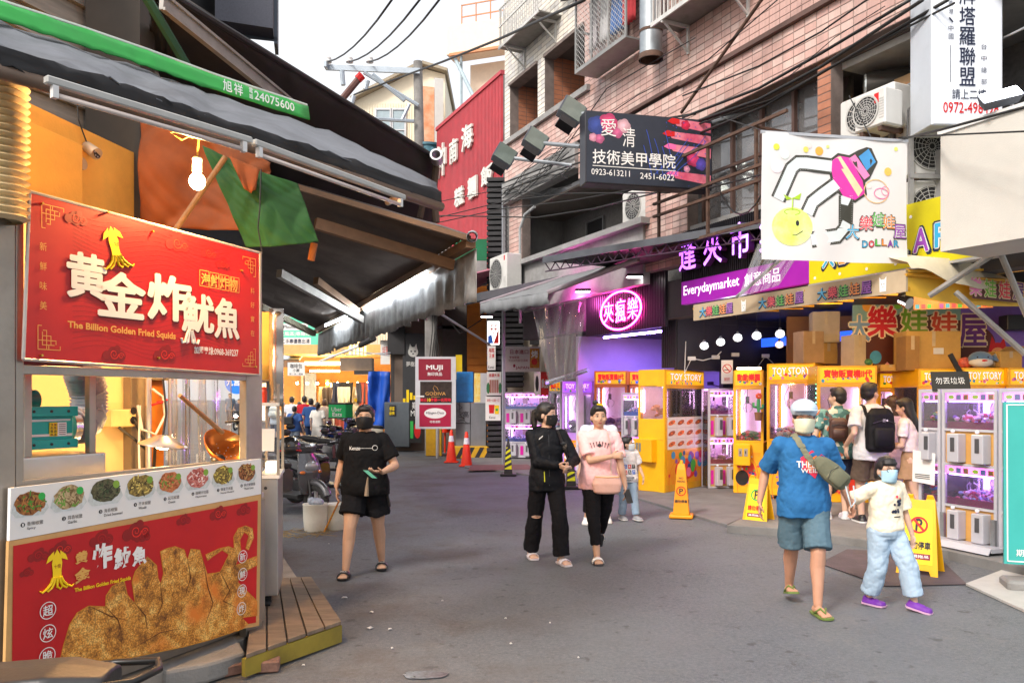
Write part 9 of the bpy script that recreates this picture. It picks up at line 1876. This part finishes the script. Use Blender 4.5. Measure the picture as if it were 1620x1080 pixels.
P,J,h=person('person in a pale white shirt mostly hidden behind the woman in pink',947,10.6,1.55,-6,1.2,'tan',.01,feet=((-.16,-.05,0,0,0),(.12,.1,0,0,0)),vox=.012,simple=True,top=dict(m=fab('white_blue','d4dcec'),hem=.46,fl=.02,sl=.8,ex=.03),bottom=dict(m=f_blackp,f=.9,ex=.015),shoe='sneaker',hair='short',male=True)
f_pink=fab('pink','f2bcbc')
P,J,h=person('woman in a pink T-shirt with a pale pink shoulder bag, one arm across her chest',947,8.2,1.60,-2,1.04,'tan',.02,feet=((-.03,-.18,0,4,0),(.03,.36,.085,-4,-42)),hands=((.11,-.24,1.07),(.27,-.06,.745)),hd=((.9,-.25,.15),(.05,-.15,-1)),curl=(1.1,.4),palm=((-.1,1,-.2),(-1,0,0)),epole=((-1,.3,-.8),(.5,1,0)),yaw=6,pitch=2,top=dict(m=f_pink,hem=.465,fl=.018,sl=.80,ex=.020),bottom=dict(m=f_blackp,f=.86,ex=.012,fl=.0),shoecol=mat('sandal_grey',(.06,.06,.07),.5),hatch=m_wprint,hair='bun')
def pr3(m):
 m.m(m_ink);rr=random.Random(3)
 for k in range(7):x=-.075+k*.025;m.tube([(x,-.001,1.175+.01*abs(3-k)*-1),(x*1.25,-.001,1.215-.006*abs(3-k))],.004,4);m.disc(x*1.25,1.21-.006*abs(3-k),.007,-.001,6)
 m.disc(0,1.175,.02,-.001,10)
printon(P,J,'top',pr3)
mb=MB();mb.tube([(-.03,.0,1.575),(0.0,-.03,1.59),(.035,-.025,1.58),(.045,.01,1.57)],.011,8);mb.build('hair_band',mat('band_yellow',S('e8c81c'),.7),P)
ribbon(P,J,'top',[(.09,-.12,1.34),(.12,-.16,1.2),(.15,-.18,1.0),(.13,-.2,.88)],.014,mat('chain_pink',S('d8b8a8'),.3,.3),'bag_strap')
bagl=V(P.location)+V((.055,-.25,.80));t=thing('shoulder_bag','pale pink shoulder bag hanging on the woman in pink','bag',bagl);bagm=mat('bag_pink',S('dcae9e'),.4,0,.05,5,.1,60,coat=.1)
bb=MB();bb.loft([oval(-.10,.10,.03),oval(-.08,.135,.045),oval(0,.15,.05),oval(.06,.13,.04),oval(.085,.12,.02)]);organic(bb,'body',bagm,t,.007,2,.006);mb=MB();mb.tube([(-.12,-.03,.07),(0,-.045,.065),(.12,-.03,.07)],.004,5);mb.build('zip',m_gold,t)
dev(P,(.29,-.12,.66),(.2,-.4,-.8),'phone in the lowered hand of the woman in pink',scr=m_black)
P,J,h=person('small boy in a white printed T-shirt and jeans with a mask, looking right',992,10.9,1.13,12,1.0,'tan',.0,feet=((-.07,.02,0,5,0),(.08,-.14,0,10,0)),hands=((-.2,-.0,.58),(.20,-.10,.58)),yaw=60,top=dict(m=fab('white','dcdce2'),hem=.45,fl=.02,sl=.8,ex=.022),bottom=dict(m=fab('jeans_light','8a9fb4'),f=.97,ex=.014,fl=.008),shoe='sneaker',shoecol=mat('shoe_grey',(.3,.3,.32),.7),hair='short',mask='c8d4dc',vox=.0075)
def pr4(m):
 for j in range(2):
  for i in range(3):m.m([m_blue,m_red,m_ink][(i+j)%3]);x=-.085+i*.06;z=.70-j*.075;m.box(x,-.002,z,x+.045,-.001,z+.055);m.m(m_wprint);m.text('GRT'[i],x+.01,z+.01,x+.036,z+.045,-.003,.02)
 m.m(m_ink);m.text('POWER',-.06,.565,.06,.59,-.001,.02);m.text('HERO',-.045,.535,.045,.558,-.001,.02)
printon(P,J,'top',pr4)
f_blue=fab('blue_tee','2f6aa0');f_sh=fab('shorts_slate','56707f')
P,J,h=person('man in blue T-shirt, slate shorts and pale cap, leading a girl by hand',1271,6.3,1.63,-4,1.07,'ruddy',.02,feet=((-.03,.30,.035,-4,-14),(.05,-.20,.0,10,0)),hands=((-.31,.12,.82),(.325,-.06,.86)),hd=((-.05,.0,-1),(.35,-.1,-1)),curl=(.35,.65),palm=((1,-.2,0),(-.4,-.2,0)),epole=((-.15,1,0),(.25,1,0)),yaw=-10,pitch=4,male=True,top=dict(m=f_blue,hem=.455,fl=.010,sl=.85,ex=.020),bottom=dict(m=f_sh,f=.46,ex=.016,fl=.006,name='shorts'),shoe='thong',shoecol=mat('thong_olive',S('6a8040'),.6),hair='short',mask='dfe0c4')
def pr5(m):
 m.m(mat('print_crimson',S('d83050'),.6));m.poly([(-.03,1.10),(.10,1.22),(.13,1.20),(.05,1.03)],-.0005);m.poly([(-.06,1.19),(.03,1.25),(.14,1.17),(.0,1.07),(-.05,1.11)],-.001);m.m(m_orangepl);m.poly([(-.03,1.16),(.06,1.21),(.1,1.13),(0,1.09)],-.0015);m.m(m_wprint);m.text('THEE',-.09,1.115,.05,1.165,-.0028,.02);m.text('WEIL',-.06,1.075,.07,1.11,-.0028,.02)
printon(P,J,'top',pr5)
hcl=V(P.location)+V((0,-.012*h,h-.068*h*1.07-.02));mbm=Matrix.Rotation(R(-10),4,'Z')@Matrix.Rotation(R(4),4,'X');q=h*1.07
fcap=fab('cap_blue','bcd0e2');cb_=MB(mbm);cb_.ell((0,.014*q,.040*q),(.059*q,.066*q,.048*q),20,14);C0=thing('cap','pale blue baseball cap on the head of the man in blue','cap',hcl,R(-4));organic(cb_,'crown',fcap,C0,.006,1,.004)
mb=MB(mbm);vs=[]
for k in range(15):a=math.pi*(k/14);c_,s_=math.cos(a),math.sin(a);vs+=[(.050*q*c_,(-.034-.012*s_)*q,.040*q),(.052*q*c_,(-.034-.058*s_)*q,(.036+.006*s_)*q)]
mb.add(vs,[(2*k,2*k+1,2*k+3,2*k+2) for k in range(14)]);o=mb.build('brim',fcap,C0,smooth=True);o.modifiers.new('s','SOLIDIFY').thickness=.006
ribbon(P,J,'top',[(-.10,.0,1.40),(-.08,-.15,1.33),(.0,-.2,1.20),(.10,-.2,1.10)],.045,fab('strap_khaki','7c7c68'),'bag_strap',.01)
bl_=P.matrix_basis@V((.14,-.225,1.09));t=thing('sling_bag','khaki sling bag across the chest of the man in blue','bag',bl_,R(-4));m3=Matrix.Rotation(R(-48),4,'Y')@Matrix.Scale(.82,4);fkh=fab('bag_khaki','6c6e5c')
bb=MB(m3);bb.loft([[(x,y,z) for x,y,z in oval(zz,rx,ry,0,0,16,2.6)] for zz,rx,ry in((-.19,.05,.02),(-.15,.09,.045),(0,.095,.055),(.12,.075,.045),(.19,.03,.02))]);organic(bb,'body',fkh,t,.006,1,.006)
mb=MB(m3);mb.loft([[(x,y-.045,z) for x,y,z in oval(zz,rx,ry,0,0,12,2.8)] for zz,rx,ry in((-.15,.06,.008),(-.13,.075,.02),(.0,.075,.022),(.02,.06,.008))]);mb.build('pocket',fkh,t,smooth=True);mb=MB(m3);mb.tube([(-.075,-.07,.0),(0,-.075,.03),(.075,-.065,.0)],.003,5);mb.build('zip',m_ink,t)
mb=MB();mb.tube([(.1,-.02,-.1),(.12,-.04,-.2),(.14,-.03,-.26),(.17,-.03,-.22),(.16,-.02,-.1)],.006,6);mb.build('key_cord',mat('cord_pale',(.5,.6,.65),.6),t)
P,J,h=person('little girl with glasses, pale blue mask, cream T-shirt and light jeans',1401,6.3,1.20,14,.92,'fair',.012,feet=((-.06,.12,.0,22,0),(.15,-.14,.012,34,10)),hands=((-.305,-.02,.845),(.21,-.05,.56)),hd=((-.6,-.05,-.6),(.05,-.1,-1)),curl=(.6,.4),palm=((.3,-.3,-.3),(-1,0,0)),epole=((-.4,1,-.6),(.6,1,0)),yaw=-8,top=dict(m=fab('cream','efe4cc'),hem=.49,fl=.012,sl=.85,ex=.020),bottom=dict(m=fab('jeans_pale','a8bfd4'),f=.90,ex=.026,fl=.020),shoe='sneaker',shoecol=mat('shoe_purple',S('6a2a9a'),.6,0,.2,9),hatch=mat('sole_lilac',S('cfa8c8'),.6),hair='bangs',mask='a8cfe4',vox=.0062)
def pr6(m):
 rr=random.Random(4);m.m(mat('navy_print',0))
 for k in range(14):x=rr.uniform(-.02,.05);z=rr.uniform(.76,.88);m.disc(x+(z-.82)*.2,z,rr.uniform(.008,.016),-.001-.0002*k,8)
 m.m(mat('print_crimson',0));m.disc(.02,.885,.012,-.005,8);m.m(m_ink);m.box(-.01,-.002,.725,.05,-.001,.733);m.m(m_orangepl);m.disc(.05,.872,.008,-.005,6)
printon(P,J,'top',pr6)
hq=h*1.26;hcg=V((0,-.012*h,h-.068*h*1.26-.012));gm_=Matrix.Translation(hcg)@Matrix.Rotation(R(-8),4,'Z');mb=MB(gm_)
for s_ in(-1,1):mb.tube([(s_*.019*hq+.0135*hq*math.cos(a),-.056*hq,.004*hq+.0105*hq*math.sin(a)) for a in[k*.524 for k in range(12)]],.0014*hq,5,True);mb.tube([(s_*.033*hq,-.055*hq,.006*hq),(s_*.044*hq,-.03*hq,.006*hq),(s_*.05*hq,.0,.002*hq)],.0012*hq,4)
mb.tube([(-.006*hq,-.056*hq,.005*hq),(.006*hq,-.056*hq,.005*hq)],.0012*hq,4);gl=thing('glasses','dark framed glasses on the face of the little girl','glasses',P.location,P.rotation_euler.z);mb.build('frame',m_ink,gl)
def floral():
 m=mat('fabric_floral',S('7a9a94'),.85,col2='c8bfa8',vs=9);t=m.node_tree;n=t.nodes;L=t.links;b=n['Principled BSDF'];vo=n.new('ShaderNodeTexVoronoi');vo.inputs['Scale'].default_value=17;tc=n.new('ShaderNodeTexCoord');L.new(tc.outputs['Object'],vo.inputs['Vector'])
 cr=n.new('ShaderNodeValToRGB');cr.color_ramp.interpolation='CONSTANT';e=cr.color_ramp.elements;e[0].color=(.04,.12,.12,1);e[1].position=.35;e[1].color=(.55,.52,.42,1);x=e.new(.6);x.color=(.12,.26,.25,1);x=e.new(.82);x.color=(.4,.12,.06,1);sp=n.new('ShaderNodeSeparateColor');L.new(vo.outputs['Color'],sp.inputs[0]);L.new(sp.outputs[0],cr.inputs[0]);L.new(cr.outputs[0],b.inputs['Base Color']);return m
P,J,h=person('young man in a green floral shirt, seen from behind at the machines',1324,10.4,1.70,165,1.0,'fair',0,feet=((-.1,.0,0,0,0),(.12,.05,0,0,0)),hands=((-.2,-.15,.62),(.22,-.2,.62)),yaw=58,z0=.09,male=True,top=dict(m=floral(),hem=.46,fl=.012,sl=.7,ex=.024,collar=True),bottom=dict(m=fab('navy_shorts','24283c'),f=.45,ex=.02,fl=.01,name='shorts'),shoe='sneaker',shoecol=mat('shoe_white',(.62,.62,.64),.6),hair='short',vox=.009)
def backpack(P,J,label,cz,w,hh,d,mt,name='backpack',logo=None,dx=0,yb=.12):
 wl=P.matrix_basis@V((dx,yb,cz));t=thing(name,label,'backpack',wl,P.rotation_euler.z);bb=MB();bb.loft([oval(z,rx,ry,0,d*.4,18,3) for z,rx,ry in((-hh/2,w*.38,d*.3),(-hh*.42,w*.48,d*.48),(0,w*.5,d*.5),(hh*.36,w*.46,d*.44),(hh/2,w*.3,d*.2))]);organic(bb,'body',mt,t,.009,1,.01)
 bb=MB();bb.loft([oval(z,rx,ry,0,d*.9,14,3) for z,rx,ry in((-hh*.40,w*.3,.01),(-hh*.34,w*.36,.04),(hh*.0,w*.36,.045),(hh*.06,w*.28,.01))]);bb.build('pocket',mt,t,smooth=True)
 mb=MB();mb.tube([(-w*.4,d*.9,hh*.16),(0,d*1.0,hh*.24),(w*.4,d*.9,hh*.16)],.005,5);mb.build('zip',mat('zip_dark',0),t)
 if logo:f_=Matrix.Translation((0,d*1.01,hh*.22))@Matrix.Rotation(math.pi,4,'Z');mb=MB(f_);mb.text('THE',-.03,.012,.005,.022,-.002);mb.text('NORTH',-.03,-.002,.012,.009,-.002);mb.text('FACE',-.03,-.015,.005,-.005,-.002);mb.disc(.028,.002,.012,-.002,10);mb.build('logo',m_wprint,t)
 for s_ in(-1,1):ribbon(P,J,'top',[(s_*w*.34,.11,cz+hh*.3),(s_*w*.36,.04,cz+hh*.56),(s_*w*.38,-.08,cz+hh*.4),(s_*w*.44,-.04,cz-.1)],.04,mt,'backpack_strap',.008)
backpack(P,J,'small brown leather backpack of the man in the floral shirt',1.16,.24,.30,.10,mat('leather_brown',(.07,.03,.022),.5,0,.15,5))
P,J,h=person('young man in white T-shirt and brown shorts, seen from behind',1378,10.0,1.76,188,1.02,'fair',0,feet=((-.1,.12,0,10,0),(.09,-.06,0,-10,0)),hands=((-.24,-.1,.50),(.27,-.12,.55)),yaw=-70,z0=.09,male=True,top=dict(m=fab('white_tee','d8d8dc'),hem=.45,fl=.014,sl=.72,ex=.026),bottom=dict(m=fab('brown_shorts','5a4c42'),f=.44,ex=.024,fl=.012,name='shorts'),shoe='sneaker',shoecol=m_black,hair='short',vox=.009)
backpack(P,J,'big black backpack on the man in the white T-shirt',1.17,.37,.54,.17,fab('pack_black',(.012,.012,.014),.6),logo=True)
P,J,h=person('woman with long brown hair and a lilac top, half hidden behind the backpack man',1412,10.7,1.60,175,.95,'fair',0,hands=((-.2,-.1,.5),(.2,-.1,.5)),z0=.09,top=dict(m=fab('lilac','c8aed0'),hem=.40,fl=.03,sl=.7,ex=.03),bottom=dict(m=fab('lilac2','b49cc0'),f=.9,ex=.02),shoe='sneaker',hair='long',hairm=m_hairb,vox=.010)
P,J,h=person('girl with long black hair, white top and beige skirt at the machines',1443,9.9,1.56,232,.9,'fair',0,feet=((-.09,.0,0,0,0),(.08,.12,0,0,0)),hands=((-.12,-.32,.62),(.14,-.30,.60)),z0=.09,lean=.06,pitch=14,top=dict(m=fab('white_knit','dccfd0'),hem=.58,fl=.008,sl=.6,ex=.018),bottom=dict(m=fab('beige_skirt','a8876a'),skirt=.36,fl=.0,name='skirt'),shoe='sneaker',shoecol=m_wprint,hair='long',vox=.009)
S2=dict(simple=True,vox=.017)
def far(label,px,v_top,v_feet,c1,c2,hair='short',rz=178,bw=1.05,male=True,f=.45,sk='tan',hm=None,**k):
 Y=H*F/(v_feet-V0);h_=H+(V0-v_top)/F*Y;dct=dict(S2);dct.update(k)
 return person(label,px,Y,h_,rz,bw,sk,0,feet=((-.1,.08,0,0,0),(.1,-.12,0,0,0)),hands=((-.24,-.05,.5),(.24,-.08,.5)),male=male,top=dict(m=fab('c'+c1,c1),hem=.46,fl=.012,sl=.75,ex=.03),bottom=dict(m=fab('c'+c2,c2),f=f,ex=.025,fl=.01),shoe='sneaker',hair=hair,hairm=hm,group=None,**dct)
P,J,h=far('man in blue T-shirt and grey shorts with back turned, far street',466,642,716,'3c5c96','6a7480');ribbon(P,J,'top',[(-.1,.1,1.38),(.0,.18,1.2),(.13,.15,1.02)],.05,m_black,'bag_strap',.02);t=thing('sling_bag','black sling bag on the back of the man in blue in the far street','bag',P.matrix_basis@V((.12,.22,.98)),P.rotation_euler.z);mb=MB();mb.rbox(-.15,-.06,-.12,.15,.06,.12,.03);mb.build('body',m_black,t)
far('man in a white and navy T-shirt in the far crowd',462,627,705,'c8ccd4','3a4456');far('man in a red T-shirt and dark shorts in the far crowd',482,626,708,'a82430','2c2c38');far('man in navy shirt and navy trousers in the far crowd',492,630,712,'2c4a7c','23304c',f=.96)
far('person with brown hair in a grey striped top in the far crowd',514,631,706,'9a8c80','4a4440','bob',male=False,hm=m_hairb);far('child or short person in teal between the men in the far crowd',474,635,702,'3a6a8a','3a4456')
P,J,h=far('woman in a long white hooded dress seen from behind in the far street',503,636,714,'d4d0c8','d4d0c8','tail',male=False,bw=.95,sk='fair');bb=MB();bb.loft([oval(.12*h,.15*h,.11*h),oval(.4*h,.125*h,.095*h),oval(.56*h,.112*h,.085*h),oval(.62*h,.10*h,.075*h)]);organic(bb,'dress',fab('cd4d0c8','d4d0c8'),P,.015,2)
P,J,h=far('person with a white backpack behind the glass of the steel cart',435,638,700,'a8b4c0','3a4456',bw=1.0);backpack(P,J,'pale backpack of the person behind the steel cart glass',1.15,.32,.42,.15,fab('pack_pale','c8d0cc'))
far('pedestrian in dark blue trousers seen through the stall window',364,622,672,'5a6a80','23304c',f=.96,rz=0)
far('person standing by the clothing shop door in cream clothes',566,630,690,'e0d8c0','2a2a2c',f=.9,rz=160)
#   SCOOTERS
def scooter(label,loc,rz,col,name='parked_scooter',box=None,shield=None,group=None,lamp=False,near=False,z=0):
 """nose towards local -x, length about 1.8 m"""
 t=thing(name,label,'scooter',loc,rz,group=group);bc=col;blk=m_black;vx=.009 if near else.014
 for x,nm in((-.66,'front_wheel'),(.62,'rear_wheel')):
  mb=MB();pts=[(x+.205*math.cos(a),0,.255+.205*math.sin(a)) for a in[k*math.pi/14 for k in range(28)]];mb.tube(pts,.048,10,True);w_=mb.build(nm,mat('tyre_rubber',(.018,.018,.018),.85),t,smooth=True)
  mb=MB();mb.cyl((x,-.05,.255),(x,.05,.255),.04,n=12)
  for k in range(5):a=k*1.257;mb.box(-.012,-.02,.03,.012,.02,.17,Matrix.Translation((x,0,.255))@Matrix.Rotation(a,4,'Y'))
  mb.tube([(x+.165*math.cos(a),0,.255+.165*math.sin(a)) for a in[k*math.pi/10 for k in range(20)]],.014,6,True);mb.build('rim',m_alu,w_,smooth='auto');mb=MB();mb.cyl((x,-.058,.255),(x,-.053,.255),.10,n=20);mb.build('brake_disc',m_steel,w_)
 mb=MB();mb.tube([(-.66+.27*math.cos(a),0,.255+.27*math.sin(a)) for a in[k*.2+.35 for k in range(13)]],.055,10);organic(mb,'front_fender',bc,t,vx,2)
 mb=MB()
 for s_ in(-1,1):mb.tube([(-.66,s_*.07,.255),(-.60,s_*.06,.5),(-.55,s_*.04,.62)],.016,8)
 mb.build('fork',m_dark,t)
 mb=MB();mb.loft([[(x+dx,y,z_) for x,y in((-.0,-w),(-.05,-w*.5),(-.07,0),(-.05,w*.5),(0,w),(.06,w*.8),(.07,0),(.06,-w*.8))] for dx,w,z_ in((-.50,.10,.36),(-.52,.17,.50),(-.53,.20,.66),(-.50,.17,.82),(-.46,.13,.92))]);organic(mb,'front_shield',shield or bc,t,vx,2)
 mb=MB();mb.ell((-.575,0,.74),(.05,.11,.07),16,10);mb.build('headlight',glow('headlamp_on',(1,.95,.85),12) if lamp else mat('lamp_glass',(.35,.36,.38),.1,.3,.1,3,coat=.5),t,smooth=True)
 for s_ in(-1,1):mb=MB();mb.ell((-.545,s_*.13,.66),(.04,.045,.025),10,8);mb.build('indicator',mat('amber',S('d86a10'),.2,coat=.5),t,smooth=True)
 mb=MB();mb.loft([[(x,y,z_) for y,z_ in((-.14,.30),(.14,.30),(.16,.36),(-.16,.36))] for x in(-.46,-.2,.05)]);organic(mb,'floorboard',blk,t,vx,1)
 mb=MB();mb.loft([[(x,y*w,zc_+z_*hh) for y,z_ in((-.8,-1),(-1,-.2),(-.9,.7),(-.5,1),(.5,1),(.9,.7),(1,-.2),(.8,-1))] for x,w,zc_,hh in((.0,.13,.52,.16),(.15,.17,.53,.18),(.45,.18,.58,.16),(.75,.14,.64,.12),(.95,.07,.69,.06))]);organic(mb,'side_body',bc,t,vx,2)
 mb=MB();mb.loft([[(x,y*w,zc_+z_*hh) for y,z_ in((-.9,-1),(-1,0),(-.8,.8),(0,1),(.8,.8),(1,0),(.9,-1))] for x,w,zc_,hh in((-.02,.09,.72,.03),(.08,.14,.75,.045),(.3,.16,.755,.05),(.42,.15,.79,.05),(.7,.13,.81,.05),(.86,.08,.81,.03))]);organic(mb,'seat',mat('seat_vinyl',(.022,.021,.022),.42,0,.1,5,.1,80),t,vx,2)
 mb=MB();mb.ell((.955,0,.68),(.05,.10,.035),12,8);mb.build('tail_light',mat('tail_red',S('a01010'),.2,coat=.6),t,smooth=True)
 mb=MB();mb.tube([(.66,-.12,.79),(.82,-.12,.82),(.96,-.10,.83),(1.0,0,.835),(.96,.10,.83),(.82,.12,.82),(.66,.12,.79)],.012,8);mb.build('grab_rail',mat('rail_black',(.02,.02,.02),.35,.4),t,smooth=True)
 mb=MB();mb.tube([(.9,0,.5),(1.0,0,.42),(1.05,0,.30)],[.07,.06,.05],6);mb.build('rear_mudguard',blk,t);mb=MB();mb.box(1.02,-.1,.40,1.03,.1,.54);mb.build('number_plate',m_white,t)
 mb=MB();mb.cyl((.25,-.15,.28),(.75,-.17,.33),.05,.055,12);mb.build('exhaust',m_steel,t,smooth='auto');mb=MB();mb.rbox(.2,-.1,.2,.6,.12,.38,.03);mb.build('engine',m_dark,t)
 mb=MB();mb.loft([[(x,y,z_) for x,z_ in((-.50+k,.92),(-.44+k,.92),(-.42+k,1.0),(-.46+k,1.04),(-.52+k,1.0))] for y,k in((-.14,.02),(-.05,0),(.05,0),(.14,.02))]);organic(mb,'handlebar_cover',shield or bc,t,vx,1)
 for s_ in(-1,1):
  mb=MB();mb.tube([(-.46,s_*.08,.98),(-.42,s_*.22,1.0),(-.36,s_*.34,.99)],.016,8);hb_=mb.build('handlebar',blk,t,smooth=True);mb=MB();mb.tube([(-.40,s_*.2,1.02),(-.46,s_*.28,1.02),(-.44,s_*.36,1.01)],.007,6);mb.build('brake_lever',m_alu,hb_)
  mb=MB();mb.tube([(-.43,s_*.17,1.0),(-.47,s_*.23,1.12),(-.45,s_*.29,1.18)],.007,6);mr_=mb.build('mirror',blk,t,smooth=True);mb=MB();mb.ell((-.45,s_*.32,1.2),(.018,.075,.045),14,10);mb.build('mirror_head',blk,mr_,smooth=True);mb=MB();mb.ell((-.434,s_*.32,1.2),(.006,.066,.037),14,8);mb.build('mirror_glass',mat('mirror_glass',(.75,.8,.85),.03,1),mr_,smooth=True)
 mb=MB();mb.cyl((.12,.08,.25),(.18,.2,.01),.012,n=6);mb.build('side_stand',m_dark,t)
 return t
m_sil=mat('scooter_graphite',(.10,.10,.11),.25,.5,.1,3,coat=.5);m_blk2=mat('scooter_black',(.02,.02,.024),.2,.2,.1,3,coat=.7);m_crm2=mat('scooter_cream',S('c8bfae'),.3,0,.05,3,coat=.5);m_redp=mat('scooter_red',S('8a1420'),.25,.2,coat=.7);m_blu=mat('scooter_blue',S('2448a0'),.25,.2,coat=.7)
PI=math.pi
def SP2(label,u,v,deg,c,**k):p=PG(u,v);return scooter(label,(p.x,p.y,0),R(deg),c,**k)
nearg='scooters parked along the left side'
SP2('dark scooter third in the row beside the far crowd',505,768,158,m_blk2,group=nearg)
SP2('grey scooter fourth in the row, behind the black shirt woman',530,752,162,m_sil,group=nearg)
SP2('graphite scooter parked nose out beside the white buckets, helmet on its mirror',452,818,142,m_sil,near=True,group=nearg)
SP2('black scooter parked behind the woman in the black T-shirt',514,800,150,m_blk2,group=nearg)
SP2('dark scooter deeper in the row behind the steel cart',424,790,110,m_blk2,group=nearg)
sc1=SP2('scooter seat and tail rail cut by the bottom left corner of the photo',105,1500,4,m_blk2,near=True)
sc1.location=(-2.10,2.42,-.03)
g2='scooters parked by the clothing shop'
SP2('cream scooter parked with its front wheel towards the grey machine',606,712,186,m_crm2,group=g2)
SP2('blue scooter parked left of the delivery box scooter',538,714,250,m_blu,group=g2)
s4=SP2('red and black scooter carrying the green delivery box',560,718,285,m_redp,group=g2,shield=m_blk2)
SP2('dark scooter parked right behind the cream one',596,700,200,m_blu,group=g2)
far_s=SP2('scooter with its headlight on riding up the far street',379,680,90,m_blk2,name='scooter',lamp=True)
pp_=V(far_s.location);far('rider of the scooter in the far street',378,631,676,'4a4a54','2a3040',rz=0)
c=PY(539,648,23.4);t=thing('delivery_box','green and black delivery box on a parked scooter','delivery box',(c.x,c.y,c.z-.25));t.rotation_euler=(0,0,R(-14))
mb=MB();mb.rbox(-.28,-.24,0,.28,.24,.44,.02);mb.build('body',mat('delivery_green',S('10b860'),.5,0,.06),t);mb=MB();mb.rbox(-.285,-.245,.40,.285,.245,.46,.01);mb.box(-.285,-.245,.0,.285,.245,.03);mb.build('trim',m_black,t);mb=MB();mb.text('Uber',-.17,.21,.15,.33,-.25,.01);mb.text('Eats',-.14,.06,.16,.18,-.25,.03);mb.build('lettering',m_wprint,t)
c=PY(458,706,9.75);t=thing('helmet','black helmet with a red lower edge hanging on the graphite scooter','helmet',c,R(20));mb=MB();mb.ell((0,0,0),(.135,.15,.125),22,16);mb.build('shell',mat('helmet_black',(.02,.02,.02),.2,0,.1,3,coat=.6),t,smooth=True);mb=MB();mb.tube([(.137*math.cos(a),.152*math.sin(a),-.055-.02*math.sin(a)) for a in[k*.35 for k in range(18)]],.010,6,True);mb.build('red_trim',m_red,t,smooth=True);mb=MB();mb.ell((0,-.03,-.03),(.128,.135,.08),18,10);mb.build('visor',m_black,t,smooth=True)
for i,(u,v,r0,h0,lb) in enumerate([(499,839,.15,.34,'white plastic bucket on the ground beside the graphite scooter, left one'),(533,836,.15,.32,'white plastic bucket behind the leg of the woman in black, right one')]):
 c=PG(u,v);t=thing('bucket',lb,'bucket',c);mb=MB();mb.lathe([(0,0),(r0*.86,0),(r0*.9,.01),(r0,h0*.5),(r0*1.02,h0-.02),(r0*1.06,h0-.01),(r0*1.04,h0),(r0*.9,h0-.01),(0,h0-.015)],28);mb.build('body',mat('bucket_white',(.55,.54,.48),.5,0,.1,3,dirt=.35),t,smooth='auto');mb=MB();mb.tube([(r0*math.cos(a),-.02,h0-.04-.1*math.sin(a)) for a in[k*.35 for k in range(10)]],.004,4);mb.build('handle',m_alu,t)
 if i==0:mb=MB();mb.ell((.02,0,h0+.02),(.09,.07,.05),10,6);mb.ell((-.05,0,h0+.03),(.05,.05,.05),8,6);tag(mb.build('plastic_bag',mat('bag_blueish',(.3,.34,.42),.4,0,.3,20)),'crumpled bluish plastic bag lying on the left bucket','plastic bag').location=c
a=PG(513,843)+V((0,0,.02));b=PY(536,793,9.6);mb=MB();mb.cyl(a,b,.012,n=6);tag(mb.build('striped_stick',mat('stick_yellow',S('c8a030'),.6,0,.4,30,col2='b04020')),'yellow stick leaning on the white buckets','stick')
mb=MB();r_=random.Random(6)
for k in range(60):u=r_.uniform(440,520);v=r_.uniform(836,850);c=PG(u,v,.004+.0002*k);a=r_.uniform(0,3.1);l=r_.uniform(.04,.14);mb.cyl(c-V((math.cos(a)*l,math.sin(a)*l,0)),c+V((math.cos(a)*l,math.sin(a)*l,.01)),.003,n=3)
stuff(tag(mb.build('straw',mat('straw',(.25,.17,.07),.9)),'loose straw and reeds on the ground by the buckets','straw'))
